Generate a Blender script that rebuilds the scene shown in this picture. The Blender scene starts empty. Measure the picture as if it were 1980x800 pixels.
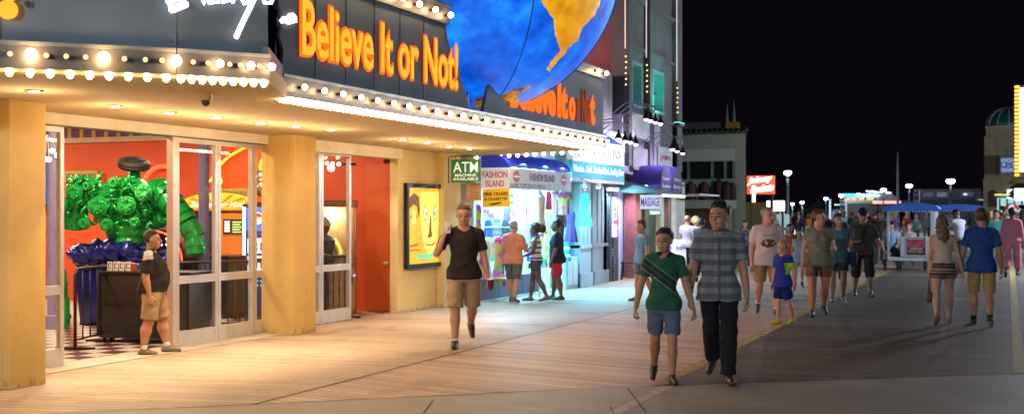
import bpy, bmesh, math, random
import numpy as np
from mathutils import Vector, Matrix, geometry
random.seed(7); rng = np.random.RandomState(3)
C = bpy.context.scene.collection
sc = bpy.context.scene
# ------------------------------------------------------------------ camera, world, exposure
F = 2300.0; HC = 1.7; HY = 412.0
TH = math.atan(960.0/F); CS, SN = math.cos(TH), math.sin(TH)
cd = bpy.data.cameras.new('camera'); cam = bpy.data.objects.new('camera', cd); C.objects.link(cam)
cam.location = (0, 0, HC); cam.rotation_euler = (math.pi/2, 0, TH)
cd.sensor_width = 36; cd.lens = 36*F/1980; cd.shift_y = (HY-400)/1980
cd.clip_start = .1; cd.clip_end = 2000
cd.dof.use_dof = True; cd.dof.focus_distance = 13.5; cd.dof.aperture_fstop = 2.4
sc.camera = cam
w = bpy.data.worlds.new('World'); sc.world = w; w.use_nodes = True
bg = w.node_tree.nodes['Background']
sky = w.node_tree.nodes.new('ShaderNodeTexSky'); sky.sky_type = 'NISHITA'; sky.sun_disc = False
sky.sun_elevation = math.radians(-7); sky.sun_rotation = math.radians(200)
addn = w.node_tree.nodes.new('ShaderNodeMix'); addn.data_type = 'RGBA'; addn.inputs[0].default_value = .96
w.node_tree.links.new(sky.outputs[0], addn.inputs[6]); addn.inputs[7].default_value = (.035, .024, .05, 1)
w.node_tree.links.new(addn.outputs[2], bg.inputs[0]); bg.inputs[1].default_value = .06
vs = sc.view_settings
sc.display_settings.display_device = 'sRGB'
vs.view_transform = 'Standard'; vs.look = 'None'; vs.gamma = 1; vs.exposure = .18; vs.use_curve_mapping = False
cy = sc.cycles
cy.max_bounces = 6; cy.diffuse_bounces = 3; cy.glossy_bounces = 3; cy.transparent_max_bounces = 12
cy.sample_clamp_indirect = 2.5; cy.sample_clamp_direct = 0; cy.use_denoising = True
cy.caustics_reflective = False; cy.caustics_refractive = False; cy.blur_glossy = .5
# ------------------------------------------------------------------ measuring helpers (facade frame: x to the sea, y along the boardwalk)
def ray(px):
    u = (px-990)/F; return (-SN+u*CS, CS+u*SN)
def onx(px, x):                      # y and depth where a column meets the plane x
    d = ray(px); t = x/d[0]; return d[1]*t, t
def ony(px, y):
    d = ray(px); t = y/d[1]; return d[0]*t, t
def zat(py, t): return HC+(HY-py)/F*t
def G(px, py):
    t = HC*F/(py-HY); d = ray(px); return Vector((d[0]*t, d[1]*t, 0))
def D(px, py, t):
    d = ray(px); return Vector((d[0]*t, d[1]*t, zat(py, t)))
def PX(px, py, x):
    y, t = onx(px, x); return Vector((x, y, zat(py, t)))
def PY(px, py, y):
    x, t = ony(px, y); return Vector((x, y, zat(py, t)))
# ------------------------------------------------------------------ materials
MATS = {}
def M(name, col, rough=.6, metal=0, var=.12, scale=4, bump=0, es=0, ecol=None, dist=.004, spec=.5, alpha=None, detail=4):
    if name in MATS: return MATS[name]
    m = bpy.data.materials.new(name); m.use_nodes = True; nt = m.node_tree; b = nt.nodes['Principled BSDF']
    b.inputs['Roughness'].default_value = rough; b.inputs['Metallic'].default_value = metal
    b.inputs['Specular IOR Level'].default_value = spec
    c = (*col, 1)
    b.inputs['Base Color'].default_value = c
    if var or bump:
        tc = nt.nodes.new('ShaderNodeTexCoord'); n = nt.nodes.new('ShaderNodeTexNoise')
        n.inputs['Scale'].default_value = scale; n.inputs['Detail'].default_value = detail
        nt.links.new(tc.outputs['Object'], n.inputs['Vector'])
        if var:
            r = nt.nodes.new('ShaderNodeValToRGB')
            r.color_ramp.elements[0].position = .3; r.color_ramp.elements[1].position = .7
            r.color_ramp.elements[0].color = (*[x*(1-var) for x in col], 1)
            r.color_ramp.elements[1].color = (*[min(1, x*(1+var)) for x in col], 1)
            nt.links.new(n.outputs['Fac'], r.inputs['Fac']); nt.links.new(r.outputs['Color'], b.inputs['Base Color'])
        if bump:
            bp = nt.nodes.new('ShaderNodeBump'); bp.inputs['Strength'].default_value = bump; bp.inputs['Distance'].default_value = dist
            n2 = nt.nodes.new('ShaderNodeTexNoise'); n2.inputs['Scale'].default_value = scale*6; n2.inputs['Detail'].default_value = 6
            nt.links.new(tc.outputs['Object'], n2.inputs['Vector'])
            nt.links.new(n2.outputs['Fac'], bp.inputs['Height']); nt.links.new(bp.outputs['Normal'], b.inputs['Normal'])
    if es:
        b.inputs['Emission Color'].default_value = (*(ecol or col), 1); b.inputs['Emission Strength'].default_value = es
    MATS[name] = m; return m
def glassy(name, tint=(1, 1, 1), refl=.07):
    if name in MATS: return MATS[name]
    m = bpy.data.materials.new(name); m.use_nodes = True; nt = m.node_tree
    nt.nodes.remove(nt.nodes['Principled BSDF'])
    tr = nt.nodes.new('ShaderNodeBsdfTransparent'); tr.inputs[0].default_value = (*tint, 1)
    gl = nt.nodes.new('ShaderNodeBsdfGlossy'); gl.inputs['Roughness'].default_value = .02
    fr = nt.nodes.new('ShaderNodeLayerWeight'); fr.inputs[0].default_value = .5
    pw = nt.nodes.new('ShaderNodeMath'); pw.operation = 'POWER'; pw.inputs[1].default_value = 4.0; nt.links.new(fr.outputs['Facing'], pw.inputs[0])
    ma = nt.nodes.new('ShaderNodeMath'); ma.operation = 'MULTIPLY_ADD'; ma.inputs[1].default_value = .45; ma.inputs[2].default_value = refl*.5
    nt.links.new(pw.outputs[0], ma.inputs[0])
    mx = nt.nodes.new('ShaderNodeMixShader')
    nt.links.new(ma.outputs[0], mx.inputs[0])
    nt.links.new(tr.outputs[0], mx.inputs[1]); nt.links.new(gl.outputs[0], mx.inputs[2])
    nt.links.new(mx.outputs[0], nt.nodes['Material Output'].inputs[0])
    MATS[name] = m; return m
class NT:                            # small node-graph writer for the patterned materials
    def __init__(s, name, rough=.7):
        s.m = bpy.data.materials.new(name); s.m.use_nodes = True; s.t = s.m.node_tree; s.b = s.t.nodes['Principled BSDF']
        s.b.inputs['Roughness'].default_value = rough
        s.tc = s.t.nodes.new('ShaderNodeTexCoord'); s.geo = s.t.nodes.new('ShaderNodeNewGeometry')
        MATS[name] = s.m
    def link(s, a, b): s.t.links.new(a, b)
    def val(s, x, sock):
        if isinstance(x, (int, float)): sock.default_value = x
        elif isinstance(x, tuple): sock.default_value = (*x, 1) if len(x) == 3 and len(sock.default_value) == 4 else x
        else: s.link(x, sock)
    def math(s, op, a, b=0., c=0.):
        n = s.t.nodes.new('ShaderNodeMath'); n.operation = op
        s.val(a, n.inputs[0]); s.val(b, n.inputs[1]); s.val(c, n.inputs[2]); return n.outputs[0]
    def sep(s, v):
        n = s.t.nodes.new('ShaderNodeSeparateXYZ'); s.link(v, n.inputs[0]); return n.outputs
    def comb(s, x, y, z=0.):
        n = s.t.nodes.new('ShaderNodeCombineXYZ'); s.val(x, n.inputs[0]); s.val(y, n.inputs[1]); s.val(z, n.inputs[2]); return n.outputs[0]
    def noise(s, v, scale=5, detail=4, rough=.5):
        n = s.t.nodes.new('ShaderNodeTexNoise'); n.inputs['Scale'].default_value = scale; n.inputs['Detail'].default_value = detail
        n.inputs['Roughness'].default_value = rough; s.link(v, n.inputs['Vector']); return n.outputs['Fac']
    def white(s, v):
        n = s.t.nodes.new('ShaderNodeTexWhiteNoise'); n.noise_dimensions = '2D'; s.link(v, n.inputs['Vector']); return n.outputs['Value']
    def mix(s, f, a, b):
        n = s.t.nodes.new('ShaderNodeMix'); n.data_type = 'RGBA'; s.val(f, n.inputs[0]); s.val(a, n.inputs[6]); s.val(b, n.inputs[7]); return n.outputs[2]
    def ramp(s, f, stops):
        n = s.t.nodes.new('ShaderNodeValToRGB'); s.link(f, n.inputs[0]); e = n.color_ramp.elements
        while len(e) < len(stops): e.new(.5)
        for q, (p, c) in zip(e, stops): q.position = p; q.color = (*c, 1)
        return n.outputs[0]
    def bump(s, h, strength=.4, dist=.01):
        n = s.t.nodes.new('ShaderNodeBump'); n.inputs['Strength'].default_value = strength; n.inputs['Distance'].default_value = dist
        s.val(h, n.inputs['Height']); s.link(n.outputs[0], s.b.inputs['Normal'])
    def base(s, c): s.val(c, s.b.inputs['Base Color'])
    def emit(s, c, k):
        s.val(c, s.b.inputs['Emission Color']); s.b.inputs['Emission Strength'].default_value = k
# ------------------------------------------------------------------ mesh builder
class MB:
    def __init__(s): s.v = []; s.f = []; s.mi = []
    def add(s, vs_, fs_, mi=0):
        o = len(s.v); s.v += [tuple(x) for x in vs_]; s.f += [tuple(i+o for i in f) for f in fs_]; s.mi += [mi]*len(fs_); return s
    def box(s, lo, hi, mi=0, bev=0):
        x0, y0, z0 = [min(a, b) for a, b in zip(lo, hi)]; x1, y1, z1 = [max(a, b) for a, b in zip(lo, hi)]
        if bev:
            b = min(bev, (x1-x0)/2.2, (y1-y0)/2.2, (z1-z0)/2.2)
            bm = bmesh.new(); bmesh.ops.create_cube(bm, size=1)
            for v in bm.verts: v.co = Vector(((x0+x1)/2+v.co.x*(x1-x0), (y0+y1)/2+v.co.y*(y1-y0), (z0+z1)/2+v.co.z*(z1-z0)))
            bmesh.ops.bevel(bm, geom=bm.edges[:], offset=b, segments=2, affect='EDGES', profile=.5)
            bm.verts.index_update()
            s.add([v.co for v in bm.verts], [[v.index for v in f.verts] for f in bm.faces], mi); bm.free(); return s
        s.add([(x0, y0, z0), (x1, y0, z0), (x1, y1, z0), (x0, y1, z0), (x0, y0, z1), (x1, y0, z1), (x1, y1, z1), (x0, y1, z1)],
              [(3, 2, 1, 0), (4, 5, 6, 7), (0, 1, 5, 4), (1, 2, 6, 5), (2, 3, 7, 6), (3, 0, 4, 7)], mi); return s
    def tube(s, pts, r, n=8, mi=0, cap=True):
        pts = [Vector(p) for p in pts]; rs = r if isinstance(r, (list, tuple)) else [r]*len(pts)
        vs_, fs_ = [], []; up = Vector((0, 0, 1)); prev = None
        for i, p in enumerate(pts):
            d = (pts[min(i+1, len(pts)-1)]-pts[max(i-1, 0)]).normalized()
            if prev is None: a = d.orthogonal().normalized()
            else: a = (prev-d*prev.dot(d)).normalized()
            prev = a; b = d.cross(a)
            for k in range(n):
                t = 2*math.pi*k/n; vs_.append(p+(a*math.cos(t)+b*math.sin(t))*rs[i])
        for i in range(len(pts)-1):
            for k in range(n):
                fs_.append((i*n+k, i*n+(k+1) % n, (i+1)*n+(k+1) % n, (i+1)*n+k))
        if cap: fs_.append(tuple(range(n-1, -1, -1))); fs_.append(tuple(range((len(pts)-1)*n, len(pts)*n)))
        return s.add(vs_, fs_, mi)
    def lathe(s, c, prof, n=16, axis=(0, 0, 1), mi=0):      # prof: (radius, height)
        ax = Vector(axis).normalized(); c = Vector(c)
        return s.tube([c+ax*h for r, h in prof], [max(r, 1e-4) for r, h in prof], n, mi)
    def ball(s, c, r, mi=0, n=10, m=7):
        c = Vector(c); rr = r if isinstance(r, (tuple, list)) else (r, r, r); vs_ = []; fs_ = []
        vs_.append(c+Vector((0, 0, rr[2])))
        for i in range(1, m):
            a = math.pi*i/m
            for k in range(n):
                t = 2*math.pi*k/n; vs_.append(c+Vector((rr[0]*math.sin(a)*math.cos(t), rr[1]*math.sin(a)*math.sin(t), rr[2]*math.cos(a))))
        vs_.append(c-Vector((0, 0, rr[2])))
        for k in range(n): fs_.append((0, 1+k, 1+(k+1) % n))
        for i in range(m-2):
            for k in range(n): fs_.append((1+i*n+k, 1+(i+1)*n+k, 1+(i+1)*n+(k+1) % n, 1+i*n+(k+1) % n))
        e = len(vs_)-1
        for k in range(n): fs_.append((e, 1+(m-2)*n+(k+1) % n, 1+(m-2)*n+k))
        return s.add(vs_, fs_, mi)
    def prism(s, pts, off, mi=0):                            # closed outline pushed along off
        pts = [Vector(p) for p in pts]; off = Vector(off); n = len(pts)
        fs_ = [tuple(range(n)), tuple(range(2*n-1, n-1, -1))]+[(i, i+n, (i+1) % n+n, (i+1) % n) for i in range(n)]
        return s.add(pts+[p+off for p in pts], fs_, mi)
    def each(s, name, mats, parent=None, world=False, **k):   # every added piece as an object of its own
        out = []; seen = {}; par = list(range(len(s.v)))
        def fd(a):
            while par[a] != a: par[a] = par[par[a]]; a = par[a]
            return a
        for f in s.f:
            r = fd(f[0])
            for q in f[1:]: par[fd(q)] = r
        for i, f in enumerate(s.f): seen.setdefault(fd(f[0]), []).append(i)
        for fl in seen.values():
            m = MB(); ids = sorted({q for i in fl for q in s.f[i]}); mp = {q: j for j, q in enumerate(ids)}
            m.v = [s.v[q] for q in ids]; m.f = [tuple(mp[q] for q in s.f[i]) for i in fl]; m.mi = [s.mi[i] for i in fl]
            out.append(part(name, m, mats, parent, **k) if world else m.build(name, mats, parent, **k))
        return out
    def build(s, name, mats, parent=None, smooth=False, recalc=True):
        me = bpy.data.meshes.new(name); me.from_pydata(s.v, [], s.f)
        if not isinstance(mats, (list, tuple)): mats = [mats]
        for m in mats: me.materials.append(m)
        me.polygons.foreach_set('material_index', s.mi)
        if recalc:
            bm = bmesh.new(); bm.from_mesh(me); bmesh.ops.recalc_face_normals(bm, faces=bm.faces[:]); bm.to_mesh(me); bm.free()
        if smooth:
            me.polygons.foreach_set('use_smooth', [True]*len(me.polygons))
            if smooth != 'all':
                try: me.set_sharp_from_angle(angle=math.radians(40))
                except Exception: pass
        me.update(); o = bpy.data.objects.new(name, me); C.objects.link(o)
        if parent: o.parent = parent
        return o
def tag(o, label, cat, group=None, kind=None):
    if label: o['label'] = label
    if cat: o['category'] = cat
    if group: o['group'] = group
    if kind: o['kind'] = kind
    return o
def thing(name, label, cat, loc=(0, 0, 0), rz=0, group=None):
    o = bpy.data.objects.new(name, None); C.objects.link(o); o.location = loc; o.rotation_euler = (0, 0, rz)
    o.empty_display_size = .1
    return tag(o, label, cat, group)
def struct(name, mb, mat, **k):
    o = mb.build(name, mat, **k); o['kind'] = 'structure'; return o
def light(kind, name, loc, power, col, parent=None, size=.1, target=None, spot=None, blend=.6, sy=None):
    l = bpy.data.lights.new(name, kind); l.energy = power; l.color = col
    if kind == 'AREA':
        l.shape = 'RECTANGLE' if sy else 'SQUARE'; l.size = size
        if sy: l.size_y = sy
    else: l.shadow_soft_size = size
    if kind == 'SPOT': l.spot_size = math.radians(spot or 100); l.spot_blend = blend
    o = bpy.data.objects.new(name, l); C.objects.link(o); o.location = loc
    if target is not None: o.rotation_euler = (Vector(target)-Vector(loc)).to_track_quat('-Z', 'Y').to_euler()
    if parent: o.parent = parent
    return o
def text(name, s, mat, parent, origin, right, up, width=None, height=None, extrude=.004, bold=0., align='LEFT', shear=0, spacing=1., outline=None):
    """Lettering laid on a plane: origin is the lower-left (or centre) point, scaled to width and height (cap height box)."""
    cu = bpy.data.curves.new(name, 'FONT'); cu.body = s; cu.extrude = 0; cu.offset = bold; cu.shear = shear; cu.space_character = spacing; cu.resolution_u = 3
    ob = bpy.data.objects.new('tmp', cu); C.objects.link(ob)
    dg = bpy.context.evaluated_depsgraph_get(); me = bpy.data.meshes.new_from_object(ob.evaluated_get(dg))
    bpy.data.objects.remove(ob)
    vs_ = np.array([v.co[:] for v in me.vertices]); 
    fs_ = [list(p.vertices) for p in me.polygons]
    lo, hi = vs_.min(0), vs_.max(0); sz = hi-lo
    sx = width/sz[0] if width else (height/sz[1]); sy = height/sz[1] if height else sx
    r = Vector(right).normalized(); u = Vector(up).normalized(); n = r.cross(u)
    o = Vector(origin); ax = 0 if align == 'LEFT' else -.5*width if width else -.5*sx*sz[0]; ay = 0 if align == 'LEFT' else -.5*sz[1]*sy
    front = [o+r*(ax+(v[0]-lo[0])*sx)+u*(ay+(v[1]-lo[1])*sy)+n*extrude for v in vs_]
    back = [p-n*extrude*.98 for p in front]
    mb = MB(); mb.add(front, fs_)
    ed = {}
    for f in fs_:
        for a, b in zip(f, f[1:]+f[:1]): ed[(a, b)] = ed.get((a, b), 0)+1
    k = len(front); side = [(b, a, a+k, b+k) for (a, b) in ed if (b, a) not in ed]
    mb.add(front+back, side)
    bpy.data.meshes.remove(me)
    return mb.build(name, mat, parent, recalc=False)
def copy_tree(o, parent=None):
    c = o.copy(); C.objects.link(c)
    if parent: c.parent = parent
    for ch in list(o.children):
        copy_tree(ch, c)
    return c
# ------------------------------------------------------------------ shared materials
ALU = M('aluminium', (.66, .63, .58), .38, .3, .08, 6)
DKALU = M('dark_aluminium', (.10, .10, .10), .45, .5, .1, 6)
def stucco(name, c, dirt=(.22, .13, .07)):
    nt = NT(name, .82); P = nt.geo.outputs['Position']; s = nt.sep(P); a = nt.noise(P, 1.3, 6, .62); b = nt.noise(P, 9, 6, .7); fine = nt.noise(P, 70, 3)
    col = nt.ramp(a, [(.35, tuple(x*.86 for x in c)), (.62, c)])
    col = nt.mix(nt.math('MULTIPLY', nt.math('GREATER_THAN', nt.math('MULTIPLY', b, a), .40), .45), col, tuple(min(1, x*1.12) for x in c))      # patched paint
    lowf = nt.math('SUBTRACT', nt.math('MULTIPLY', b, .55), s[2]); col = nt.mix(nt.math('MULTIPLY', nt.math('GREATER_THAN', lowf, .25), .35), col, dirt)  # scuffs at the foot
    run = nt.noise(nt.comb(nt.math('MULTIPLY', nt.math('ADD', s[0], s[1]), 9.), nt.math('MULTIPLY', s[2], .5)), 1., 4, .6); col = nt.mix(nt.math('MULTIPLY', nt.math('GREATER_THAN', run, .64), .16), col, dirt)
    nt.base(col); nt.bump(nt.math('ADD', fine, b), .45, .004); return nt.m
YEL = stucco('yellow_stucco', (.82, .53, .16)); YEL2 = stucco('cream_stucco', (.82, .60, .26))
SOF = M('soffit_plaster', (.80, .60, .31), .85, 0, .12, .8, .3)
HEADM = M('header_plate', (.85, .74, .55), .6, 0, .14, 2.5, .2)
ORG = M('orange_paint', (.62, .085, .018), .6, 0, .10, .8, .1)
GREYM = M('sign_metal', (.17, .21, .24), .62, .1, .35, .55, .08, spec=.2)
BANDM = M('band_metal', (.17, .16, .15), .4, .3, .25, 1.2, .1)
BLK = M('black_steel', (.015, .014, .014), .4, .3, .1, 5)
WOODD = M('dark_laminate', (.016, .012, .010), .45, 0, .2, 3)
BULB = M('bulb_glass', (1, .8, .55), .3, 0, 0, es=42, ecol=(1, .62, .28))
BULB2 = M('dim_bulb_glass', (.8, .5, .25), .3, 0, 0, es=1.6, ecol=(1, .55, .22))
TUBE = M('bulb_glass_strip', (1, .8, .55), .3, 0, 0, es=60, ecol=(1, .68, .36))
SOCK = M('bulb_socket', (.10, .05, .02), .5, .3, .1)
GLASS = glassy('door_glass', (.93, .93, .93))
WHT = M('white_paint', (.78, .78, .76), .5, 0, .05, 3)
# ------------------------------------------------------------------ ground
nt = NT('smooth_boards', .55)       # tan decking close to the shops
p = nt.sep(nt.geo.outputs['Position'])
def boards(nt, ang, wdt, c0, c1, wear, length=3.6):
    ca, sa = math.cos(math.radians(ang)), math.sin(math.radians(ang))
    u = nt.math('ADD', nt.math('MULTIPLY', p_[0], ca), nt.math('MULTIPLY', p_[1], sa))
    v = nt.math('SUBTRACT', nt.math('MULTIPLY', p_[1], ca), nt.math('MULTIPLY', p_[0], sa))
    vi = nt.math('FLOOR', nt.math('DIVIDE', v, wdt)); vf = nt.math('FRACT', nt.math('DIVIDE', v, wdt))
    off = nt.math('MULTIPLY', nt.white(nt.comb(vi, 3.1)), length)
    ui = nt.math('FLOOR', nt.math('DIVIDE', nt.math('ADD', u, off), length)); uf = nt.math('FRACT', nt.math('DIVIDE', nt.math('ADD', u, off), length))
    rnd = nt.white(nt.comb(ui, vi)); rnd2 = nt.white(nt.comb(nt.math('FLOOR', nt.math('DIVIDE', vi, 4.)), 1.7))
    g = nt.noise(nt.comb(nt.math('MULTIPLY', u, 1.2), nt.math('MULTIPLY', v, 22.)), 1., 5, .6)
    big = nt.noise(nt.comb(nt.math('MULTIPLY', u, .35), nt.math('MULTIPLY', v, 1.1)), 1., 5, .6)
    f = nt.math('ADD', nt.math('MULTIPLY', rnd, .32), nt.math('ADD', nt.math('MULTIPLY', g, .35), nt.math('ADD', nt.math('MULTIPLY', big, wear), nt.math('MULTIPLY', rnd2, .22))))
    col = nt.ramp(f, [(.28, c0), (.85, c1)])
    gap = nt.math('MAXIMUM', nt.math('GREATER_THAN', nt.math('ABSOLUTE', nt.math('SUBTRACT', vf, .5)), .46), nt.math('GREATER_THAN', nt.math('ABSOLUTE', nt.math('SUBTRACT', uf, .5)), .4985))
    col = nt.mix(nt.math('MULTIPLY', gap, .75), col, tuple(x*.25 for x in c0))
    vo = nt.t.nodes.new('ShaderNodeTexVoronoi'); vo.inputs['Scale'].default_value = 1.6; nt.link(nt.geo.outputs['Position'], vo.inputs['Vector'])
    col = nt.mix(nt.math('MULTIPLY', nt.math('LESS_THAN', vo.outputs['Distance'], .045), .55), col, tuple(x*.4 for x in c0))                      # old gum spots
    st_ = nt.noise(nt.geo.outputs['Position'], .8, 6, .7); col = nt.mix(nt.math('MULTIPLY', nt.math('GREATER_THAN', st_, .6), .25), col, tuple(x*.5 for x in c0)); nt.base(col)
    nt.bump(nt.math('SUBTRACT', nt.math('MULTIPLY', g, .4), gap), .5, .006)
    nt.link(nt.math('ADD', nt.math('MULTIPLY', g, .35), .38), nt.b.inputs['Roughness'])
p_ = p
def concrete(nt, c0, c1, sc_=1.):
    a = nt.noise(nt.geo.outputs['Position'], .5*sc_, 6, .65)
    sx = nt.noise(nt.comb(nt.math('ADD', nt.math('MULTIPLY', p_[0], .35), nt.math('MULTIPLY', p_[1], -.16)), nt.math('ADD', nt.math('MULTIPLY', p_[1], 3.), nt.math('MULTIPLY', p_[0], .7))), 1., 5, .6)
    b = nt.noise(nt.geo.outputs['Position'], 30, 4)
    f = nt.math('ADD', nt.math('MULTIPLY', a, .45), nt.math('ADD', nt.math('MULTIPLY', b, .15), nt.math('MULTIPLY', sx, .4)))
    nt.base(nt.ramp(f, [(.36, c0), (.62, c1)])); nt.bump(b, .25, .004); nt.link(nt.math('ADD', nt.math('MULTIPLY', sx, .3), .42), nt.b.inputs['Roughness'])
boards(nt, 12, .15, (.19, .13, .083), (.42, .32, .225), .75)
nt = NT('herringbone_boards', .6); p_ = nt.sep(nt.geo.outputs['Position']); boards(nt, -12, .135, (.17, .115, .08), (.56, .40, .30), .5)
nt = NT('lane_boards', .6); p_ = nt.sep(nt.geo.outputs['Position']); boards(nt, 6, .135, (.036, .029, .022), (.175, .142, .108), .4)
nt = NT('apron_concrete', .8); p_ = nt.sep(nt.geo.outputs['Position']); concrete(nt, (.22, .20, .165), (.35, .325, .27), 1.4)
nt = NT('yellow_line', .7); p_ = nt.sep(nt.geo.outputs['Position'])
f = nt.math('ADD', nt.noise(nt.geo.outputs['Position'], 9, 6, .7), 0.); nt.base(nt.ramp(f, [(.36, (.17, .13, .08)), (.56, (.47, .32, .09))]))
nt = NT('pale_line', .7); f = nt.noise(nt.geo.outputs['Position'], 12, 6, .7); nt.base(nt.ramp(f, [(.35, (.28, .25, .2)), (.55, (.55, .50, .42))]))
ASPH = M('dark_ground', (.045, .043, .042), .9, 0, .2, .2)
def sheet(name, pts, z, mat):
    return struct(name, MB().add([(x, y, z) for x, y in pts], [tuple(range(len(pts)))]), mat, recalc=False)
sheet('ground', [(-400, -60), (400, -60), (400, 1200), (-400, 1200)], -.02, ASPH)
E = [(-14, 2.4), (-4.98, 9.9), (-3.46, 11.2), (-2.5, 11.85), (.15, 13.75), (10, 20.8)]   # edge of the concrete apron
def ey(x):
    return float(np.interp(x, [e[0] for e in E], [e[1] for e in E]))
sheet('sidewalk', [(-9.98, ey(-9.98)), (-6.2, ey(-6.2)), (-6.2, 46), (-9.98, 46)], .0, MATS['smooth_boards'])
sheet('boardwalk', [(-6.2, ey(-6.2)), (-4.98, 9.9), (-3.46, 11.2), (-3.2, ey(-3.2)), (-3.2, 300), (-6.2, 300)], .0, MATS['herringbone_boards'])
sheet('boardwalk_lane', [(-3.2, ey(-3.2)), (-2.5, 11.85), (.15, 13.75), (.15, 300), (-3.2, 300)], .0, MATS['lane_boards'])
sheet('boardwalk_far', [(.15, 13.75), (10, 20.8), (12, 300), (.15, 300)], .0, MATS['lane_boards'])
sheet('path', [(-14, -4), (10, -4), (10, 20.8), (.15, 13.75), (-2.5, 11.85), (-3.46, 11.2), (-4.98, 9.9), (-14, 2.4)], .0, MATS['apron_concrete'])
sheet('pavement', [(-9.98, 46), (-6.2, 46), (-6.2, 300), (-20, 300), (-20, 46)], .0, MATS['herringbone_boards'])
sheet('painted_line', [(-3.27, ey(-3.2)+.02), (-3.13, ey(-3.2)+.07), (-3.2, 45), (-6.5, 110), (-6.7, 110), (-3.36, 45)], .004, MATS['yellow_line'])
sheet('painted_line', [(.04, 13.7), (.17, 13.8), (.17, 45), (-3, 110), (-3.2, 110), (.03, 45)], .004, MATS['yellow_line'])
a, b_ = G(1187, 799), G(1288, 747); dv = (b_-a).normalized(); nv = Vector((-dv.y, dv.x, 0))*.055
a = a-dv*1.5
sheet('painted_line_worn', [tuple((a-nv)[:2]), tuple((b_-nv)[:2]), tuple((b_+nv)[:2]), tuple((a+nv)[:2])], .004, MATS['pale_line'])
# joints: thin dark recess strips in the apron and along the seam
JT = M('joint_dirt', (.05, .04, .03), .95)
mb = MB()
def strip(a, b, wd, z=.004):
    a = Vector((*a[:2], z)); b = Vector((*b[:2], z)); d = (b-a).normalized(); n = Vector((-d.y, d.x, 0))*wd/2
    mb.add([a-n, b-n, b+n, a+n], [(0, 1, 2, 3)])
strip((-6.2, ey(-6.2)), (-6.2, 45), .022); strip(G(838, 774), G(818, 800), .014); strip(G(1213, 749), G(1250, 799), .014)
strip(G(1180, 786), G(1188, 800), .012)
for i in range(len(E)-1): strip(E[i], E[i+1], .018)
for yy in (13.3, 17.2, 21.4): strip((-9.7, yy), (-6.2, yy-.5), .012)
struct('pavement_joints', mb, JT, recalc=False)
# ------------------------------------------------------------------ arcade building
XW = -9.75; ZS = 2.8
bld = thing('arcade_building', 'yellow amusement arcade building with glass doors and an orange interior under the marquee', 'building', (XW, 14, 0))
def part(name, mb, mat, parent, **k):
    o = mb.build(name, mat, None, **k); o.parent = parent
    o.matrix_parent_inverse = Matrix.LocRotScale(parent_world(parent)[0], parent_world(parent)[1], None).inverted(); return o
def parent_world(p):                # world placement of an unparented empty or of a part of one
    if p.parent is None: return p.location.copy(), p.rotation_euler.to_quaternion()
    return parent_world(p.parent) if p.type != 'EMPTY' else (p.location.copy(), p.rotation_euler.to_quaternion())
def wtext(name, s, mat, parent, *a, **k):
    o = text(name, s, mat, None, *a, **k); o.parent = parent
    l, q = parent_world(parent); o.matrix_parent_inverse = Matrix.LocRotScale(l, q, None).inverted(); return o
def sub(name, mb, mat, par, **k):   # sub-part of a part whose own matrix is identity in the world
    o = mb.build(name, mat, None, **k); o.parent = par; return o
y1a = onx(18, -8.86)[0]
part('pillar', MB().box((-9.74, 8.69, 0), (-8.86, 9.16, ZS), bev=.012), YEL, bld, smooth=True)
part('pillar', MB().box((-9.74, 14.14, 0), (-9.2, 14.72, ZS), bev=.012), YEL, bld, smooth=True)
yA = onx(762, -9.6)[0]; yB = onx(845, -9.6)[0]; yC = onx(880, -9.45)[0]
part('wall', MB().box((-9.75, 17.95, 0), (-9.6, yB, ZS)), YEL2, bld)
part('wall', MB().box((-9.95, yB, 0), (-9.45, yC+.25, ZS)), YEL2, bld)
part('wall', MB().box((-11.3, -6, 0), (-9.74, 8.69, ZS)), YEL, bld)
part('upper_wall', MB().box((-20, -6, 3.75), (-9.6, 20.6, 9)), M('dark_upper_wall', (.12, .11, .10), .9), bld)
# header boxes over the glass
yD0 = onx(85, XW)[0]-.1
mb = MB(); mb.box((-9.85, 9.0, 2.67), (-9.62, 12.0, ZS-.003)); mb.box((-9.85, 12.006, 2.67), (-9.62, 14.14, ZS-.003))
part('header', mb, HEADM, bld)
yE0 = 14.72; yE1 = onx(778, -9.55)[0]
mb = MB(); mb.box((-9.85, yE0, 2.62), (-9.55, (yE0+yE1)/2-.3, ZS-.003)); mb.box((-9.85, (yE0+yE1)/2-.294, 2.62), (-9.55, yE1, ZS-.003)); part('header', mb, HEADM, bld)
# soffit follows the marquee outline
SO = [(4.2, -9.34), (5.0, -8.6), (6.96, -7.2), (7.86, -6.24), (8.47, -5.76), (9.55, -6.32), (9.9, -6.5), (14.7, -6.475), (19.55, -6.45), (21.2, -9.80)]
v_ = []
for yy, xx in SO: v_ += [(-9.86, yy, ZS), (xx, yy, ZS), (-9.86, yy, ZS+.15), (xx, yy, ZS+.15)]
f_ = []
for k in range(len(SO)-1):
    a = 4*k; b = a+4; f_ += [(a, b, b+1, a+1), (a+2, a+3, b+3, b+2), (a+1, b+1, b+3, a+3), (a, a+2, b+2, b)]
f_ += [(0, 1, 3, 2), (a+4, a+6, a+7, a+5)]
part('soffit', MB().add(v_, f_), SOF, bld)
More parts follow.
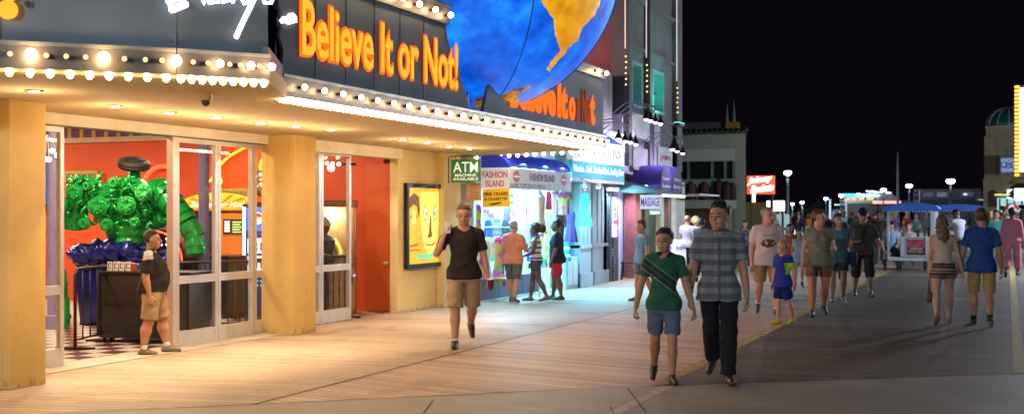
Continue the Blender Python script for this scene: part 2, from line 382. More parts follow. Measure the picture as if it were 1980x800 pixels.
# recessed downlights
DL = M('downlight_lens', (1, .9, .75), .3, 0, 0, es=45, ecol=(1, .82, .70))
dn = [(66, 175, 1), (222, 204, 1), (327, 217, 1), (419, 226, 1.3), (503, 237, 1), (573, 243, 1), (640, 250, .9), (779, 269, .9), (826, 275, .9), (868, 282, .6), (907, 286, .8)]
dl0 = None
for px, py, k in dn:
    t = (ZS-HC)*F/(HY-py); d = ray(px); x, y = d[0]*t, d[1]*t
    o = thing('downlight', 'recessed round downlight in the soffit row above the glass doors', 'ceiling light', (x, y, ZS), 0, 'recessed downlights in the soffit')
    MB().lathe((0, 0, -.012), [(.085, .012), (.085, 0), (.065, 0), (.06, .014)], 16).build('trim_ring', M('downlight_ring', (.7, .6, .45), .5), o, smooth=True)
    MB().lathe((0, 0, -.008), [(.058, 0), (.04, -.008), (.0, -.012)], 14).build('lens', DL, o, smooth=True)
    light('POINT', 'downlight_added_fill', (0, 0, -.30), 9*k, (1, .74, .46), o, .06)  # extra unseen light hung below each fixture to brighten walls and header
    light('SPOT', 'downlight_lamp', (0, 0, -.05), 165*k, (1, .72, .44), o, .05, None, 74, .8)
labs = ['recessed downlight nearest the front corner, above the yellow pillar at the far left', 'recessed downlight above the left end of the open doorway', 'recessed downlight above the doorway just left of the dome camera',
        'largest and brightest recessed downlight, right of the dome camera', 'recessed downlight above the pane right of the brightest downlight', 'recessed downlight just left of the middle yellow pillar top',
        'recessed downlight above the second glass door', 'recessed downlight above the orange door jamb', 'recessed downlight above the yellow framed poster', 'faint small recessed downlight between poster and hanging green sign', 'recessed downlight just above the hanging green sign']
for o, l in zip([x for x in C.objects if x.name.startswith('downlight') and x.type == 'EMPTY'], labs): o['label'] = l
# sliding doors: frames and panes
def leaf(y0, y1, x=XW, zt=2.66, mid=.80, name='glass_door', open_=False, lab=None):
    fr = MB(); fw = .055
    fr.box((x-.03, y0, 0), (x+.03, y0+fw, zt)); fr.box((x-.03, y1-fw, 0), (x+.03, y1, zt))
    fr.box((x-.028, y0+fw, .01), (x+.028, y1-fw, .2)); fr.box((x-.028, y0+fw, mid), (x+.028, y1-fw, mid+.1)); fr.box((x-.028, y0+fw, zt-.06), (x+.028, y1-fw, zt))
    o = part(name, fr, ALU, bld)
    g = MB(); g.box((x-.004, y0+fw, .2), (x+.004, y1-fw, mid)); g.box((x-.004, y0+fw, mid+.1), (x+.004, y1-fw, zt-.06))
    q = g.build('pane', GLASS); q.parent = o
    if lab: o['label'] = lab
    return o
Y = lambda px, x=XW: onx(px, x)[0]
leaf(9.17, Y(120), XW+.0)
part('door_track', MB().box((-9.80, 9.17, 2.66), (-9.66, 14.14, 2.70)), DKALU, bld)
leaf(Y(328)+.08, Y(418)); leaf(Y(418)+.01, Y(488)); leaf(Y(488)+.01, 14.14+.3)
part('door_post', MB().box((XW-.05, Y(328), 0), (XW+.05, Y(342)-.01, 2.67), bev=.006), M('post_metal', (.62, .50, .42), .4, .4, .08), bld)
leaf(14.73, Y(618)); leaf(Y(618)+.01, Y(676))
part('threshold', MB().box((XW-.12, 9.0, 0), (XW+.38, 14.14, .012)), M('threshold_concrete', (.42, .37, .30), .8, 0, .1, 3, .2), bld)
# room inside
nt = NT('checker_floor', .3)
p_ = nt.sep(nt.geo.outputs['Position'])
ck = nt.t.nodes.new('ShaderNodeTexChecker'); ck.inputs['Scale'].default_value = 1/.30
nt.link(nt.comb(nt.math('ADD', p_[0], .05), p_[1], .1), ck.inputs['Vector']); ck.inputs[1].default_value = (.62, .56, .50, 1); ck.inputs[2].default_value = (.10, .03, .045, 1)
nt.base(ck.outputs[0])
part('interior_floor', MB().box((-20, 7.6, -.01), (XW-.12, 18.1, .004)), MATS['checker_floor'], bld)
part('back_wall', MB().box((-20, 18.1, 0), (-9.96, 18.25, 3.6)), ORG, bld)
part('side_wall', MB().box((-20.2, 7.6, 0), (-20, 18.1, 3.6)), M('interior_maroon', (.16, .03, .02), .7), bld)
part('side_wall', MB().box((-20, 7.45, 0), (-11.31, 7.6, 3.6)), M('interior_maroon', (.16, .03, .02), .7), bld)
part('ceiling', MB().box((-20, 7.6, 3.6), (-9.96, 18.1, 3.7)), M('interior_ceiling', (.10, .04, .03), .8), bld)
part('lintel_wall', MB().box((-9.96, 7.6, 2.95), (-9.86, 18.1, 3.6)), M('interior_maroon', (.16, .03, .02), .7), bld)
nt = NT('striped_valance', .6); p_ = nt.sep(nt.geo.outputs['Position'])
fx = nt.math('FRACT', nt.math('DIVIDE', p_[0], .30)); nt.base(nt.mix(nt.math('GREATER_THAN', fx, .7), (.12, .04, .14), (.55, .36, .05)))
part('valance', MB().box((-19.9, 18.02, 3.16), (-9.98, 18.1, 3.5)), MATS['striped_valance'], bld)
part('moulding', MB().box((-19.9, 18.03, 3.06), (-9.98, 18.1, 3.157)), M('cream_moulding', (.62, .45, .33), .6), bld)
x0 = ony(705, 18.0)[0]; x1 = ony(757, 18.0)[0]
od = part('interior_door', MB().box((x0, 18.03, .02), (x1, 18.099, 2.55), bev=.006), M('orange_door', (.60, .105, .018), .45, 0, .06, 1), bld)
od['label'] = 'plain orange door with a small steel knob'
sub('handle', MB().lathe((0, 0, 0), [(.03, 0), (.03, .015), (.012, .02), (.012, .05), (.03, .06), (.03, .075), (.001, .085)], 12), ALU, od, smooth=True).matrix_basis = Matrix.Translation((PY(748, 508, 18.03))) @ Matrix.Rotation(math.pi/2, 4, 'X')
cx, ct = ony(394, 15.6)
part('interior_column', MB().lathe((cx, 15.6, 0), [(.11, 0), (.11, .2), (.085, .22), (.085, 3.55), (.1, 3.6)], 20), M('lilac_paint', (.24, .22, .42), .4), bld, smooth=True)
cx, ct = ony(103, 13.5)
part('interior_column', MB().lathe((cx, 13.5, 0), [(.11, 0), (.11, .2), (.085, .22), (.085, 3.55), (.1, 3.6)], 20), M('lilac_paint', (.24, .22, .42), .4), bld, smooth=True)
for i, (ix, iy) in enumerate([(-11.6, 10.2), (-14.5, 11.5), (-11.5, 13.0), (-15.2, 15.2), (-12.2, 16.2), (-18, 16)]):
    o = thing('ceiling_light', ['square ceiling light inside the arcade above the open doorway', 'square ceiling light above the green sculpture', 'square ceiling light inside above the dark counter', 'square ceiling light near the rear orange wall', 'square ceiling light above the photo booth', 'square ceiling light in the rear left corner of the arcade'][i], 'ceiling light', (ix, iy, 3.6))
    MB().box((-.32, -.32, -.05), (.32, .32, -.001), bev=.01).build('frame', WHT, o)
    MB().box((-.27, -.27, -.06), (.27, .27, -.051)).build('diffuser', M('warm_diffuser', (1, .8, .6), .5, es=6, ecol=(1, .74, .5)), o)
    light('AREA', 'ceiling_lamp', (0, 0, -.08), 130, (1, .72, .46), o, .5)
# neon on the rear wall
NEON = M('yellow_neon', (1, .6, .05), .4, 0, 0, es=5, ecol=(1, .30, .01)); NEONR = M('red_neon', (1, .1, .05), .4, 0, 0, es=4, ecol=(1, .07, .02))
def neon(pts, mat, lab, r=.022, yy=17.98, closed=False):
    P = [PY(a, b, yy) for a, b in pts]
    Q = []
    for i in range(len(P)-1):                               # catmull-rom
        p0 = P[max(i-1, 0)]; p1 = P[i]; p2 = P[i+1]; p3 = P[min(i+2, len(P)-1)]
        for k in range(6):
            t = k/6; Q.append(.5*((2*p1)+(p2-p0)*t+(2*p0-5*p1+4*p2-p3)*t*t+(3*p1-p0-3*p2+p3)*t**3))
    Q.append(P[-1]); c = sum(Q, Vector())/len(Q)
    o = thing('neon_tube', lab, 'neon light', c)
    g = MB().tube([q-c for q in Q], r, 8).build('tube', mat, o, smooth='all')
    m2 = MB()
    for q in Q[::9]: m2.tube([q-c, q-c+Vector((0, .09, 0))], .008, 6)
    m2.each('clip', BLK, o)
neon([(398, 352), (408, 348), (418, 330), (440, 305), (475, 285), (500, 279)], NEON, 'long diagonal yellow neon stroke rising to the right on the orange wall')
neon([(418, 362), (428, 352), (424, 342), (414, 338)], NEON, 'small yellow neon hook under the long diagonal stroke')
neon([(524, 284), (515, 296), (503, 318), (508, 338), (524, 350), (545, 354)], NEON, 'yellow neon curve shaped like an open C beside the middle pillar')
neon([(281, 400), (276, 375), (281, 345), (300, 325), (322, 322), (340, 332)], M('dim_red_neon', (1, .1, .05), .4, 0, 0, es=1.2, ecol=(1, .12, .05)), 'dim red neon arch behind the green sculpture', .04)
# small round lamps reflected and seen on a rail inside
o = thing('lamp_rail', 'rail of small round white lamps inside the second glass door', 'light rail', PY(640, 318, 16.6))
m1, m2 = MB(), MB()
for i, px in enumerate((620, 632, 643, 655)):
    q = PY(px, 315+i*.8, 16.6)-o.location; m1.ball(q, .03)
m1.build('bulb', M('white_bulb', (1, .9, .8), .3, 0, 0, es=8, ecol=(1, .85, .7)), o, smooth='all'); MB().box((-.45, .03, -.02), (.45, .06, .02)).build('rail', BLK, o)
# striped panels on the rear wall
for (a, b, c, d, lab) in ((127, 190, 330, 352, 'small yellow framed striped panel on the wall left of the sculpture'), (425, 482, 364, 384, 'small yellow framed striped panel above the photo booth')):
    p0 = PY(a, d, 18.0); p1 = PY(b, c, 18.0)
    o = thing('wall_panel', lab, 'panel', ((p0.x+p1.x)/2, 18.0, p0.z)); hw = (p1.x-p0.x)/2; h = p1.z-p0.z
    MB().box((-hw, -.03, 0), (hw, .015, h)).build('frame', M('lime_frame', (.42, .36, .04), .5), o)
    MB().box((-hw+.04, -.034, .05), (hw-.04, -.031, h-.05)).build('panel', M('grey_violet', (.16, .11, .15), .6), o)
    m1 = MB(); k = 9
    for i in range(k): xx = -hw+.08+(2*hw-.16)*i/(k-1); m1.box((xx-.012, -.04, .05), (xx+.012, -.0345, h-.05))
    m1.build('slat', M('lime_frame', (.42, .36, .04), .5), o)
p0 = PY(82, 395, 17.9); p1 = PY(103, 300, 17.9)
o = thing('blue_board', 'glossy blue board on the rear wall behind the leftmost door pane', 'board', (p0.x, 17.95, p0.z))
MB().box((-.5, -.02, 0), (.12, .02, 1.1), bev=.01).build('panel', M('blue_gloss', (.02, .10, .7), .2, es=.25, ecol=(.02, .12, .9)), o); MB().box((-.55, -.01, -.05), (.16, .03, 1.15)).build('frame', BLK, o)
q = D(92, 292, 14.2); o = thing('pendant_lamp', 'cluster pendant of small clear bulbs hanging behind the leftmost door pane', 'lamp', (q.x, q.y, 3.6))
MB().tube([(0, 0, 0), (0, 0, q.z-3.6+.2)], .008, 6).build('cord', BLK, o)
m1, m2 = MB(), MB()
for i in range(6):
    a = i*1.05; r = .07+.04*(i % 2); e = Vector((r*math.cos(a), r*math.sin(a), q.z-3.6-.05*(i % 3))); m1.ball(e, .03, n=8, m=6); m2.tube([(0, 0, q.z-3.4), (e.x*.6, e.y*.6, e.z+.14), e], .005, 5)
m1.build('bulb', M('white_bulb', (1, .9, .8), .3), o, smooth='all'); m2.build('arm', ALU, o)
# poster in its case
p0 = PX(779, 520, -9.6); p1 = PX(845, 357, -9.6)
y0, y1 = p0.y+.02, p1.y+.1; z0, z1 = .74, 2.22
po = thing('poster_case', 'black framed lit poster case with a yellow bug-eyed face on the yellow wall', 'poster', (-9.59, (y0+y1)/2, z0)); hw = (y1-y0)/2; h = z1-z0
mb = MB(); fw = .075
mb.box((0, -hw, 0), (.07, hw, fw)); mb.box((0, -hw, h-fw), (.07, hw, h)); mb.box((0, -hw, fw), (.07, -hw+fw, h-fw)); mb.box((0, hw-fw, fw), (.07, hw, h-fw))
mb.each('frame', BLK, po)
YP = M('poster_yellow', (.75, .52, .03), .5, es=.75, ecol=(1, .60, .03), var=.3, scale=3); YL = M('poster_pale', (.8, .7, .2), .5, es=.95, ecol=(1, .85, .16)); YO = M('poster_brown', (.2, .1, .01), .5, es=.25, ecol=(.5, .2, .01)); PW = M('poster_white', (.8, .8, .6), .5, es=.9, ecol=(1, .95, .6)); PT = M('poster_teal', (.1, .6, .4), .5, es=.8, ecol=(.15, .9, .55)); PR = M('poster_red', (.6, .1, .02), .5, es=.6, ecol=(1, .22, .02))
MB().box((.01, -hw+fw, fw), (.02, hw-fw, h-fw)).build('poster', YP, po)
def ell(cy_, cz, a, b, n=24, x=.0): return [(x, cy_+a*math.cos(2*math.pi*i/n), cz+b*math.sin(2*math.pi*i/n)) for i in range(n)]
def flat(name, outs, mat, x):
    m1 = MB()
    for o_ in outs: m1.prism([(x, p[1], p[2]) for p in o_], (.0015, 0, 0))
    return m1.build(name, mat, po)
iw = hw-fw; W_ = 2*iw; H_ = h-2*fw
def pp(u, v): return (-iw+u*W_, fw+v*H_)
fy, fz = pp(.68, .56)
flat('face', [[(0, pp(u, v)[0], pp(u, v)[1]) for u, v in ((.42, .95), (.40, .75), (.42, .5), (.5, .28), (.62, .12), (.78, .10), (.9, .25), (.98, .5), (.985, .95))]], YL, .021)
flat('eyes', [ell(pp(.56, .67)[0], pp(.56, .67)[1], .085, .13), ell(pp(.86, .67)[0], pp(.86, .67)[1], .08, .13)], YO, .023)
flat('eyes', [ell(pp(.56, .67)[0], pp(.56, .67)[1], .07, .11), ell(pp(.86, .67)[0], pp(.86, .67)[1], .065, .11)], PW, .025)
flat('pupils', [ell(pp(.575, .66)[0], pp(.575, .66)[1], .022, .035), ell(pp(.845, .66)[0], pp(.845, .66)[1], .022, .035)], YO, .027)
flat('nose', [[(0, *pp(u, v)) for u, v in ((.70, .62), (.67, .4), (.62, .36), (.66, .33), (.73, .345), (.78, .37), (.745, .42), (.735, .62))]], YO, .023)
flat('mouth', [[(0, *pp(u, v)) for u, v in ((.55, .27), (.6, .235), (.75, .225), (.85, .26), (.88, .3), (.84, .28), (.74, .245), (.62, .25))]], YO, .023)
flat('side_figure', [ell(*pp(.2, .6), .075, .16)], YL, .021); flat('side_figure_hair', [[(0, *pp(u, v)) for u, v in ((.04, .72), (.06, .86), (.2, .93), (.36, .88), (.38, .72), (.34, .6), (.3, .75), (.2, .78), (.1, .74))]], YO, .023)
flat('side_figure_eyes', [ell(*pp(.13, .62), .02, .03), ell(*pp(.27, .62), .02, .03), ell(*pp(.2, .51), .035, .015)], YO, .024)
flat('caption_bars', [[(0, *pp(.08, .22)), (0, *pp(.34, .24)), (0, *pp(.34, .27)), (0, *pp(.08, .25))], [(0, *pp(.08, .17)), (0, *pp(.4, .17)), (0, *pp(.4, .19)), (0, *pp(.08, .19))]], PR, .023)
flat('caption_plate', [[(0, *pp(.3, .06)), (0, *pp(.8, .06)), (0, *pp(.8, .12)), (0, *pp(.3, .12))]], PT, .023)
MB().box((.05, -hw+fw, fw), (.054, hw-fw, h-fw)).build('pane', glassy('poster_glass', (.97, .97, .97), .05), po)
# dome camera on the soffit
t = (ZS-HC)*F/(HY-181); d = ray(398)
o = thing('dome_camera', 'small white dome security camera fixed under the soffit', 'security camera', (d[0]*t, d[1]*t, ZS))
MB().lathe((0, 0, 0), [(.06, 0), (.06, -.06), (.05, -.065)], 18).build('housing', M('camera_housing', (.5, .42, .32), .5), o, smooth=True)
MB().ball((0, 0, -.075), (.042, .042, .045), n=16, m=10).build('dome', M('smoked_dome', (.05, .045, .04), .1), o, smooth='all')
# ------------------------------------------------------------------ marquee
mq = thing('theater_marquee', 'grey metal marquee with orange lettering and rows of warm bulbs wrapping the arcade corner', 'marquee', (-6.45, 14, ZS))
LP = [Vector(p) for p in [(-10.4, 2.6), (-8.6, 5.0), (-7.2, 6.96), (-6.24, 7.86), (-5.76, 8.47)]]
XF = -6.45; YF0, YF1 = 9.62, 19.55
def wall_seg(mb, a, b, z0, z1, th=.05, out=0., mi=0):
    a = Vector(a[:2]); b = Vector(b[:2]); d = (b-a).normalized(); n = Vector((d.y, -d.x))       # outward is to the right of travel
    a2, b2 = a+n*out, b+n*out
    mb.prism([(a2.x, a2.y, z0), (b2.x, b2.y, z0), (b2.x, b2.y, z1), (a2.x, a2.y, z1)], (-n.x*th, -n.y*th, 0), mi)
mb = MB(); band = MB(); lip = MB()
for i in range(len(LP)-1):
    wall_seg(mb, LP[i], LP[i+1], 3.02, 4.6, .05, -.02); wall_seg(band, LP[i], LP[i+1], 2.82, 3.0, .12, .04); wall_seg(lip, LP[i], LP[i+1], 3.0, 3.03, .12, .06)
# small seams on the left sign
for i in range(1, len(LP)-1):
    d = (LP[i+1]-LP[i-1]).normalized(); n = Vector((d.y, -d.x)); q = LP[i]+n*-.015
    mb.tube([(q.x, q.y, 3.03), (q.x, q.y, 4.6)], .012, 6)
sg1 = part('sign_panel', mb, GREYM, mq); 
wall_seg(band, (-5.76, 8.47), (-6.38, YF0), 2.82, 3.1, .08, .0)
wall_seg(band, (XF, YF0), (XF, YF1), 2.82, 3.0, .14, .05); wall_seg(lip, (XF, YF0), (XF, YF1), 3.0, 3.03, .14, .08)
wall_seg(band, (XF, YF1), (-9.95, 21.25), 2.82, 3.0, .1, .0)
part('fascia_band', band, BANDM, mq); part('fascia_lip', lip, M('pale_lip', (.4, .38, .34), .4, .5), mq)
# front sign: torn edge where the globe has crashed through it
t0 = [PX(px, py, XF) for px, py in ((545, 128), (548, 95), (540, 70), (549, 40), (538, 10), (541, -40))]
torn = [PX(px, py, XF) for px, py in ((862, 48), (866, 80), (876, 108), (881, 130), (887, 131), (893, 160), (903, 186), (906, 205), (919, 236))]
a0 = Vector((XF, Y(545, XF), 3.03))
pts = [Vector((XF, t0[0].y, 3.03))]+[Vector((XF, torn[-1].y, 3.03))]+torn[::-1][1:]+[Vector((XF, torn[0].y, 4.03))]+[Vector((XF, t0[-1].y, 4.03))]+[t0[k] for k in (4, 3, 2, 1)]
part('sign_panel', MB().prism(pts, (-.05, 0, 0)), GREYM, mq)
mb = MB(); 
for k in range(1, 6): yy = a0.y+(torn[0].y-a0.y)*k/6; mb.box((XF, yy-.006, 3.03), (XF+.006, yy+.006, 4.03))
mb.each('panel_seam', BLK, mq, world=True)
cap = MB(); wall_seg(cap, (XF, t0[-1].y-.1), (XF, torn[0].y), 4.032, 4.24, .1, .05); wall_seg(cap, (XF, t0[-1].y-.1), (XF, torn[0].y+.02), 4.242, 4.27, .1, .09)
yr = Y(1000, XF); 
wall_seg(cap, (XF, yr-1.5), (XF, YF1), 4.0, 4.16, .1, .05); part('cap_band', cap, BANDM, mq)
part('sign_panel', MB().prism([(XF-.002, torn[-1].y+.25, 3.032), (XF-.002, YF1, 3.032), (XF-.002, YF1, 3.998), (XF-.002, yr-1.5, 3.998), (XF-.002, torn[-1].y+.5, 3.5)], (-.05, 0, 0)), GREYM, mq)
mb = MB(); wall_seg(mb, (XF-.06, YF1), (-9.6, 21.2), 3.0, 4.0, .05, 0); part('side_panel', mb, GREYM, mq)
mb = MB()                                                # dark shards behind the tears
for px, py, w_, h_ in ((905, 215, .10, .5), (925, 238, .16, .34), (936, 232, .1, .28), (948, 238, .22, .2), (540, 40, .09, .9), (536, 100, .08, .5)):
    q = PX(px, py, XF-.03); mb.prism([(q.x, q.y-w_/2, max(q.z-h_/2, 3.0)), (q.x, q.y+w_/2, max(q.z-h_/3, 3.0)), (q.x, q.y+w_*.2, q.z+h_/2), (q.x, q.y-w_*.4, q.z+h_/4)], (-.02, 0, 0))
mb.each('torn_metal', BLK, mq, world=True)
part('inner_wall', MB().prism([(-6.7, YF0+.1, 3.0), (-6.7, 13.6, 3.0), (-6.7, 13.6, 4.0), (-6.7, YF0+.1, 4.0)], (-.02, 0, 0)), BLK, mq)
# lettering
OL = M('orange_letter', (.25, .015, .0), .95, 0, 0, es=1.3, ecol=(1, .13, .004)); OC = M('orange_core', (.4, .12, .01), .95, 0, 0, es=1.5, ecol=(1, .33, .02)); DIMO = M('dim_red_letter', (.12, .02, .01), .95, 0, 0, es=.22, ecol=(1, .16, .02)); WL = M('white_letter', (1, 1, 1), .4, 0, 0, es=1.6, ecol=(1, .95, .98))
R_ = (0, 1, 0); U_ = (0, 0, 1)
ya, yb = Y(578, XF), Y(884, XF)
wtext('lettering', 'Believe It or Not!', OL, mq, (XF+.006, ya, 3.235), R_, U_, yb-ya, .61, .012, .04)
wtext('lettering', 'Believe It or Not!', OC, mq, (XF+.022, ya+.03, 3.26), R_, U_, yb-ya-.06, .56, .004, .010)
for s, p0_, p1_, m_, h_ in (('Believe', 985, 1073, OL, .5), ('It', 1077, 1096, OL, .5), ('o', 1099, 1111, OL, .34), ('r', 1114, 1121, DIMO, .34), ('No', 1124, 1139, DIMO, .5), ('t', 1140, 1149, OL, .46)):
    ya, yb = Y(p0_, XF), Y(p1_, XF); wtext('lettering', s, m_, mq, (XF+.006, ya, 3.18), R_, U_, yb-ya, h_*1.1, .012, .045)
def PL(px, py, A, B, out=.03):
    d = ray(px); e = B-A; n = Vector((e.y, -e.x)).normalized(); t = (A.dot(n)+out)/(d[0]*n.x+d[1]*n.y); return Vector((d[0]*t, d[1]*t, zat(py, t)))
A_, B_ = LP[3], LP[4]
def stroke(mb, pts, r, A=A_, B=B_):
    P = [PL(a, b, A, B) for a, b in pts]; mb.tube(P, r, 8)
    for q in (P[0], P[-1]): mb.ball(q, r, n=8, m=6)
mb = MB()
for pts, r in (([(326, 3), (352, -6)], .026), ([(333, 19), (358, 9)], .03), ([(329, 12), (334, 20)], .018), ([(383, -22), (390, -4), (394, 8), (400, -6), (405, 6)], .017), ([(409, -20), (413, 8), (422, 6), (424, -14), (432, 6), (441, 2), (446, -14)], .016),
               ([(450, 4), (456, -14), (466, -6), (472, 8), (484, 2)], .017), ([(476, -20), (484, 4), (494, -4)], .016), ([(500, -24), (494, -8), (484, 14), (471, 40), (460, 64), (457, 71)], .022), ([(506, -10), (512, 6), (524, 6), (530, -8)], .018)):
    stroke(mb, pts, r)
part('script_lettering', mb, WL, mq, smooth='all')
mb = MB()
P = [PX(a, b, XF+.03) for a, b in ((543, 40), (549, 32), (556, 34), (560, 27), (567, 25), (574, 32), (575, 44), (566, 46), (560, 48), (553, 44), (547, 46))]
mb.prism(P, (-.02, 0, 0)); part('script_lettering', mb, WL, mq)
A2, B2 = LP[2], LP[3]; c_ = PL(15, 20, A2, B2, .02); e = (B2-A2).normalized(); m1 = MB()
m1.prism([(c_.x+e.x*.075*math.cos(k*.2618), c_.y+e.y*.075*math.cos(k*.2618), c_.z+.072*math.sin(k*.2618)) for k in range(24)], (e.y*.03, -e.x*.03, 0))
m1.tube([c_+Vector((0, 0, .06)), PL(22, -2, A2, B2), PL(30, -6, A2, B2)], .022, 8); part('orange_dot', m1, OC, mq)
c_ = PL(47, 15, A2, B2, .0); wtext('registered_mark', '®', M('dark_letter', (.02, .02, .025), .5), mq, c_, (e.x, e.y, 0), U_, .05, .05, .02)
# bulbs ------------------------------------------------ lower row: round bulbs along the bottom edge; upper row: bulbs in sockets on the band
nb = 0; rest = MB()
def lowbulb(x, y, r, single):
    global nb
    if single and nb < 62:
        part('bulb', MB().ball((x, y, 2.79), (r, r, r*1.15), n=8, m=6), BULB, mq, smooth='all'); nb += 1
    else: rest.ball((x, y, 2.79), (r, r, r*1.1), n=6, m=4)
def along(A, B, step):
    L = (B-A).length; n = max(1, int(round(L/step)))
    return [A+(B-A)*((k+.5)/n) for k in range(n)]
for i, st in ((1, .145), (2, .145), (3, .085)):
    for q in along(LP[i], LP[i+1], st): lowbulb(q.x+.0, q.y-.0, .028, q.y > 6.0)
for k in range(int((YF1-YF0-.1)/.085)):
    lowbulb(XF+.015, YF0+.1+k*.085, .030, False)
    if k % 2 == 0: rest.ball((XF-.05, YF0+.14+k*.085, 2.80), .028, n=6, m=4)
for q in along(Vector((XF, YF1+.1)), Vector((-9.9, 21.3)), .24): lowbulb(q.x, q.y, .035, True)
ro = part('bulb_strip', rest, TUBE, mq, smooth='all'); ro['kind'] = 'stuff'
def uplamp(x, y, z, n, lit, r):
    n = Vector((*n, 0)); b = Vector((x, y, z))
    s = part('lamp', MB().tube([b, b+n*.05], .018, 8), SOCK, mq)
    q = MB().ball(b+n*(.05+r*.8), r, n=9, m=7).build('bulb', BULB if lit else BULB2, smooth='all'); q.parent = s
for px, i, lit in ((20, 2, 0), (60, 2, 1), (90, 2, 0), (128, 2, 0), (165, 2, 0), (200, 2, 1), (240, 2, 0), (280, 2, 0), (312, 2, 0), (338, 2, 1), (370, 3, 0), (398, 3, 0), (420, 3, 1), (440, 3, 0), (460, 3, 0), (480, 3, 1), (497, 3, 0), (520, 3, 1)):
    A, B = LP[i], LP[i+1]; e = (B-A).normalized(); q = PL(px, 112, A, B, .04); uplamp(q.x, q.y, 2.92, (e.y, -e.x), lit, (.046 if px < 350 else .032) if lit else .02)
for k in range(27): uplamp(XF+.05, YF0+.3+k*.365, 2.925, (1, 0), 1, .028)
for k in range(9): uplamp(XF+.05, torn[0].y-.12-k*.42, 4.13, (1, 0), 1, .034)
for k in range(2): uplamp(XF+.05, YF1-.2-k*.42, 4.08, (1, 0), 1, .034)
# ------------------------------------------------------------------ globe
gx = -7.15; ga, gt = onx(906, gx)[0], onx(906, gx)[1]; gR = 299/F*gt*.985; gc = Vector((gx, ga, zat(-77, gt)))
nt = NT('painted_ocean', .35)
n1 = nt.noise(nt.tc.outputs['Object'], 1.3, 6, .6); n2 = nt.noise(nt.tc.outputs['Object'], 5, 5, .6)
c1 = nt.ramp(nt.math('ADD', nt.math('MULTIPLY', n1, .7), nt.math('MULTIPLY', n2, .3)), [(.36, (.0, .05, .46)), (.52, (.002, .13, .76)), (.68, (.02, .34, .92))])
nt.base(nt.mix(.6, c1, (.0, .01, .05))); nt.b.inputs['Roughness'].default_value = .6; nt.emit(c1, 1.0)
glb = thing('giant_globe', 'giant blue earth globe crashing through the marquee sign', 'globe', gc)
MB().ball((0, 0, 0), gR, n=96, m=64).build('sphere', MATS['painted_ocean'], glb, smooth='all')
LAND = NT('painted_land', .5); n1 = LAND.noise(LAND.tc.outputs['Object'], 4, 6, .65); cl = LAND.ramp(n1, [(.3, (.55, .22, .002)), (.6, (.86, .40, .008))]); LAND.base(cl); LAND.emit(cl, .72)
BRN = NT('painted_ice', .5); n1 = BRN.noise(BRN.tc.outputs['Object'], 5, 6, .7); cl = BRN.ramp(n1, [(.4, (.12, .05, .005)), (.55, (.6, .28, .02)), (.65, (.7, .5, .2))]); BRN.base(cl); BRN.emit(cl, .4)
def on_globe(px, py, R):
    d = ray(px); D3 = Vector((d[0], d[1], (HY-py)/F)); O = Vector((0, 0, HC))-gc
    a = D3.dot(D3); b = 2*O.dot(D3); c = O.dot(O)-R*R; disc = b*b-4*a*c
    if disc < 0: disc = 0
    t = (-b-math.sqrt(disc))/(2*a); return O+D3*t
def land(outline, mat, name='continent', R=None, step=7, jag=2.2):
    R = R or gR+.006; P2 = []
    rr = random.Random(5)
    for i in range(len(outline)):
        a = Vector(outline[i]); b = Vector(outline[(i+1) % len(outline)]); n = max(1, int((b-a).length/4))
        for k in range(n): P2.append(a+(b-a)*k/n+Vector((rr.uniform(-jag, jag), rr.uniform(-jag, jag)))*(.5 if k else 0))
    nbd = len(P2); xs = [p.x for p in P2]; ys = [p.y for p in P2]; inner = []
    x = min(xs)
    while x < max(xs):
        y = min(ys)
        while y < max(ys):
            ins = False; j = nbd-1
            for i in range(nbd):
                if (P2[i].y > y) != (P2[j].y > y) and x < (P2[j].x-P2[i].x)*(y-P2[i].y)/(P2[j].y-P2[i].y)+P2[i].x: ins = not ins
                j = i
            if ins and min((Vector((x, y))-p).length for p in P2) > 3: inner.append(Vector((x, y)))
            y += step
        x += step
    v, e, f, *_ = geometry.delaunay_2d_cdt(P2+inner, [(i, (i+1) % nbd) for i in range(nbd)], [list(range(nbd))], 1, 1e-4)
    m1 = MB(); m1.add([on_globe(p.x, p.y, R) for p in v], [tuple(q) for q in f]); o = m1.build(name, mat, glb, smooth='all')
    md = o.modifiers.new('thick', 'SOLIDIFY'); md.thickness = .006; return o
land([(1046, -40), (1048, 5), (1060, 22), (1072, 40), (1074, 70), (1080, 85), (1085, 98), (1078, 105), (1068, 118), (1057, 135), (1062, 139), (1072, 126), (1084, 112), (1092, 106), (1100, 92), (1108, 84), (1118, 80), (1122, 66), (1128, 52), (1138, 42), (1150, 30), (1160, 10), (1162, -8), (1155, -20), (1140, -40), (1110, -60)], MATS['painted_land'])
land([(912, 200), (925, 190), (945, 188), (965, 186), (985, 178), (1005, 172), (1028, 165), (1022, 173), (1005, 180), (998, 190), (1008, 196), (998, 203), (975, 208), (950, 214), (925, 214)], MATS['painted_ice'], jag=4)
# rim seam and meridian seam
mb = MB()
def great(nv, r):
    nv = nv.normalized(); a = nv.orthogonal().normalized(); b = nv.cross(a)
    return [(a*math.cos(t)+b*math.sin(t))*(gR+.004) for t in [2*math.pi*k/96 for k in range(97)]]
view = (gc-Vector((0, 0, HC))).normalized(); rt = Vector((CS, SN, 0))
mb.tube(great(view+rt*.10-Vector((0, 0, .05)), 1), .012, 6)
p1 = on_globe(1032, 0, gR).normalized(); p2 = on_globe(978, 170, gR).normalized()
mb.tube(great(p1.cross(p2), 1), .008, 6)
mb.build('seam', M('dark_blue_seam', (.01, .02, .10), .5), glb, smooth='all')
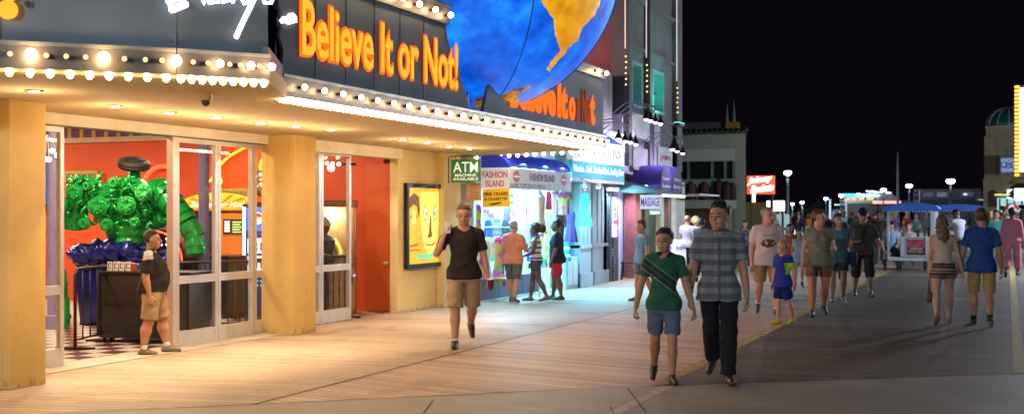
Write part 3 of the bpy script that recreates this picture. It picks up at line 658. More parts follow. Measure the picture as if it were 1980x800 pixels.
# ------------------------------------------------------------------ hanging signs under the marquee
def board(name, lab, cat, px0, px1, py0, py1, y, mat, th=.03, tilt=0, frame=None):
    """upright board facing back along the boardwalk (towards -y)"""
    a = PY(px0, py0, y); b = PY(px1, py1, y); w_, h_ = b.x-a.x, a.z-b.z
    o = thing(name, lab, cat, ((a.x+b.x)/2, y, b.z)); o.rotation_euler = (0, tilt, 0)
    MB().box((-w_/2, 0, 0), (w_/2, th, h_), bev=.006).build('panel', mat, o, smooth=True)
    return o, w_, h_
def lett(o, s, x, z, w_, h_, mat, y=-.004, bold=.03, name='lettering', **k):
    return text(name, s, mat, o, (x, y, z), (1, 0, 0), (0, 0, 1), w_, h_, .003, bold, **k)
GRN = M('sign_green', (.02, .14, .045), .4, es=.25, ecol=(.03, .25, .07)); SW = M('sign_white', (.8, .78, .7), .5, es=.5, ecol=(.95, .95, .85))
o, w_, h_ = board('hanging_sign', 'green hanging sign reading ATM machine available', 'sign', 872, 929, 309, 352, 19.4, GRN)
lett(o, 'ATM', -w_*.42, h_*.44, w_*.84, h_*.46, SW, bold=.006); lett(o, 'MACHINE', -w_*.36, h_*.25, w_*.72, h_*.13, SW, bold=.01); lett(o, 'AVAILABLE', -w_*.43, h_*.08, w_*.86, h_*.13, SW, bold=.01)
mb = MB(); mb.tube([(-w_*.6, .015, -.02), (-w_*.6, .015, h_+.03), (-w_*.55, .015, h_+.06), (w_*.5, .015, h_+.06)], .01, 6); mb.tube([(w_*.35, .015, h_+.06), (w_*.35, .015, h_)], .006, 6); mb.tube([(-w_*.35, .015, h_+.06), (-w_*.35, .015, h_)], .006, 6); mb.build('bracket', BLK, o)
PNK = M('sign_salmon', (.62, .40, .28), .5); RDL = M('letter_red', (.62, .03, .02), .5); NVL = M('letter_brown', (.08, .04, .02), .5); PUR = M('letter_purple', (.10, .05, .45), .5)
o, w_, h_ = board('hanging_sign', 'small salmon notice board hanging below the green sign', 'sign', 902, 930, 353, 388, 19.7, PNK)
mb = MB()
for k in range(6):
    zz = h_*(.12+.14*k); mb.box((-w_*(.36-.05*(k % 3)), -.003, zz), (w_*(.36-.07*(k % 2)), -.001, zz+h_*.045))
mb.build('print_line', M('faded_print', (.45, .12, .08), .6), o)
SY = M('sign_yellow', (.75, .42, .02), .5, es=.35, ecol=(1, .55, .02))
o, w_, h_ = board('hanging_sign', 'tilted yellow hanging sign reading fine cigars and cigarettes', 'sign', 933, 986, 365, 400, 20.4, SY, tilt=-.03)
lett(o, 'FINE CIGARS', -w_*.44, h_*.62, w_*.88, h_*.2, NVL); lett(o, '& CIGARETTES', -w_*.42, h_*.36, w_*.84, h_*.16, NVL)
MB().tube([(-w_*.22, -.01, h_*.13), (-w_*.05, -.012, h_*.17), (w_*.2, -.01, h_*.24)], [.012, .018, .01], 8).build('cigar_mark', NVL, o)
# ------------------------------------------------------------------ clothes shop
CY = M('cyan_lit_paint', (.50, .66, .70), .5, 0, .06, 2); SHW = M('shop_white', (.72, .76, .78), .5, 0, .05, 2); BLUE = M('awning_blue', (.02, .05, .75), .55, 0, .15, 3, .2, es=.12, ecol=(.04, .08, 1))  # backlight through the blue awning fabric is put in as a faint glow
WV = M('valance_side_lit', (.70, .70, .74), .6, 0, .04, 3, es=.28, ecol=(.85, .88, 1)); WVF = M('valance_front_shaded', (.62, .65, .72), .6, 0, .05, 3, es=.12, ecol=(.75, .85, 1))  # one white valance: brighter side and dimmer front, light put into the colour
fs = thing('clothes_shop', 'bright white lit beachwear shop opening beyond the yellow wall', 'shop', (-9.3, 22.6, 0))
mb = MB(); mb.box((-12.0, 20.75, 0), (-11.8, 25.0, 3)); part('back_wall', mb, M('slat_wall', (.16, .24, .28), .6, 0, .2, 3), fs)
part('side_wall', MB().box((-11.8, 20.62, 0), (-9.4, 20.74, 3)), SHW, fs); part('side_wall', MB().box((-11.8, 24.75, 0), (-9.3, 24.88, 3)), SHW, fs)
part('ceiling', MB().box((-12, 20.6, 3.0), (-9.0, 25, 3.1)), SHW, fs); part('shop_floor', MB().box((-11.8, 20.75, 0), (-9.2, 24.7, .02)), M('pale_floor', (.5, .52, .5), .3), fs)
part('upper_wall', MB().box((-12.5, 20.7, 3.1), (-9.2, 28.6, 5.2)), M('upper_plaster', (.30, .28, .30), .8), fs)
part('kick_panel', MB().box((-9.45, 20.8, .02), (-9.35, 23.9, .42)), M('blue_grey_panel', (.10, .13, .22), .6), fs)
m1 = MB()
for k in range(5): m1.box((-9.35, 20.8+k*.75, .06), (-9.34, 20.84+k*.75, .38))
m1.each('kick_batten', M('kick_line', (.25, .28, .35), .6), fs, world=True)
TU = M('fluorescent_tube', (1, 1, 1), .5, es=14, ecol=(.5, .88, 1))
for i, (xx, yy) in enumerate([(-10.1, 22.0), (-10.1, 23.9), (-11.1, 22.9)]):
    o = thing('fluorescent_light', ['fluorescent ceiling light nearest the front of the clothes shop', 'fluorescent ceiling light deeper along the clothes shop front', 'fluorescent ceiling light at the back of the clothes shop'][i], 'ceiling light', (xx, yy, 2.98))
    MB().box((-.12, -.65, -.05), (.12, .65, 0), bev=.01).build('housing', WHT, o)
    m1 = MB(); m1.tube([(-.06, -.62, -.08), (-.06, .62, -.08)], .016, 8); m1.tube([(.06, -.62, -.08), (.06, .62, -.08)], .016, 8); m1.build('tube', TU, o)
    light('AREA', 'tube_lamp', (0, 0, -.11), 95, (.40, .80, 1), o, .25, sy=1.2)
# awning with ribbed barrel top and two-sided valance
xa, xw_ = -8.7, -9.28; ya, yb = 20.7, 24.15
aw = thing('shop_awning', 'blue ribbed awning over a white fashion island valance', 'awning', (xa, (ya+yb)/2, 2.16))
mb = MB(); prof = [(xa-(xa-xw_)*(1-math.cos(t)), 2.56+.30*math.sin(t)) for t in [math.pi/2*k/8 for k in range(9)]]
for k in range(20):
    y0_ = ya+.0+(yb-ya)*k/20; y1_ = ya+(yb-ya)*(k+1)/20
    nseg = 4
    for q in range(nseg):
        f0, f1 = q/nseg, (q+1)/nseg; b0 = .02*math.sin(math.pi*((k*nseg+q) % 12)/12); b1 = .02*math.sin(math.pi*((k*nseg+q+1) % 12 or 12)/12)
        vs_ = [(x, y0_+(y1_-y0_)*f0, z+b0) for x, z in prof]+[(x, y0_+(y1_-y0_)*f1, z+b1) for x, z in prof]; n = len(prof)
        mb.add(vs_, [(i, i+1, n+i+1, n+i) for i in range(n-1)])
mb.prism([(xa, ya, 2.56)]+[(x, ya, z) for x, z in prof]+[(xw_, ya, 2.56)], (0, .01, 0))
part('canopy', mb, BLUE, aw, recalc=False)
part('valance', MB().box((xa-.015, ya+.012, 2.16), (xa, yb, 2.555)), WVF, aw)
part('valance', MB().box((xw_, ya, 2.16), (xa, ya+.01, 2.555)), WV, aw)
y_1, y_2 = Y(1024, xa), Y(1072, xa)
wtext('lettering', 'FASHION ISLAND', M('letter_plum', (.22, .03, .10), .5), aw, (xa+.006, y_1, 2.335), R_, U_, y_2-y_1, .15, .004, .02)
wtext('lettering', 'LADIES TOPS BEACHWEAR', M('letter_grey', (.25, .25, .30), .5), aw, (xa+.006, Y(984, xa), 2.185), R_, U_, Y(1055, xa)-Y(984, xa), .09, .004, .01)
for px in (999, 1090):
    c_ = PX(px, 339 if px < 1050 else 344, xa+.004); 
    part('roundel', MB().prism([(c_.x, c_.y+.17*math.cos(k*.2618), 2.40+.115*math.sin(k*.2618)) for k in range(24)], (.004, 0, 0)), M('roundel_red', (.50, .05, .08), .5), aw)
    wtext('roundel_text', 'fashion', SW, aw, (c_.x+.006, c_.y-.13, 2.385), R_, U_, .26, .04, .002)
w_ = xa-xw_
wtext('lettering', 'FASHION', RDL, aw, (xw_+.03, ya-.004, 2.37), (1, 0, 0), U_, w_-.06, .125, .003, .015)
wtext('lettering', 'ISLAND', RDL, aw, (xw_+.10, ya-.004, 2.20), (1, 0, 0), U_, w_-.2, .125, .003, .015)
for i, yy in enumerate((21.5, 22.7, 23.7)):
    o = thing('awning_light', ['fluorescent batten under the near end of the blue awning', 'fluorescent batten under the middle of the blue awning', 'fluorescent batten under the far end of the blue awning'][i], 'light', (-9.1, yy, 2.52)); MB().box((-.05, -.45, 0), (.05, .45, .05)).build('housing', WHT, o)
    MB().tube([(0, -.42, -.03), (0, .42, -.03)], .018, 8).build('tube', TU, o); light('AREA', 'tube_lamp', (0, 0, -.06), 120, (.17, .68, 1), o, .2, sy=.9, target=Vector((0.5, 0, -1.0)))
# garments on hangers: each one a thing
def cloth_mat(i, col, pat=0, col2=(.8, .8, .8)):
    nm = 'garment_fabric_%d' % i; nt = NT(nm, .8); p_ = nt.tc.outputs['Object']
    if pat == 1:      # big blots
        v = nt.t.nodes.new('ShaderNodeTexVoronoi'); v.inputs['Scale'].default_value = 7; nt.link(p_, v.inputs['Vector'])
        nt.base(nt.mix(nt.math('LESS_THAN', v.outputs['Distance'], .38), col, col2))
    elif pat == 2:    # mixed print
        v = nt.t.nodes.new('ShaderNodeTexVoronoi'); v.inputs['Scale'].default_value = 6; nt.link(p_, v.inputs['Vector'])
        h = nt.t.nodes.new('ShaderNodeHueSaturation'); h.inputs['Saturation'].default_value = 1.6; nt.link(v.outputs['Color'], h.inputs['Color']); nt.base(nt.mix(.35, h.outputs[0], col))
    elif pat == 3:
        s = nt.sep(p_); nt.base(nt.mix(nt.math('GREATER_THAN', nt.math('SINE', nt.math('MULTIPLY', s[2], 40)), .2), col, col2))
    else: nt.base(nt.mix(nt.noise(p_, 6), tuple(x*.75 for x in col), col))
    nt.bump(nt.noise(p_, 14, 4), .4, .01)
    return nt.m
gi = 0
HANG = M('hanger_wire', (.4, .4, .42), .3, .8)
def garment(kind, px, py_top, py_bot, y, wpx, col, lab, pat=0, col2=(.8, .8, .8), rz=0):
    global gi; gi += 1
    x, t = ony(px, y); zt, zb = zat(py_top, t), zat(py_bot, t); h = zt-zb; hw = wpx/F*t/2; dp = min(.11, hw*.5)
    o = thing('hanging_'+kind, lab, kind, (x, y, zt), rz)
    S = {'dress': [(0, .38), (.05, .55), (.16, .62), (.32, .5), (.42, .46), (.7, .8), (1, 1)], 'shirt': [(0, .35), (.06, .95), (.3, .98), (.34, .62), (.7, .66), (1, .7)], 'skirt': [(0, .5), (.4, .75), (1, 1)], 'blouse': [(0, .4), (.1, .62), (.45, .7), (1, .8)], 'trousers': [(0, .8), (.3, .9), (1, .8)]}[kind]
    n = 28; rows = []
    rr = random.Random(gi); ph = rr.uniform(0, 6)
    for k in range(15):
        v = k/14; f = np.interp(v, [a for a, b in S], [b for a, b in S])
        rows.append([(hw*f*math.cos(2*math.pi*q/n)*(1+.04*math.sin(5*q+ph)), dp*(.35+.65*v)*f*(1+.30*v*math.sin(2*math.pi*q/n*7+ph))*math.sin(2*math.pi*q/n), -h*v) for q in range(n)])
    m1 = MB(); m1.add([p for r in rows for p in r], [(i*n+k, i*n+(k+1) % n, (i+1)*n+(k+1) % n, (i+1)*n+k) for i in range(14) for k in range(n)]+[tuple(range(n))])
    m1.build('fabric', cloth_mat(gi, col, pat, col2), o, smooth='all')
    MB().tube([(-hw*.35, 0, -.01), (0, 0, .07), (hw*.35, 0, -.01)], .006, 5).tube([(0, 0, .07), (0, 0, .12), (.02, 0, .15), (.035, 0, .13)], .004, 5).build('hanger', HANG, o)
    return o
Wc = (.85, .88, .92)
garment('trousers', 906, 390, 560, 20.9, 30, (.02, .02, .04), 'black trousers hanging at the near edge of the clothes shop')
garment('dress', 924, 395, 480, 21.1, 26, (.18, .12, .10), 'brown patterned dress hanging behind the black trousers', 2)
garment('blouse', 945, 410, 440, 22.0, 34, (.12, .35, .45), 'teal patterned top hanging below the yellow cigars sign', 2)
garment('skirt', 944, 425, 458, 21.6, 22, (.02, .12, .40), 'dark blue skirt hanging left of the pleated grey one')
garment('skirt', 961, 422, 456, 21.6, 22, (.20, .22, .24), 'grey pleated skirt hanging below the cigars sign', 3, (.35, .36, .4))
garment('skirt', 977, 425, 458, 21.7, 24, (.05, .06, .10), 'black skirt hanging right of the pleated grey skirt')
garment('blouse', 980, 398, 428, 21.9, 18, (.22, .12, .50), 'violet top hanging right of the cigars sign')
garment('blouse', 992, 395, 436, 21.8, 12, (.75, .12, .16), 'narrow red and white top beside the violet one', 3, Wc)
garment('dress', 1008, 368, 470, 22.4, 40, Wc, 'long white dress hanging above the man in the salmon shirt')
garment('dress', 1043, 372, 452, 21.9, 30, (.80, .84, .86), 'white dress with yellow blots on the middle display form', 1, (.85, .55, .02))
garment('dress', 1060, 400, 500, 22.6, 26, (.7, .75, .85), 'pale floral dress behind the man in the navy shirt', 1, (.75, .5, .1))
garment('blouse', 1061, 370, 405, 22.0, 16, (.80, .12, .45), 'bright pink top hanging right of the yellow dotted dress')
garment('blouse', 1072, 370, 415, 22.6, 22, (.75, .45, .42), 'pale peach top hanging right of the bright pink one')
garment('shirt', 1090, 372, 415, 22.6, 34, (.45, .48, .50), 'grey sequined shirt hanging near the far end of the shop', 2)
garment('dress', 1104, 408, 468, 23.4, 30, (.10, .06, .28), 'dark purple dress hanging at the far end of the shop')
garment('dress', 941, 462, 556, 21.2, 26, Wc, 'white knit dress on the low rack behind the walking man')
garment('dress', 964, 458, 552, 21.35, 30, (.75, .08, .35), 'multicoloured pink and yellow tie-dye dress on the low rack', 2)
garment('blouse', 931, 500, 560, 21.1, 16, (.45, .08, .45), 'purple patterned top at the near end of the low rack', 2)
garment('skirt', 1072, 500, 556, 22.6, 22, (.10, .12, .45), 'blue sarong skirt hanging between the two shoppers', 2)
garment('dress', 1131, 373, 438, 25.2, 34, (.12, .62, .52), 'turquoise dress hanging outside at the jewelry shop corner')
rg = random.Random(4)
GC = [('lime', (.35, .60, .10)), ('coral', (.80, .22, .15)), ('sky blue', (.15, .45, .80)), ('magenta', (.65, .05, .40)), ('lemon', (.85, .75, .15)), ('violet', (.25, .10, .55)), ('aqua', (.05, .50, .55)), ('ivory', (.80, .78, .70)), ('scarlet', (.70, .03, .04)), ('indigo', (.05, .06, .35)), ('peach', (.85, .50, .35)), ('charcoal', (.06, .06, .07)), ('mint', (.35, .75, .60)), ('rose', (.75, .25, .40)), ('amber', (.80, .40, .05)), ('turquoise blue', (.02, .35, .60))]
for k, (cn_, cc_) in enumerate(GC):
    px_ = 916+k*12.0; up = k % 2 == 0
    garment(['blouse', 'shirt', 'dress', 'skirt'][k % 4], px_, (374 if px_ > 985 else 402) if up else 440+4*(k % 3), (415 if px_ > 985 else 440) if up else 505+6*(k % 3), 22.9+.05*k if px_ > 960 else 21.9, 17+3*(k % 3), cc_, '%s %s hanging in the %s row at the back of the clothes shop' % (cn_, ['blouse', 'shirt', 'dress', 'skirt'][k % 4], 'upper' if up else 'lower'), [0, 2, 1, 3][(k//2) % 4], (.85, .85, .85))
# a low clothes rack
o = thing('clothes_rack', 'low chrome clothes rack with white hangers at the shop front', 'clothes rack', (PY(948, 450, 21.25).x, 21.28, 0))
mb = MB(); hz_ = PY(948, 455, 21.25).z+.16; mb.tube([(-.38, 0, hz_), (.42, 0, hz_)], .012, 8); mb.tube([(-.38, 0, hz_), (-.38, 0, .45)], .012, 8); mb.tube([(.42, 0, hz_), (.42, 0, .45)], .012, 8); mb.box((-.4, -.2, .42), (.44, .2, .45)); mb.build('frame', ALU, o)
o = thing('dress_form', 'white display form carrying the yellow dotted dress', 'mannequin', (PY(1043, 372, 21.9).x, 21.9, 0)); zt = PY(1043, 372, 21.9).z
MB().lathe((0, .0, 0), [(.14, 0), (.14, .02), (.015, .03), (.015, zt-.7), (.09, zt-.65), (.11, zt-.35), (.12, zt-.1), (.05, zt-.02), (.045, zt+.03), (.001, zt+.04)], 16).build('form', WHT, o, smooth=True)
# ------------------------------------------------------------------ jewelry shop
xj = -9.0
js = thing('jewelry_shop', 'pale cyan lit jewelry shop front with pilasters and a glass display window', 'shop', (xj, 27, 0))
y = lambda px, x=xj: onx(px, x)[0]
part('wall', MB().box((-12, 25.02, 0), (-9.6, 28.6, 3.1)), SHW, js)
def pil(px0, px1, x, z1, mat, name='pilaster', base=True, d=.3, par=js):
    a, b = y(px0, x), y(px1, x); m1 = MB(); m1.box((x-d, a, 0), (x, b, z1), bev=.008)
    if base: m1.box((x-d, a-.0, 0), (x+.05, b+.0, .32)); m1.box((x-d, a, .9), (x+.03, b, .97)); m1.box((x-d, a+.03, z1-.12), (x+.04, b, z1-.02))
    m1.box((x, a+(b-a)*.3, 1.0), (x+.02, a+(b-a)*.42, z1-.15)); m1.box((x, a+(b-a)*.6, 1.0), (x+.02, a+(b-a)*.72, z1-.15))
    return part(name, m1, mat, par)
pil(1122, 1143, xj, 2.5, CY); pil(1146, 1174, xj-.1, 2.6, M('grey_cyan_paint', (.34, .42, .46), .6, 0, .08, 2))
part('stall_riser', MB().box((-9.25, y(1098)-.0, 0), (-9.05, y(1122)-.01, .72), bev=.01), CY, js); m1 = MB()
m1.box((-9.05, y(1100)+.06, .1), (-9.03, y(1109), .62)); m1.box((-9.05, y(1111), .1), (-9.03, y(1120), .62)); m1.each('riser_panel', SHW, js, world=True)
part('window_pane', MB().box((-9.16, y(1098), .74), (-9.15, y(1122)-.01, 2.45)), GLASS, js)
part('window_display', MB().box((-9.55, y(1099), .74), (-9.25, y(1112), 1.0), bev=.01), WHT, js)
(MB().box((-9.3, y(1174)+.01, 0), (-9.1, y(1181), 2.55)).box((-9.3, y(1193), 0), (-9.1, y(1203), 2.55)).box((-9.3, y(1181), 2.35), (-9.12, y(1193), 2.55))).each('door_frame', M('black_frame', (.03, .03, .035), .4), js, world=True)
# cash machine kiosk with a neon sign
a, b = y(1180, -9.12), y(1194, -9.12)
km = thing('cash_machine', 'dark cash machine cabinet with a vertical red and white neon sign', 'cash machine', (-9.12, (a+b)/2, 0)); hw = (b-a)/2-.01
MB().box((-.4, -hw, 0), (.0, hw, 2.34), bev=.01).build('cabinet', M('slate_cabinet', (.05, .06, .07), .4), km)
MB().box((.0, -hw*.62, 1.1), (.03, hw*.62, 2.1), bev=.005).build('light_box', M('violet_lightbox', (.3, .3, .9), .5, es=1.6, ecol=(.42, .40, 1)), km)
for k, (zz, hh, m_) in enumerate(((1.9, .14, WL), (1.28, .1, WL), (1.14, .07, WL))): MB().box((.031, -hw*.5, zz), (.035, hw*.5, zz+hh), bev=.001).build('light_panel', WL, km)
NR = M('deep_red_neon', (.6, .02, .03), .5, es=1.0, ecol=(.9, .04, .05))
for k, ch in enumerate('ATM'): text('lettering', ch, NR, km, (.036, -hw*.45, 1.74-k*.165), R_, U_, hw*.9, .13, .004, .02)
m1 = MB()
for k in range(7): aa = k*.9; m1.box((.0, -hw*.3+.1*math.sin(aa), .35+.07*k), (.02, -hw*.1+.1*math.sin(aa), .39+.07*k))
m1.build('decal', M('pale_decal', (.35, .38, .4), .5), km)
# purple-lit recess
part('recess_wall', MB().box((-9.9, y(1203), 0), (-9.35, y(1230), 2.7)), M('lavender_wall', (.50, .48, .72), .6, 0, .05, 2), js)
m1 = MB(); m1.box((-9.35, y(1207, -9.35), .1), (-9.3, y(1212, -9.35), 2.6)); m1.box((-9.35, y(1219, -9.35), .1), (-9.3, y(1223, -9.35), 2.6)); m1.each('trim', SHW, js, world=True)
# sign board
xs = -8.7; y0_, y1_ = 24.2, 28.0
sg = thing('shop_sign', 'white and teal jewelers sign board above the jewelry shop', 'sign', (xs, 26.1, 2.46))
part('board', MB().box((xs-.12, y0_, 2.86), (xs, y1_, 3.34), bev=.004), M('sign_lit_white', (.5, .6, .6), .5, es=.35, ecol=(.72, .97, 1)), sg)
part('board', MB().box((xs-.12, y0_, 2.47), (xs+.004, y1_, 2.856), bev=.004), M('sign_teal', (.02, .22, .32), .5, es=.42, ecol=(.02, .45, .62)), sg)
part('soffit_box', MB().box((-9.5, y0_, 2.40), (xs, y1_, 2.465)), SHW, sg)
OUT = M('letter_gold_outline', (.16, .15, .10), .5)
wtext('lettering', 'JEWELERS', OUT, sg, (xs+.006, Y(1118, xs), 2.95), R_, U_, y1_-.25-Y(1118, xs), .27, .012, .0)
wtext('lettering', 'JEWELERS', SW, sg, (xs+.02, Y(1118, xs)+.02, 2.965), R_, U_, y1_-.29-Y(1118, xs), .24, .006, -.02)
wtext('lettering', 'Watches . Gold . Stainless Steel . Sterling Silver', M('letter_ice', (.7, .9, .95), .5, es=.8, ecol=(.6, .95, 1)), sg, (xs+.01, y0_+.08, 2.56), R_, U_, y1_-y0_-.16, .2, .004, .015, shear=.15)
m1 = MB(); m1.box((xs+.0, y0_, 2.842), (xs+.02, y1_, 2.872)); part('rail', m1, ALU, sg)
# blue triangular end of an awning above the sign
q0, q1, q2 = PX(1163, 258, -8.9), PX(1204, 283, -8.75), PX(1163, 283, -8.75)
o = thing('blue_canopy', 'small bright blue sloping canopy above the jewelers sign', 'awning', (-8.9, q0.y, 3.36))
part('canopy', MB().prism([(-9.3, q0.y-.3, 3.95), (-9.3, 27.9, 3.44), (-8.72, 27.9, 3.36), (-8.72, q0.y-.3, 3.36)], (0, 0, .03)).prism([(-9.3, q0.y-.3, 3.95), (-8.72, q0.y-.3, 3.36), (-9.3, q0.y-.3, 3.36)], (0, .02, 0)), M('canopy_blue', (.01, .05, .42), .5, es=.12, ecol=(.02, .1, .9)), o)
# flood lamps under the sign
for i, px in enumerate((1132, 1157)):
    q = PX(px, 349, -8.6); q.z = 2.36; o = thing('flood_lamp', ['small white flood lamp under the teal sign, left of the pair', 'small white flood lamp under the teal sign, right of the pair'][i], 'lamp', q)
    MB().lathe((0, 0, 0), [(.03, .06), (.045, .03), (.07, -.04), (.075, -.06)], 12, (.25, -.3, 1)).build('shade', WHT, o, smooth=True)
    MB().ball((-.012, .018, -.05), .05, n=10, m=8).build('bulb', M('white_hot', (1, 1, 1), .3, es=14, ecol=(.75, .95, 1)), o, smooth='all'); MB().tube([(0, 0, .05), (-.1, 0, .1)], .012, 6).build('arm', ALU, o)
    light('SPOT', 'flood_beam', (0, 0, -.1), 240, (.15, .66, 1), o, .05, Vector((.35, -.5, -2.4)), 130, .8)
# teal awning
y0_ = y(1172, -9.25); y1_ = y0_+1.5; t_ = onx(1172, -9.25)[1]; zt0, zb0 = zat(346, t_), zat(371, t_); xo = ony(1268, y0_)[0]; t2 = ony(1268, y0_)[1]; zt1, zb1 = zat(366, t2), zat(374, t2)
aw = thing('teal_awning', 'dark teal sloping awning over the cash machine', 'awning', (-9, y0_, zb0))
part('canopy', MB().add([(-9.25, y0_+.01, zt0), (-9.25, y1_, zt0), (xo, y1_, zt1), (xo, y0_+.01, zt1), (-9.25, y0_+.01, zt0-.03), (-9.25, y1_, zt0-.03), (xo, y1_, zt1-.03), (xo, y0_+.01, zt1-.03)], [(0, 1, 2, 3), (7, 6, 5, 4), (0, 3, 7, 4), (1, 5, 6, 2), (3, 2, 6, 7), (0, 4, 5, 1)]), M('awning_teal', (.008, .075, .08), .6, 0, .15, 2), aw)
part('valance', MB().box((xo-.015, y0_+.01, zb1), (xo, y1_, zt1-.031)), M('awning_teal_edge', (.015, .14, .16), .6), aw)
part('end_panel', MB().prism([(-9.25, y0_, zt0), (xo, y0_, zt1), (xo, y0_, zb1), (-9.25, y0_, zb0)], (0, .008, 0)), M('awning_teal', (.008, .075, .08), .6), aw)
for i, px in enumerate((1190, 1225)):
    yy = y(px, -8.9); o = thing('awning_light', ['violet white fluorescent batten under the near half of the teal awning', 'violet white fluorescent batten under the far half of the teal awning'][i], 'light', (-8.95, yy, 2.3)); MB().box((-.05, -.5, 0), (.05, .5, .05)).build('housing', WHT, o)
    MB().tube([(0, -.47, -.03), (0, .47, -.03)], .022, 8).build('tube', M('violet_tube', (1, 1, 1), .5, es=12, ecol=(.80, .72, 1)), o); light('AREA', 'tube_lamp', (0, 0, -.06), 70, (.62, .58, 1) if i else (.45, .8, 1), o, .2, sy=.9, target=Vector((.5, 0, -1.2)))
# stool
q = G(1216, 540); o = thing('stool', 'dark low stool standing against the lavender wall', 'stool', (q.x, q.y, 0), .2)
MB().box((-.2, -.18, .42), (.2, .18, .46), bev=.012).build('seat', BLK, o)
for sx in (-1, 1):
    for sy in (-1, 1): MB().tube([(sx*.16, sy*.14, .42), (sx*.19, sy*.17, 0)], .016, 6).build('leg', BLK, o)
m1 = MB(); m1.tube([(-.17, -.15, .2), (.17, -.15, .2)], .01, 5); m1.tube([(-.17, .15, .2), (.17, .15, .2)], .01, 5); m1.each('stretcher', BLK, o)
# ------------------------------------------------------------------ tower building with the massage shop
xt = -9.0; yt0, yt1 = y(1207), y(1309)
tw = thing('tower_building', 'tall grey corner building with teal lit stained glass windows and a mauve side wall', 'building', (xt, 31.5, 0))
STN = M('grey_stone', (.16, .155, .16), .8, 0, .2, 1.2, .5); MAUVE = M('mauve_brick', (.26, .085, .10), .85, 0, .25, 1.5, .5)
part('side_wall', MB().box((-22, yt0, 3.2), (-9.35, yt0+.2, 12)), MAUVE, tw)
nt = NT('stained_wall', .9); p_ = nt.geo.outputs['Position']; nt.base(nt.ramp(nt.noise(p_, 1.4, 6, .65), [(.42, (.035, .025, .025)), (.56, (.12, .06, .06))]))
part('side_wall_base', MB().box((-13, yt0-.02, 3.0), (-9.6, yt0-.001, 4.75)), MATS['stained_wall'], tw)
yw = [(y(1219), y(1243)), (y(1262), y(1285))]
w1, w2 = (y(1220), y(1240)), (y(1261), y(1282)); zw0, zw1 = 4.45, 5.65
# front wall built round two window openings
mb = MB(); zt_ = 12
segs = [yt0, w1[0], w1[1], w2[0], w2[1], yt1]
mb.box((xt-.35, segs[0], 3.0), (xt, segs[1], zt_)); mb.box((xt-.35, segs[2], 3.0), (xt, segs[3], zt_)); mb.box((xt-.35, segs[4], 3.0), (xt, segs[5], zt_))
for a, b in (w1, w2): mb.box((xt-.35, a, 3.0), (xt, b, zw0)); mb.box((xt-.35, a, zw1), (xt, b, zt_))
part('front_wall', mb, STN, tw)
mb = MB()
for px0, px1 in ((1205, 1211), (1246, 1252), (1300, 1309)): a, b = y(px0), y(px1); mb.box((xt, a, 2.9), (xt+.16, b, zt_), bev=.01)
mb.box((xt, yt0, 5.95), (xt+.08, yt1, 6.05)); mb.box((xt, yt0, 7.2), (xt+.1, yt1, 7.32)); mb.box((xt, yt0, 4.22), (xt+.1, yt1, 4.32))
mb.each('pier', STN, tw, world=True)
GT = M('teal_reveal', (.14, .32, .30), .5, es=.05, ecol=(.1, .8, .7))
cols = [(.02, .12, .7), (.8, .65, .05), (.05, .45, .12), (.1, .4, .6), (.02, .08, .4), (.7, .55, .1)]
for wi, (a, b) in enumerate((w1, w2)):
    fr = MB(); fr.box((xt-.3, a+.001, zw0), (xt+.03, a+.07, zw1)); fr.box((xt-.3, b-.07, zw0), (xt+.03, b-.001, zw1)); fr.box((xt-.3, a+.07, zw1-.08), (xt+.03, b-.07, zw1)); fr.box((xt-.3, a, zw0), (xt+.06, b, zw0+.07))
    fo = part('window', fr, GT, tw); mid = (a+b)/2
    m1 = MB(); m1.box((xt-.26, mid-.02, zw0+.07), (xt-.2, mid+.02, zw1-.08)); m1.box((xt-.26, a+.07, (zw0+zw1)/2), (xt-.2, b-.07, (zw0+zw1)/2+.04)); m1.each('glazing_bar', BLK, fo)
    rr = random.Random(3+wi); PM = [M('stained_%d' % k, c, .3, es=.55, ecol=c) for k, c in enumerate(cols)]; m1 = MB()
    for r in range(8):
        for c in range(4):
            ya_, yb_ = a+.07+(b-a-.14)*c/4, a+.07+(b-a-.14)*(c+1)/4; za, zb = zw0+.07+(zw1-zw0-.15)*r/8, zw0+.07+(zw1-zw0-.15)*(r+1)/8
            m1.box((xt-.28, ya_+.004, za+.004), (xt-.27, yb_-.004, zb-.004), rr.choice([0, 0, 3, 3, 4] if rr.random() < .6 else ([1, 5, 0] if wi == 0 else [2, 2, 1])))
    sub('stained_pane', m1, PM, fo)
o = thing('window_lamp', 'green wall lamp washing the upper front of the grey corner building', 'lamp', (xt+.75, (yt0+yt1)/2, 4.1)); MB().box((-.08, -.3, -.04), (.08, .3, .04), bev=.01).build('housing', BLK, o); MB().box((-.07, -.28, .041), (.07, .28, .05)).build('lens', M('teal_lens', (.1, .8, .7), .4, es=3, ecol=(.15, 1, .8)), o); light('SPOT', 'wash_beam', (0, 0, .1), 130, (.2, 1, .82), o, .05, Vector((-.75, 0, 1.6)), 130, 1)
o = thing('added_floodlight', 'small floodlight on the shop roof washing the mauve side wall', 'floodlight', (-11.2, 25.6, 5.25)); MB().box((-.12, -.08, 0), (.12, .08, .16), bev=.01).build('housing', BLK, o); MB().box((-.1, .081, .02), (.1, .09, .14)).build('lens', M('pink_lens', (1, .7, .7), .4, es=3, ecol=(1, .6, .55)), o); light('SPOT', 'flood_beam', (0, .12, .1), 420, (1, .62, .58), o, .1, Vector((.8, 2.6, 1.6)), 140, 1)  # floodlight added only to brighten the mauve side wall
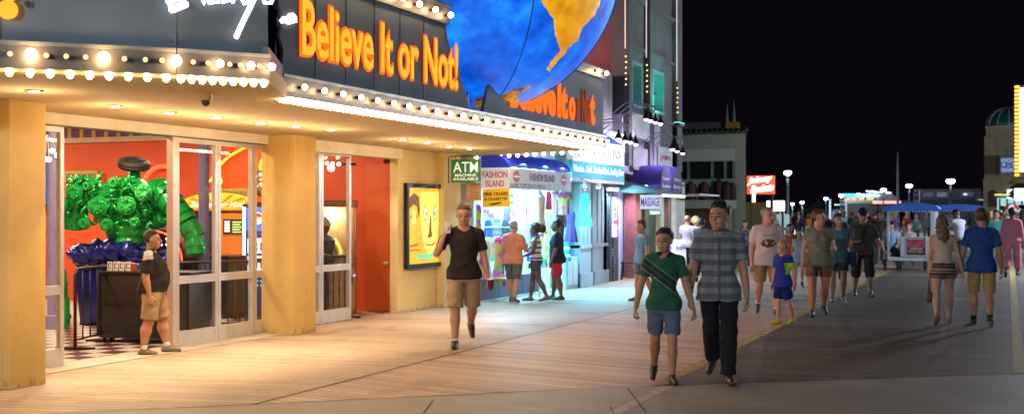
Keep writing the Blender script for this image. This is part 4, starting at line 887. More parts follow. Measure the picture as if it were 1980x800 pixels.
# slim neon edge strips on the piers
for i, (px, z0, z1) in enumerate(((1208, 4.9, 9.5), (1249, 4.9, 7.9), (1308, 4.6, 9.0))):
    yy = y(px, xt+.17); o = thing('edge_light', ['slim pale light strip on the left pier of the grey corner building', 'slim pale light strip between the two stained glass windows', 'slim pale light strip on the right corner of the grey building'][i], 'light strip', (xt+.18, yy, z0))
    m1 = MB(); m1.tube([(0, 0, .9), (0, 0, z1-z0)], .012, 6); m1.build('tube', M('pale_strip', (1, .8, .7), .5, es=.9, ecol=(1, .78, .70)), o); m1 = MB()
    for k in range(6): m1.ball((.02, .02*math.sin(k*2.1), k*.14), .022, n=6, m=4)
    m1.each('bulb', M('warm_bead', (1, .7, .3), .5, es=2.5, ecol=(1, .6, .2)), o, smooth='all')
# shop level
LAV = M('lavender_paint', (.55, .52, .66), .6, 0, .05, 2)
MB().box((xt-.3, y(1203, xt)-.0, 2.72), (xt, y(1228), 4.2)).box((xt-.3, y(1258), 2.0), (xt+.1, y(1270), 4.2)).each('shop_pier', LAV, tw, world=True)
part('shop_pier', MB().box((xt-.3, y(1300), 0), (xt+.12, y(1309), 4.2), bev=.01), M('bright_edge_pier', (.6, .58, .62), .6), tw)
part('brick_pier', MB().box((xt-.3, y(1229), 0), (xt, y(1240), 2.7)), M('red_brick', (.22, .07, .05), .8, 0, .2, 6, .4), tw)
part('door_opening', MB().box((xt-.7, y(1240), 0), (xt-.5, y(1256), 2.6)), BLK, tw)
part('green_panel', MB().box((xt-.3, y(1256), 0), (xt-.12, y(1276), 2.3)), M('dark_green_panel', (.05, .08, .045), .6), tw)
(MB().box((xt-.3, y(1276), 0), (xt+.02, y(1283), 2.6)).box((xt-.3, y(1314), 0), (xt+.02, y(1323), 2.5))).each('frame_post', M('cream_frame', (.70, .72, .55), .6), tw, world=True)
part('brown_post', MB().box((xt+.3, y(1284, xt+.3), 0), (xt+.42, y(1290, xt+.3), 2.4)), M('brown_post', (.07, .03, .025), .6), tw)
part('shop_back', MB().box((xt-2.2, y(1276), 0), (xt-2.0, y(1323)+1.6, 2.6)), M('bright_green_wall', (.04, .32, .20), .6, 0, .08, 2), tw)
part('shop_ceiling', MB().box((xt-2.2, y(1276), 2.55), (xt, y(1323), 2.62)), WHT, tw)
part('canopy_roof', MB().box((xt-.1, y(1286), 2.20), (xt+1.0, y(1322)+.4, 2.25), bev=.01), WHT, tw)
part('upper_sill', MB().box((xt-.35, yt0, 2.72), (xt-.02, yt1, 3.0)), STN, tw)
o = thing('shop_ceiling_light', 'bright tube light inside the green walled shop', 'ceiling light', (xt-1, y(1303), 2.5)); MB().box((-.1, -.8, 0), (.1, .8, .04)).build('housing', WHT, o); MB().tube([(0, -.7, -.03), (0, .7, -.03)], .025, 8).build('tube', M('white_tube', (1, 1, 1), .5, es=12, ecol=(.9, 1, .92)), o); light('AREA', 'tube_lamp', (0, 0, -.08), 170, (.85, 1, .88), o, .3, sy=1.4)
o = thing('canopy_light', 'long white light tube under the flat canopy edge', 'light', (xt+.8, y(1303, xt+.8), 2.15)); MB().tube([(0, -1.1, 0), (0, 1.1, 0)], .018, 8).build('tube', M('white_tube', (1, 1, 1), .5), o); MB().box((-.04, -1.1, .03), (.04, 1.1, .05)).build('housing', WHT, o); light('AREA', 'tube_lamp', (0, 0, -.06), 60, (.95, .95, 1), o, .2, sy=2)
# massage sign, small notice
o, w_, h_ = board('massage_sign', 'white sign with purple letters reading massage', 'sign', 1238, 1278, 377, 404, y(1240, -8.2), M('sign_lilac', (.68, .66, .8), .5, es=.45, ecol=(.82, .78, 1)))
lett(o, 'MASSAGE', -w_*.46, h_*.2, w_*.92, h_*.62, PUR, bold=.01)
o, w_, h_ = board('notice_sign', 'small green notice below the massage sign', 'sign', 1256, 1278, 406, 416, y(1258, -8.6), M('notice_green', (.05, .12, .06), .5)); lett(o, 'Reserve', -w_*.4, h_*.25, w_*.8, h_*.5, SW)
# purple barrel awnings standing out from the wall
PA = M('awning_purple', (.085, .05, .36), .6, 0, .12, 3, .2); PAE = M('awning_navy', (.02, .015, .10), .6)
ynear = y(1277, -8.25)
for i, (px, w2_) in enumerate(((ynear+.5, 1.0), (ynear+1.65, 1.0))):
    yc = px; o = thing('barrel_awning', ['purple barrel awning nearer the jewelry shop', 'purple barrel awning farther along, beside the flat canopy'][i], 'awning', (-9.0, yc, zat(373, 31.))); n = 14; hw = w2_/2; L = .75
    pr = [(hw*math.cos(math.pi*k/n), .26+.46*math.sin(math.pi*k/n)) for k in range(n+1)]; pr = [(hw, 0)]+pr+[(-hw, 0)]
    MB().add([(0, a, b) for a, b in pr]+[(L, a, b) for a, b in pr], [(k, k+1, len(pr)+k+1, len(pr)+k) for k in range(len(pr)-1)]).build('canopy', PA, o, smooth=True)
    MB().prism([(L, a*.995, b*.995) for a, b in pr], (.015, 0, 0)).build('end_panel', PAE, o)
    LT = M('awning_letter', (.5, .48, .75), .5)
    text('lettering', 'Beauty', LT, o, (L+.02, -hw*.6, .30), R_, U_, hw*1.2, .12, .003, .01); text('lettering', 'Boutique', LT, o, (L+.02, -hw*.75, .11), R_, U_, hw*1.5, .12, .003, .01)
# lit sign boards and gooseneck lamps
def wallsign(lab, px0, px1, py0, py1, x, mat, txt, tm, tn='lit_sign'):
    a, b = y(px0, x), y(px1, x); t = onx((px0+px1)/2, x)[1]; z0, z1 = zat(py1, t), zat(py0, t)
    o = thing(tn, lab, 'sign', (x, (a+b)/2, z0)); MB().box((-.15, -(b-a)/2, 0), (0, (b-a)/2, z1-z0), bev=.006).build('panel', mat, o)
    MB().box((-.14, -(b-a)/2-.03, -.05), (.03, (b-a)/2+.03, -.002)).build('ledge', STN, o)
    if txt: text('lettering', txt, tm, o, (.004, -(b-a)*.38, (z1-z0)*.25), R_, U_, (b-a)*.76, (z1-z0)*.35, .004, .01)
    return o, a, b, z0, z1
LSW = M('lit_board_white', (.75, .73, .78), .6)
wallsign('blank white lit board under the highest gooseneck lamps', 1218, 1262, 222, 268, -8.85, LSW, '', RDL)
wallsign('white lit board with red lettering under the farthest gooseneck lamps', 1273, 1300, 285, 322, -8.85, LSW, 'JAMA', RDL)
wallsign('white lit board above the blue canopy under the lowest gooseneck lamps', 1166, 1214, 256, 290, -8.95, LSW, '', RDL)
wallsign('weathered grey board carved with faint marks between the lit boards', 1224, 1254, 286, 326, -8.9, M('weathered_grey', (.22, .21, .24), .7, 0, .3, 4), '', RDL)
ALAB = ['nearest', 'second', 'third', 'farthest']
ord_ = ['first', 'second', 'third', 'fourth']
for gi_, (pxs, pys, xb, grp, nm) in enumerate((((1249, 1258, 1267, 1277), (228, 231, 234, 237), -8.85, 'gooseneck lamps over the highest board', 'over the highest lit board'), ((1196, 1209, 1219, 1229), (266, 270, 272, 276), -8.9, 'gooseneck lamps over the board above the blue canopy', 'over the board above the blue canopy'), ((1300, 1309, 1320), (286, 290, 294), -8.85, 'gooseneck lamps over the red lettered board', 'over the red lettered board'))):
    for k, (px, py) in enumerate(zip(pxs, pys)):
        x_ = -8.0; q = PX(px, py, x_)
        o = thing('gooseneck_lamp', '%s black gooseneck lamp from the left %s' % (ord_[k], nm), 'wall lamp', q, 0, grp)
        MB().lathe((0, 0, 0), [(.02, .18), (.028, .11), (.05, .07), (.085, 0), (.09, -.03)], 14).build('shade', BLK, o, smooth=True)
        MB().ball((0, 0, -.02), .055, n=10, m=7).build('bulb', M('violet_hot', (1, 1, 1), .3, es=16, ecol=(.86, .72, 1)), o, smooth='all')
        MB().tube([(0, 0, .2), (-.03, 0, .33), (-.2, 0, .42), (-.5, 0, .38), (xb-x_, 0, .12)], .012, 6).build('arm', ALU, o, smooth='all')
        light('SPOT', 'gooseneck_beam', (0, 0, -.06), 90, (.80, .68, 1), o, .05, Vector((-.75, -.1, -.35)), 125, 1)
        if k == 1: light('SPOT', 'gooseneck_spill', (0, 0, -.08), 90, (.85, .72, 1), o, .05, Vector((-.2, 0, -2)), 120, 1)
# ------------------------------------------------------------------ people: distance fields meshed with surface nets
def rcone(P, a, b, r1, r2):
    a = np.asarray(a, np.float32); b = np.asarray(b, np.float32); ab = b-a; L2 = float(ab@ab)+1e-9
    t = np.clip(((P-a)@ab)/L2, 0, 1); d = P-a-t[:, None]*ab
    return np.sqrt((d*d).sum(1))-(r1+(r2-r1)*t)
def ellip(P, c, r):
    q = (P-np.asarray(c, np.float32))/np.asarray(r, np.float32); k = np.sqrt((q*q).sum(1)); return (k-1)*min(r)
def smin(a, b, k):
    h = np.clip(.5+.5*(b-a)/k, 0, 1); return b+(a-b)*h-k*h*(1-h)
def nets(fn, lo, hi, s):
    lo = np.asarray(lo, np.float32); n = np.ceil((np.asarray(hi)-lo)/s).astype(int)+1
    gx_, gy_, gz_ = [lo[i]+s*np.arange(n[i], dtype=np.float32) for i in range(3)]
    P = np.stack(np.meshgrid(gx_, gy_, gz_, indexing='ij'), -1).reshape(-1, 3); V = fn(P).reshape(n).astype(np.float32)
    V[0] = V[-1] = 1; V[:, 0] = V[:, -1] = 1; V[:, :, 0] = V[:, :, -1] = 1
    sg_ = V < 0; m = n-1
    acc = np.zeros((*m, 3), np.float32); cnt = np.zeros(m, np.float32)
    cr = [(i, j, k) for i in (0, 1) for j in (0, 1) for k in (0, 1)]
    sl = lambda c: V[c[0]:c[0]+m[0], c[1]:c[1]+m[1], c[2]:c[2]+m[2]]
    for i in range(8):
        for ax in range(3):
            c = cr[i]
            if c[ax]: continue
            e = list(c); e[ax] = 1; A, B = sl(c), sl(e); x = (A < 0) != (B < 0); t = np.where(x, A/np.where(x, A-B, 1), 0)
            for q in range(3): acc[..., q] += np.where(x, (c[q]+(t if q == ax else 0)), 0)
            cnt += x
    act = cnt > 0; idx = -np.ones(m, int); idx[act] = np.arange(act.sum()); ijk = np.argwhere(act)
    verts = lo+s*(ijk+acc[act]/cnt[act][:, None]); quads = []
    for ax in range(3):
        u, v = [(1, 2), (2, 0), (0, 1)][ax]
        A = V; B = np.roll(V, -1, ax); x = (A < 0) != (B < 0)
        g = np.argwhere(x); g = g[(g[:, ax] < m[ax]) & (g[:, u] > 0) & (g[:, v] > 0) & (g[:, u] < m[u]) & (g[:, v] < m[v])]
        du = np.zeros(3, int); du[u] = 1; dv_ = np.zeros(3, int); dv_[v] = 1
        q = np.stack([idx[tuple((g-du-dv_).T)], idx[tuple((g-dv_).T)], idx[tuple(g.T)], idx[tuple((g-du).T)]], 1)
        neg = A[tuple(g.T)] < 0; q[~neg] = q[~neg][:, ::-1]; quads.append(q)
    return verts, np.concatenate(quads)
def relax(v, f, n=2):
    for _ in range(n):
        acc = np.zeros_like(v); c = np.zeros(len(v))
        for i in range(4):
            a, b = f[:, i], f[:, (i+1) % 4]; np.add.at(acc, a, v[b]); np.add.at(c, a, 1)
        v = v*.4+.6*acc/np.maximum(c, 1)[:, None]
    return v
def mesh_of(name, v, f, mats, mi=None, parent=None):
    me = bpy.data.meshes.new(name); me.vertices.add(len(v)); me.vertices.foreach_set('co', np.asarray(v, np.float32).ravel())
    me.loops.add(len(f)*4); me.loops.foreach_set('vertex_index', np.asarray(f).ravel().astype(np.int32)); me.polygons.add(len(f))
    me.polygons.foreach_set('loop_start', np.arange(0, len(f)*4, 4, dtype=np.int32))
    for m in (mats if isinstance(mats, (list, tuple)) else [mats]): me.materials.append(m)
    if mi is not None: me.polygons.foreach_set('material_index', np.asarray(mi, np.int32))
    me.polygons.foreach_set('use_smooth', np.ones(len(f), bool)); me.update(calc_edges=True); me.validate()
    o = bpy.data.objects.new(name, me); C.objects.link(o)
    if parent: o.parent = parent
    return o
# canonical head (metres for a 1.75 m person; origin at the head centre, +y is the face)
def head_sdf(P, fem=0, age=0):
    d = ellip(P, (0, -.012, .035), (.075, .093, .085)); d = smin(d, ellip(P, (0, .018, -.03), (.060-.004*fem, .068, .085)), .03)
    d = smin(d, ellip(P, (0, .040, -.078), (.042-.006*fem, .040, .034)), .03); d = smin(d, rcone(P, (-.032, .074, .018), (.032, .074, .018), .013, .013), .015)
    d = smin(d, rcone(P, (0, .084, .008), (0, .108, -.028), .008, .013), .010); d = smin(d, ellip(P, (0, .100, -.032), (.017, .010, .009)), .008)
    for s in (-1, 1):
        d = np.maximum(d, -ellip(P, (s*.030, .096, -.001), (.018, .016, .011))); d = smin(d, ellip(P, (s*.030, .074, -.002), (.014, .014, .012)), .004)
        d = smin(d, ellip(P, (s*.040, .056, -.032), (.022, .022, .022)), .02); d = smin(d, ellip(P, (s*.077, -.006, -.008), (.010, .020, .031)), .006)
    d = smin(d, ellip(P, (0, .082, -.056), (.024, .014, .007)), .007); d = smin(d, ellip(P, (0, .080, -.068), (.020, .013, .007)), .006)
    return smin(d, rcone(P, (0, -.022, -.05), (0, -.035, -.15), .052-.006*fem, .052-.006*fem), .02)
HEADS = {}
def head_mesh(fem, s):
    k = (fem, round(s, 4))
    if k not in HEADS:
        v, f = nets(lambda P: head_sdf(P, fem), (-.1, -.13, -.155), (.1, .13, .135), s); v = relax(v, f, 1)
        c = v[f].mean(1); mi = np.zeros(len(f), int)
        for q in (-1, 1):
            mi[(abs(c[:, 0]-q*.030) < .013) & (abs(c[:, 2]+.002) < .0075) & (c[:, 1] > .07)] = 2
            mi[(abs(c[:, 0]-q*.033) < .019) & (abs(c[:, 2]-.021) < .0055) & (c[:, 1] > .068)] = 3
        mi[(abs(c[:, 0]) < .022) & (abs(c[:, 2]+.062) < .009) & (c[:, 1] > .078)] = 1
        HEADS[k] = (v, f, mi)
    return HEADS[k]
# canonical hand: x along the hand, +y thumb side, +z palm; a flat palm, four bent fingers, a thumb off the side
HANDS = {}
def hand_mesh(curl, s):
    k = (round(curl, 2), round(s, 4))
    if k not in HANDS:
        segs = []
        for i, (y_, L, r) in enumerate(((.030, .078, .0088), (.010, .086, .0092), (-.010, .080, .0088), (-.029, .064, .0078))):
            a = np.array([.088-.004*abs(i-1), y_, 0.]); ang = curl*.55+.05*i
            for j, fr in enumerate((.42, .33, .25)):
                b = a+L*fr*np.array([math.cos(ang), (y_*.6 if j == 0 else 0), math.sin(ang)]); segs.append((a, b, r*(1-.10*j), r*(1-.10*(j+1)), .002)); a = b; ang += curl*.75
        a = np.array([.025, .030, .004]); ang = .5
        for j, (L, up_) in enumerate(((.036, .35), (.030, .5), (.024, .7))):
            b = a+L*np.array([math.cos(.75-.3*j), math.sin(.75-.3*j), up_*curl*.8+.1]); segs.append((a, b, .0115-.001*j, .0105-.0012*j, .006)); a = b
        def fn(P):
            Q = P.copy(); Q[:, 2] *= 1.9
            d = rcone(Q, (.02, .012, 0), (.086, .024, 0), .026, .020); d = smin(d, rcone(Q, (.02, -.010, 0), (.084, -.020, 0), .026, .020), .01); d = smin(d, rcone(P, (-.03, 0, 0), (.02, 0, 0), .026, .022), .012)
            d = smin(d, rcone(Q, (.02, .02, 0), (.05, .034, 0), .02, .014), .01)
            for a, b, r1, r2, kk in segs: d = smin(d, rcone(P, a, b, r1, r2), kk)
            return d
        HANDS[k] = nets(fn, (-.06, -.06, -.05), (.2, .11, .13), s)
    return HANDS[k]
def frame(v, M3, o, sc_=1.):
    return (np.asarray(v)*sc_)@np.asarray(M3).T+np.asarray(o)
def unit(v): v = np.asarray(v, float); return v/np.linalg.norm(v)
SK = {'fair': (.52, .30, .21), 'tan': (.46, .235, .135), 'olive': (.40, .205, .115), 'brown': (.13, .065, .04), 'red': (.55, .27, .19)}
def skin_mats(k):
    c = SK[k]; return [M('skin_'+k, c, .5, 0, .08, 10, .1), M('lips_'+k, (c[0]*.85, c[1]*.5, c[2]*.5), .45, 0, 0), M('eye_dark', (.03, .02, .015), .2, 0, 0), M('brow_'+k, (.09, .05, .03), .8, 0, 0)]
def person(label, px, pyf, h=None, pyt=None, face=0., skin='fair', fem=0, fat=0., belly=0., legs=None, arms=None, lean=0., top=None, bottom=None, shoes=None, hair=None, headyaw=0., headpitch=0., group=None, extra=None, off=(0, 0), hold=None, socks=None, name='person', zlift=0.):
    """px,pyf: where the feet stand in the photograph; face: direction faced, degrees from the camera (0 faces it, 90 image right)."""
    g = G(px, pyf); t = HC*F/(pyf-HY); h = h or (zat(pyt, t)); H = h/1.0
    s = max(.0085, .00085*t*1.15); far = t > 45
    dcam = math.atan2(-g.y, -g.x); hd = dcam+math.radians(face)      # world heading of +y
    o = thing(name, label, 'person', (g.x+off[0], g.y+off[1], zlift), hd-math.pi/2, group)
    # joints ---------------------------------------------------------
    hipw = .055*H*(1+.25*fat); shw = .102*H*(1-.10*fem)*(1+.1*fat); pel = np.array([0, 0, .52*H])
    L1, L2 = .242*H, .235*H; A1, A2 = .172*H, .146*H
    legs = legs or {}; arms = arms or {}
    J = {}
    for sd, sx in (('r', 1), ('l', -1)):
        th, kn, ab = legs.get(sd, (0, 4, 2)); th_, kn_, ab_ = map(math.radians, (th, kn, ab))
        hip = pel+np.array([sx*hipw, 0, 0]); kd = np.array([sx*math.sin(ab_), math.sin(th_), -math.cos(th_)]); kd = unit(kd); knee = hip+kd*L1
        a2 = th_-kn_; sdv = unit(np.array([sx*math.sin(ab_)*.6, math.sin(a2), -math.cos(a2)])); ank = knee+sdv*L2
        pitch = legs.get('p'+sd, 0); pr = math.radians(pitch); yw = math.radians(legs.get('y'+sd, 8))*sx
        fd = np.array([math.sin(yw)*math.cos(pr), math.cos(yw)*math.cos(pr), -math.sin(pr)]); fu = np.array([0, math.sin(pr), math.cos(pr)])
        J['hip'+sd], J['knee'+sd], J['ank'+sd], J['fd'+sd], J['fu'+sd] = hip, knee, ank, fd, fu
    low = min(min((J['ank'+q]-J['fu'+q]*.045*H)[2], (J['ank'+q]-J['fu'+q]*.045*H+J['fd'+q]*.09*H)[2]) for q in 'rl')
    for q in 'rl':
        for n_ in ('hip', 'knee', 'ank'): J[n_+q] = J[n_+q]-np.array([0, 0, low])
    pel = pel-np.array([0, 0, low]); zo = pel[2]-.52*H
    ln = math.radians(lean); RT = np.array([[1, 0, 0], [0, math.cos(ln), math.sin(ln)], [0, -math.sin(ln), math.cos(ln)]])   # torso to body
    T = lambda p: RT@(np.asarray(p, float)-np.array([0, 0, .52*H]))+pel
    iT = lambda P: (P-pel.astype(np.float32))@RT.astype(np.float32)+np.array([0, 0, .52*H], np.float32)
    for sd, sx in (('r', 1), ('l', -1)):
        u, f_ = arms.get(sd, ((.12, .0, -1), (.06, .18, -1))); sh = np.array([sx*shw, -.005*H, .794*H])
        u = unit((sx*u[0], u[1], u[2])); f_ = unit((sx*f_[0], f_[1], f_[2])); J['sh'+sd] = T(sh); J['el'+sd] = J['sh'+sd]+u*A1; J['wr'+sd] = J['el'+sd]+f_*A2; J['fo'+sd] = f_
    zst = np.array([.455, .50, .53, .57, .61, .66, .72, .765, .795, .818, .840])*H
    fa, be = fat, belly
    aw = np.array([.070, .096, .098+.0*fa, .092, .080-.006*fem, .082-.004*fem, .094, .100-.004*fem, .092, .062, .034])*H; aw = aw*(1+np.array([.15, .25, .3, .42, .5, .45, .25, .12, .05, 0, 0])*fa)
    bw = np.array([.055, .068+.004*fem, .070, .063, .057, .060, .066, .064, .050, .040, .033])*H; bw = bw*(1+np.array([.1, .2, .3, .5, .6, .5, .3, .1, 0, 0, 0])*(fa+be))
    oy = np.array([0, -.012, -.012, -.002, .004, .004, .004, .0, -.004, -.004, -.004])*H+np.array([0, .0, .008, .018, .022, .02, .01, 0, 0, 0, 0])*H*(be)
    def torso(P, e=0., ez=0., flat=0.):
        Q = iT(P); z = np.maximum(Q[:, 2], .525*H) if flat else Q[:, 2]; a = np.interp(z, zst, aw)+e; b = np.interp(z, zst, bw)+e; z = Q[:, 2]
        oo = np.interp(z, zst, oy); k = np.sqrt((Q[:, 0]/a)**2+((Q[:, 1]-oo)/b)**2); d = (k-1)*np.minimum(a, b)*.9
        return np.maximum(d, np.maximum(zst[0]-e-z, z-zst[-1]-ez)), Q
    lf = 1+.28*fa; af = 1+.2*fa-.12*fem
    def legd(P, sd, e=0.):
        hp, kn, an = J['hip'+sd], J['knee'+sd], J['ank'+sd]; m1 = hp*.5+kn*.5; c1 = kn*.65+an*.35+np.array([0, -.008*H, 0])
        d = rcone(P, hp, m1, .052*H*lf+e, .045*H*lf+e); d = smin(d, rcone(P, m1, kn, .045*H*lf+e, .032*H*lf+e), .015); d = smin(d, rcone(P, kn, c1, .031*H*lf+e, .035*H*lf+e), .02)
        return smin(d, rcone(P, c1, an, .034*H*lf+e, .021*H+e), .02)
    def armd(P, sd, e=0.):
        a, b, c = J['sh'+sd], J['el'+sd], J['wr'+sd]; m1 = b*.7+c*.3
        d = rcone(P, a, b, .031*H*af+e, .0245*H*af+e); d = smin(d, rcone(P, b, m1, .024*H*af+e, .0245*H*af+e), .012); return smin(d, rcone(P, m1, c, .0245*H*af+e, .0155*H+e), .012)
    nk0, nk1 = T((0, -.008*H, .81*H)), T((0, .006*H, .885*H))
    trap = T((0, -.012*H, .822*H))
    def body(P):
        d, Q = torso(P); d = smin(d, np.minimum(rcone(P, J['shl'], trap, .028*H, .030*H), rcone(P, J['shr'], trap, .028*H, .030*H)), .03)
        if fem: 
            for sx in (-1, 1): d = smin(d, ellip(Q, (sx*.043*H, .052*H, .722*H), (.040*H, .036*H, .040*H)), .02)
        d = smin(d, rcone(P, nk0, nk1, .034*H*(1-.1*fem), .031*H*(1-.1*fem)), .02)
        for sd in 'rl': d = smin(d, legd(P, sd), .02)
        for sd in 'rl':
            ft = J['ank'+sd]; fd, fu = J['fd'+sd], J['fu'+sd]; d = smin(d, rcone(P, ft-fd*.02*H-fu*.022*H, ft+fd*.085*H-fu*.03*H, .019*H, .013*H), .012)
        for sd in 'rl': d = smin(d, armd(P, sd), .014)
        return d
    pts = np.array([J[k+q] for k in ('hip', 'knee', 'ank', 'sh', 'el', 'wr') for q in 'rl']+[nk1]+[J['ank'+q]+J['fd'+q]*.1*H for q in 'rl'])
    lo, hi = pts.min(0)-.16*H, pts.max(0)+np.array([.13, .13, .0])*H; hi[:2] = pts.max(0)[:2]+.16*H; lo[2] = max(lo[2], -.02)
    v, f = nets(body, lo, hi, s); v = relax(v, f, 1); mi = np.zeros(len(f), int); V, Fc, MI = [v], [f], [mi]; n0 = len(v)
    # head
    hs = H/1.75*(1.12 if H > 1.4 else 1.09+.25*(1.5-H)); yw = math.radians(headyaw); hp = math.radians(headpitch)
    RH = RT@np.array([[math.cos(yw), math.sin(yw), 0], [-math.sin(yw), math.cos(yw), 0], [0, 0, 1]])@np.array([[1, 0, 0], [0, math.cos(hp), math.sin(hp)], [0, -math.sin(hp), math.cos(hp)]])
    hc = T((0, .012*H, .925*H-(hs/(H/1.75)-1)*.06))
    hv, hf, hm = head_mesh(fem, max(.0045, min(.012, s*.55))); V.append(frame(hv, RH, hc, hs)); Fc.append(hf+n0); MI.append(hm); n0 += len(hv)
    for sd, sx in (('r', 1), ('l', -1)):
        X = J['fo'+sd]; tn = arms.get('t'+sd, (0, 1, 0)); Yt = np.array(tn, float)*np.array([sx, 1, 1]); Yt = unit(Yt-X*(Yt@X)); N = np.cross(X, Yt)*(-1 if sx > 0 else 1)
        R3 = np.stack([X, Yt, N], 1); hv, hf = hand_mesh(arms.get('c'+sd, .7), max(.0045, min(.011, s*.5)))
        if sx > 0: hf = hf[:, ::-1]
        V.append(frame(hv, R3, J['wr'+sd]+X*.008, H/1.75)); Fc.append(hf+n0); MI.append(np.zeros(len(hf), int)); n0 += len(hv)
    bo = mesh_of('body', np.concatenate(V), np.concatenate(Fc), skin_mats(skin), np.concatenate(MI), o)
    # clothes
    fold = lambda P, a=.003: a*(np.sin(P[:, 0]*31+P[:, 2]*23+3*np.sin(P[:, 2]*11))+np.sin(P[:, 2]*37-P[:, 1]*29+2*np.sin(P[:, 0]*17)))
    def garment_mesh(nm, fn, lo, hi, mats, mfun=None, step=s):
        v, f = nets(fn, lo, hi, step)
        if not len(f): return None
        v = relax(v, f, 1); return mesh_of(nm, v, f, mats, mfun(v[f].mean(1)) if mfun else None, o)
    if bottom:
        ln_ = bottom['len']; e = bottom.get('e', .014)*H/1.75; fl = bottom.get('flare', .012)
        def bt(P):
            d, Q = torso(P, e*.4, 0., 0.); d = np.maximum(d, Q[:, 2]-bottom.get('waist', .585)*H)
            if bottom.get('skirt'):
                c = (J['kneel']+J['kneer'])/2; c0 = pel; k = bottom['skirt']; d = smin(d, rcone(P, c0, c0+(c-c0)*k, .10*H, .125*H+fl), .03); return np.maximum(d, -(P[:, 2]-(c0+(c-c0)*k)[2]))+fold(P)
            for sd in 'rl':
                hp_, kn_, an_ = J['hip'+sd], J['knee'+sd], J['ank'+sd]
                if ln_ <= 1:
                    E = hp_+(kn_-hp_)*ln_; dr = unit(kn_-hp_); r1 = .054*H*lf+e*.5; r2 = (.047-.012*ln_)*H*lf+e*.7+fl*.55; q = np.maximum(rcone(P, hp_, E+dr*.05, r1, r2), (P-E.astype(np.float32))@dr.astype(np.float32))
                else:
                    f2 = ln_-1; E = kn_+(an_-kn_)*f2; dr = unit(an_-kn_); q = smin(rcone(P, hp_, kn_, .053*H*lf+e*.6, .036*H*lf+e*.7+fl*.4), rcone(P, kn_, E+dr*.03, .038*H*lf+e+fl*.4, .028*H*lf+e+fl*.7), .02); q = np.maximum(q, (P-E.astype(np.float32))@dr.astype(np.float32))
                d = smin(d, q, .008)
            return d+fold(P, .0035)
        lo2, hi2 = lo.copy(), hi.copy(); hi2[2] = pel[2]+.13*H
        garment_mesh(bottom.get('name', 'shorts'), bt, lo2, hi2, bottom['m'])
    if top:
        e = top.get('e', .012)*.75*H/1.75; sl = top.get('sleeve', .6); hem = top.get('hem', .485)*H
        def tp(P):
            d, Q = torso(P, e, .01, 1.); Qz = Q[:, 2]; low_ = np.clip((.62*H-Qz)/(.16*H), 0, 1); d = d-(top.get('hemflare', .014)+.004)*low_
            for sd in 'rl': d = smin(d, rcone(P, J['hip'+sd], J['hip'+sd]*.75+J['knee'+sd]*.25, .056*H*lf+.016, .054*H*lf+.020), .015)
            if fem:
                for sx in (-1, 1): d = smin(d, ellip(Q, (sx*.043*H, .052*H, .722*H), (.043*H+e*.6, .040*H+e*.6, .042*H+e*.6)), .02)
            if top.get('shoulder', 1): d = smin(d, np.minimum(rcone(P, J['shl'], trap, .029*H+e*.5, .031*H+e*.4), rcone(P, J['shr'], trap, .029*H+e*.5, .031*H+e*.4)), .03)
            if sl:
                for sd in 'rl':
                    a, b, c = J['sh'+sd], J['el'+sd], J['wr'+sd]
                    if sl <= 1:
                        E = a+(b-a)*sl; dr = unit(b-a); q = rcone(P, a, E+dr*.03, .031*H*af+e*.6, .031*H*af+e*.7+.005)
                    else:
                        E = b+(c-b)*(sl-1); dr = unit(c-b); q = smin(rcone(P, a, b, .034*H*af+e*.7, .029*H*af+e), rcone(P, b, E+dr*.02, .028*H*af+e, .021*H+e), .012)
                    q = np.maximum(q, (P-E.astype(np.float32))@dr.astype(np.float32)); d = smin(d, q, .022)
            d = np.maximum(d, hem-Qz)
            nr = top.get('neck', .042)*H; d = np.maximum(d, -rcone(Q, (0, .004*H, .835*H), (0, .02*H, .93*H), nr, nr))
            if top.get('vneck'): d = np.maximum(d, -rcone(Q, (0, .075*H, .775*H), (0, .06*H, .86*H), .002, .045*H))
            if not top.get('shoulder', 1): d = np.maximum(d, Qz-.80*H)
            if top.get('collar'): cc = np.maximum(np.abs(rcone(Q, (0, -.004*H, .82*H), (0, .004*H, .858*H), .041*H, .039*H))-.006, np.maximum(.815*H-Qz, Qz-.852*H)); d = np.minimum(d, cc)
            return d+fold(P, .0032)
        lo2, hi2 = lo.copy(), hi.copy(); lo2[2] = hem+zo-.10*H
        mf = (lambda c: top['mf'](((c-pel)@RT+np.array([0, 0, .52*H]))/H)) if top.get('mf') else None
        garment_mesh(top.get('name', 'shirt'), tp, lo2, hi2, top['m'], mf)
    if shoes:
        for sd in 'rl':
            ft = J['ank'+sd]; fd, fu = J['fd'+sd], J['fu'+sd]; hi_ = shoes.get('high', .0)
            def sh_(P):
                d = rcone(P, ft-fd*.022*H-fu*.022*H, ft+fd*.035*H-fu*.018*H, .024*H, .024*H); d = smin(d, rcone(P, ft+fd*.035*H-fu*.02*H, ft+fd*.098*H-fu*.028*H, .024*H, .018*H), .015); d = smin(d, rcone(P, ft-fu*.02*H, ft+fu*hi_*H, .026*H, .026*H), .012)
                return np.maximum(d, -((P-ft.astype(np.float32))@fu.astype(np.float32))-.045*H)
            c = ft+fd*.04*H; st_ = min(s, .008)*1.0 if not far else s*.7
            garment_mesh('shoe', sh_, c-.13*H, c+.13*H, [shoes['m'], shoes.get('sole', shoes['m'])], (lambda q: (((q-ft)@fu) < -.037*H).astype(int)), st_)
            if socks:
                a = ft-fu*.01*H; b = ft+unit(J['knee'+sd]-ft)*socks.get('h', .03)*H
                MB().tube([a, a*.5+b*.5, b], [.026*H, .025*H, .0245*H+.002], 12).build('sock', socks['m'], o, smooth='all')
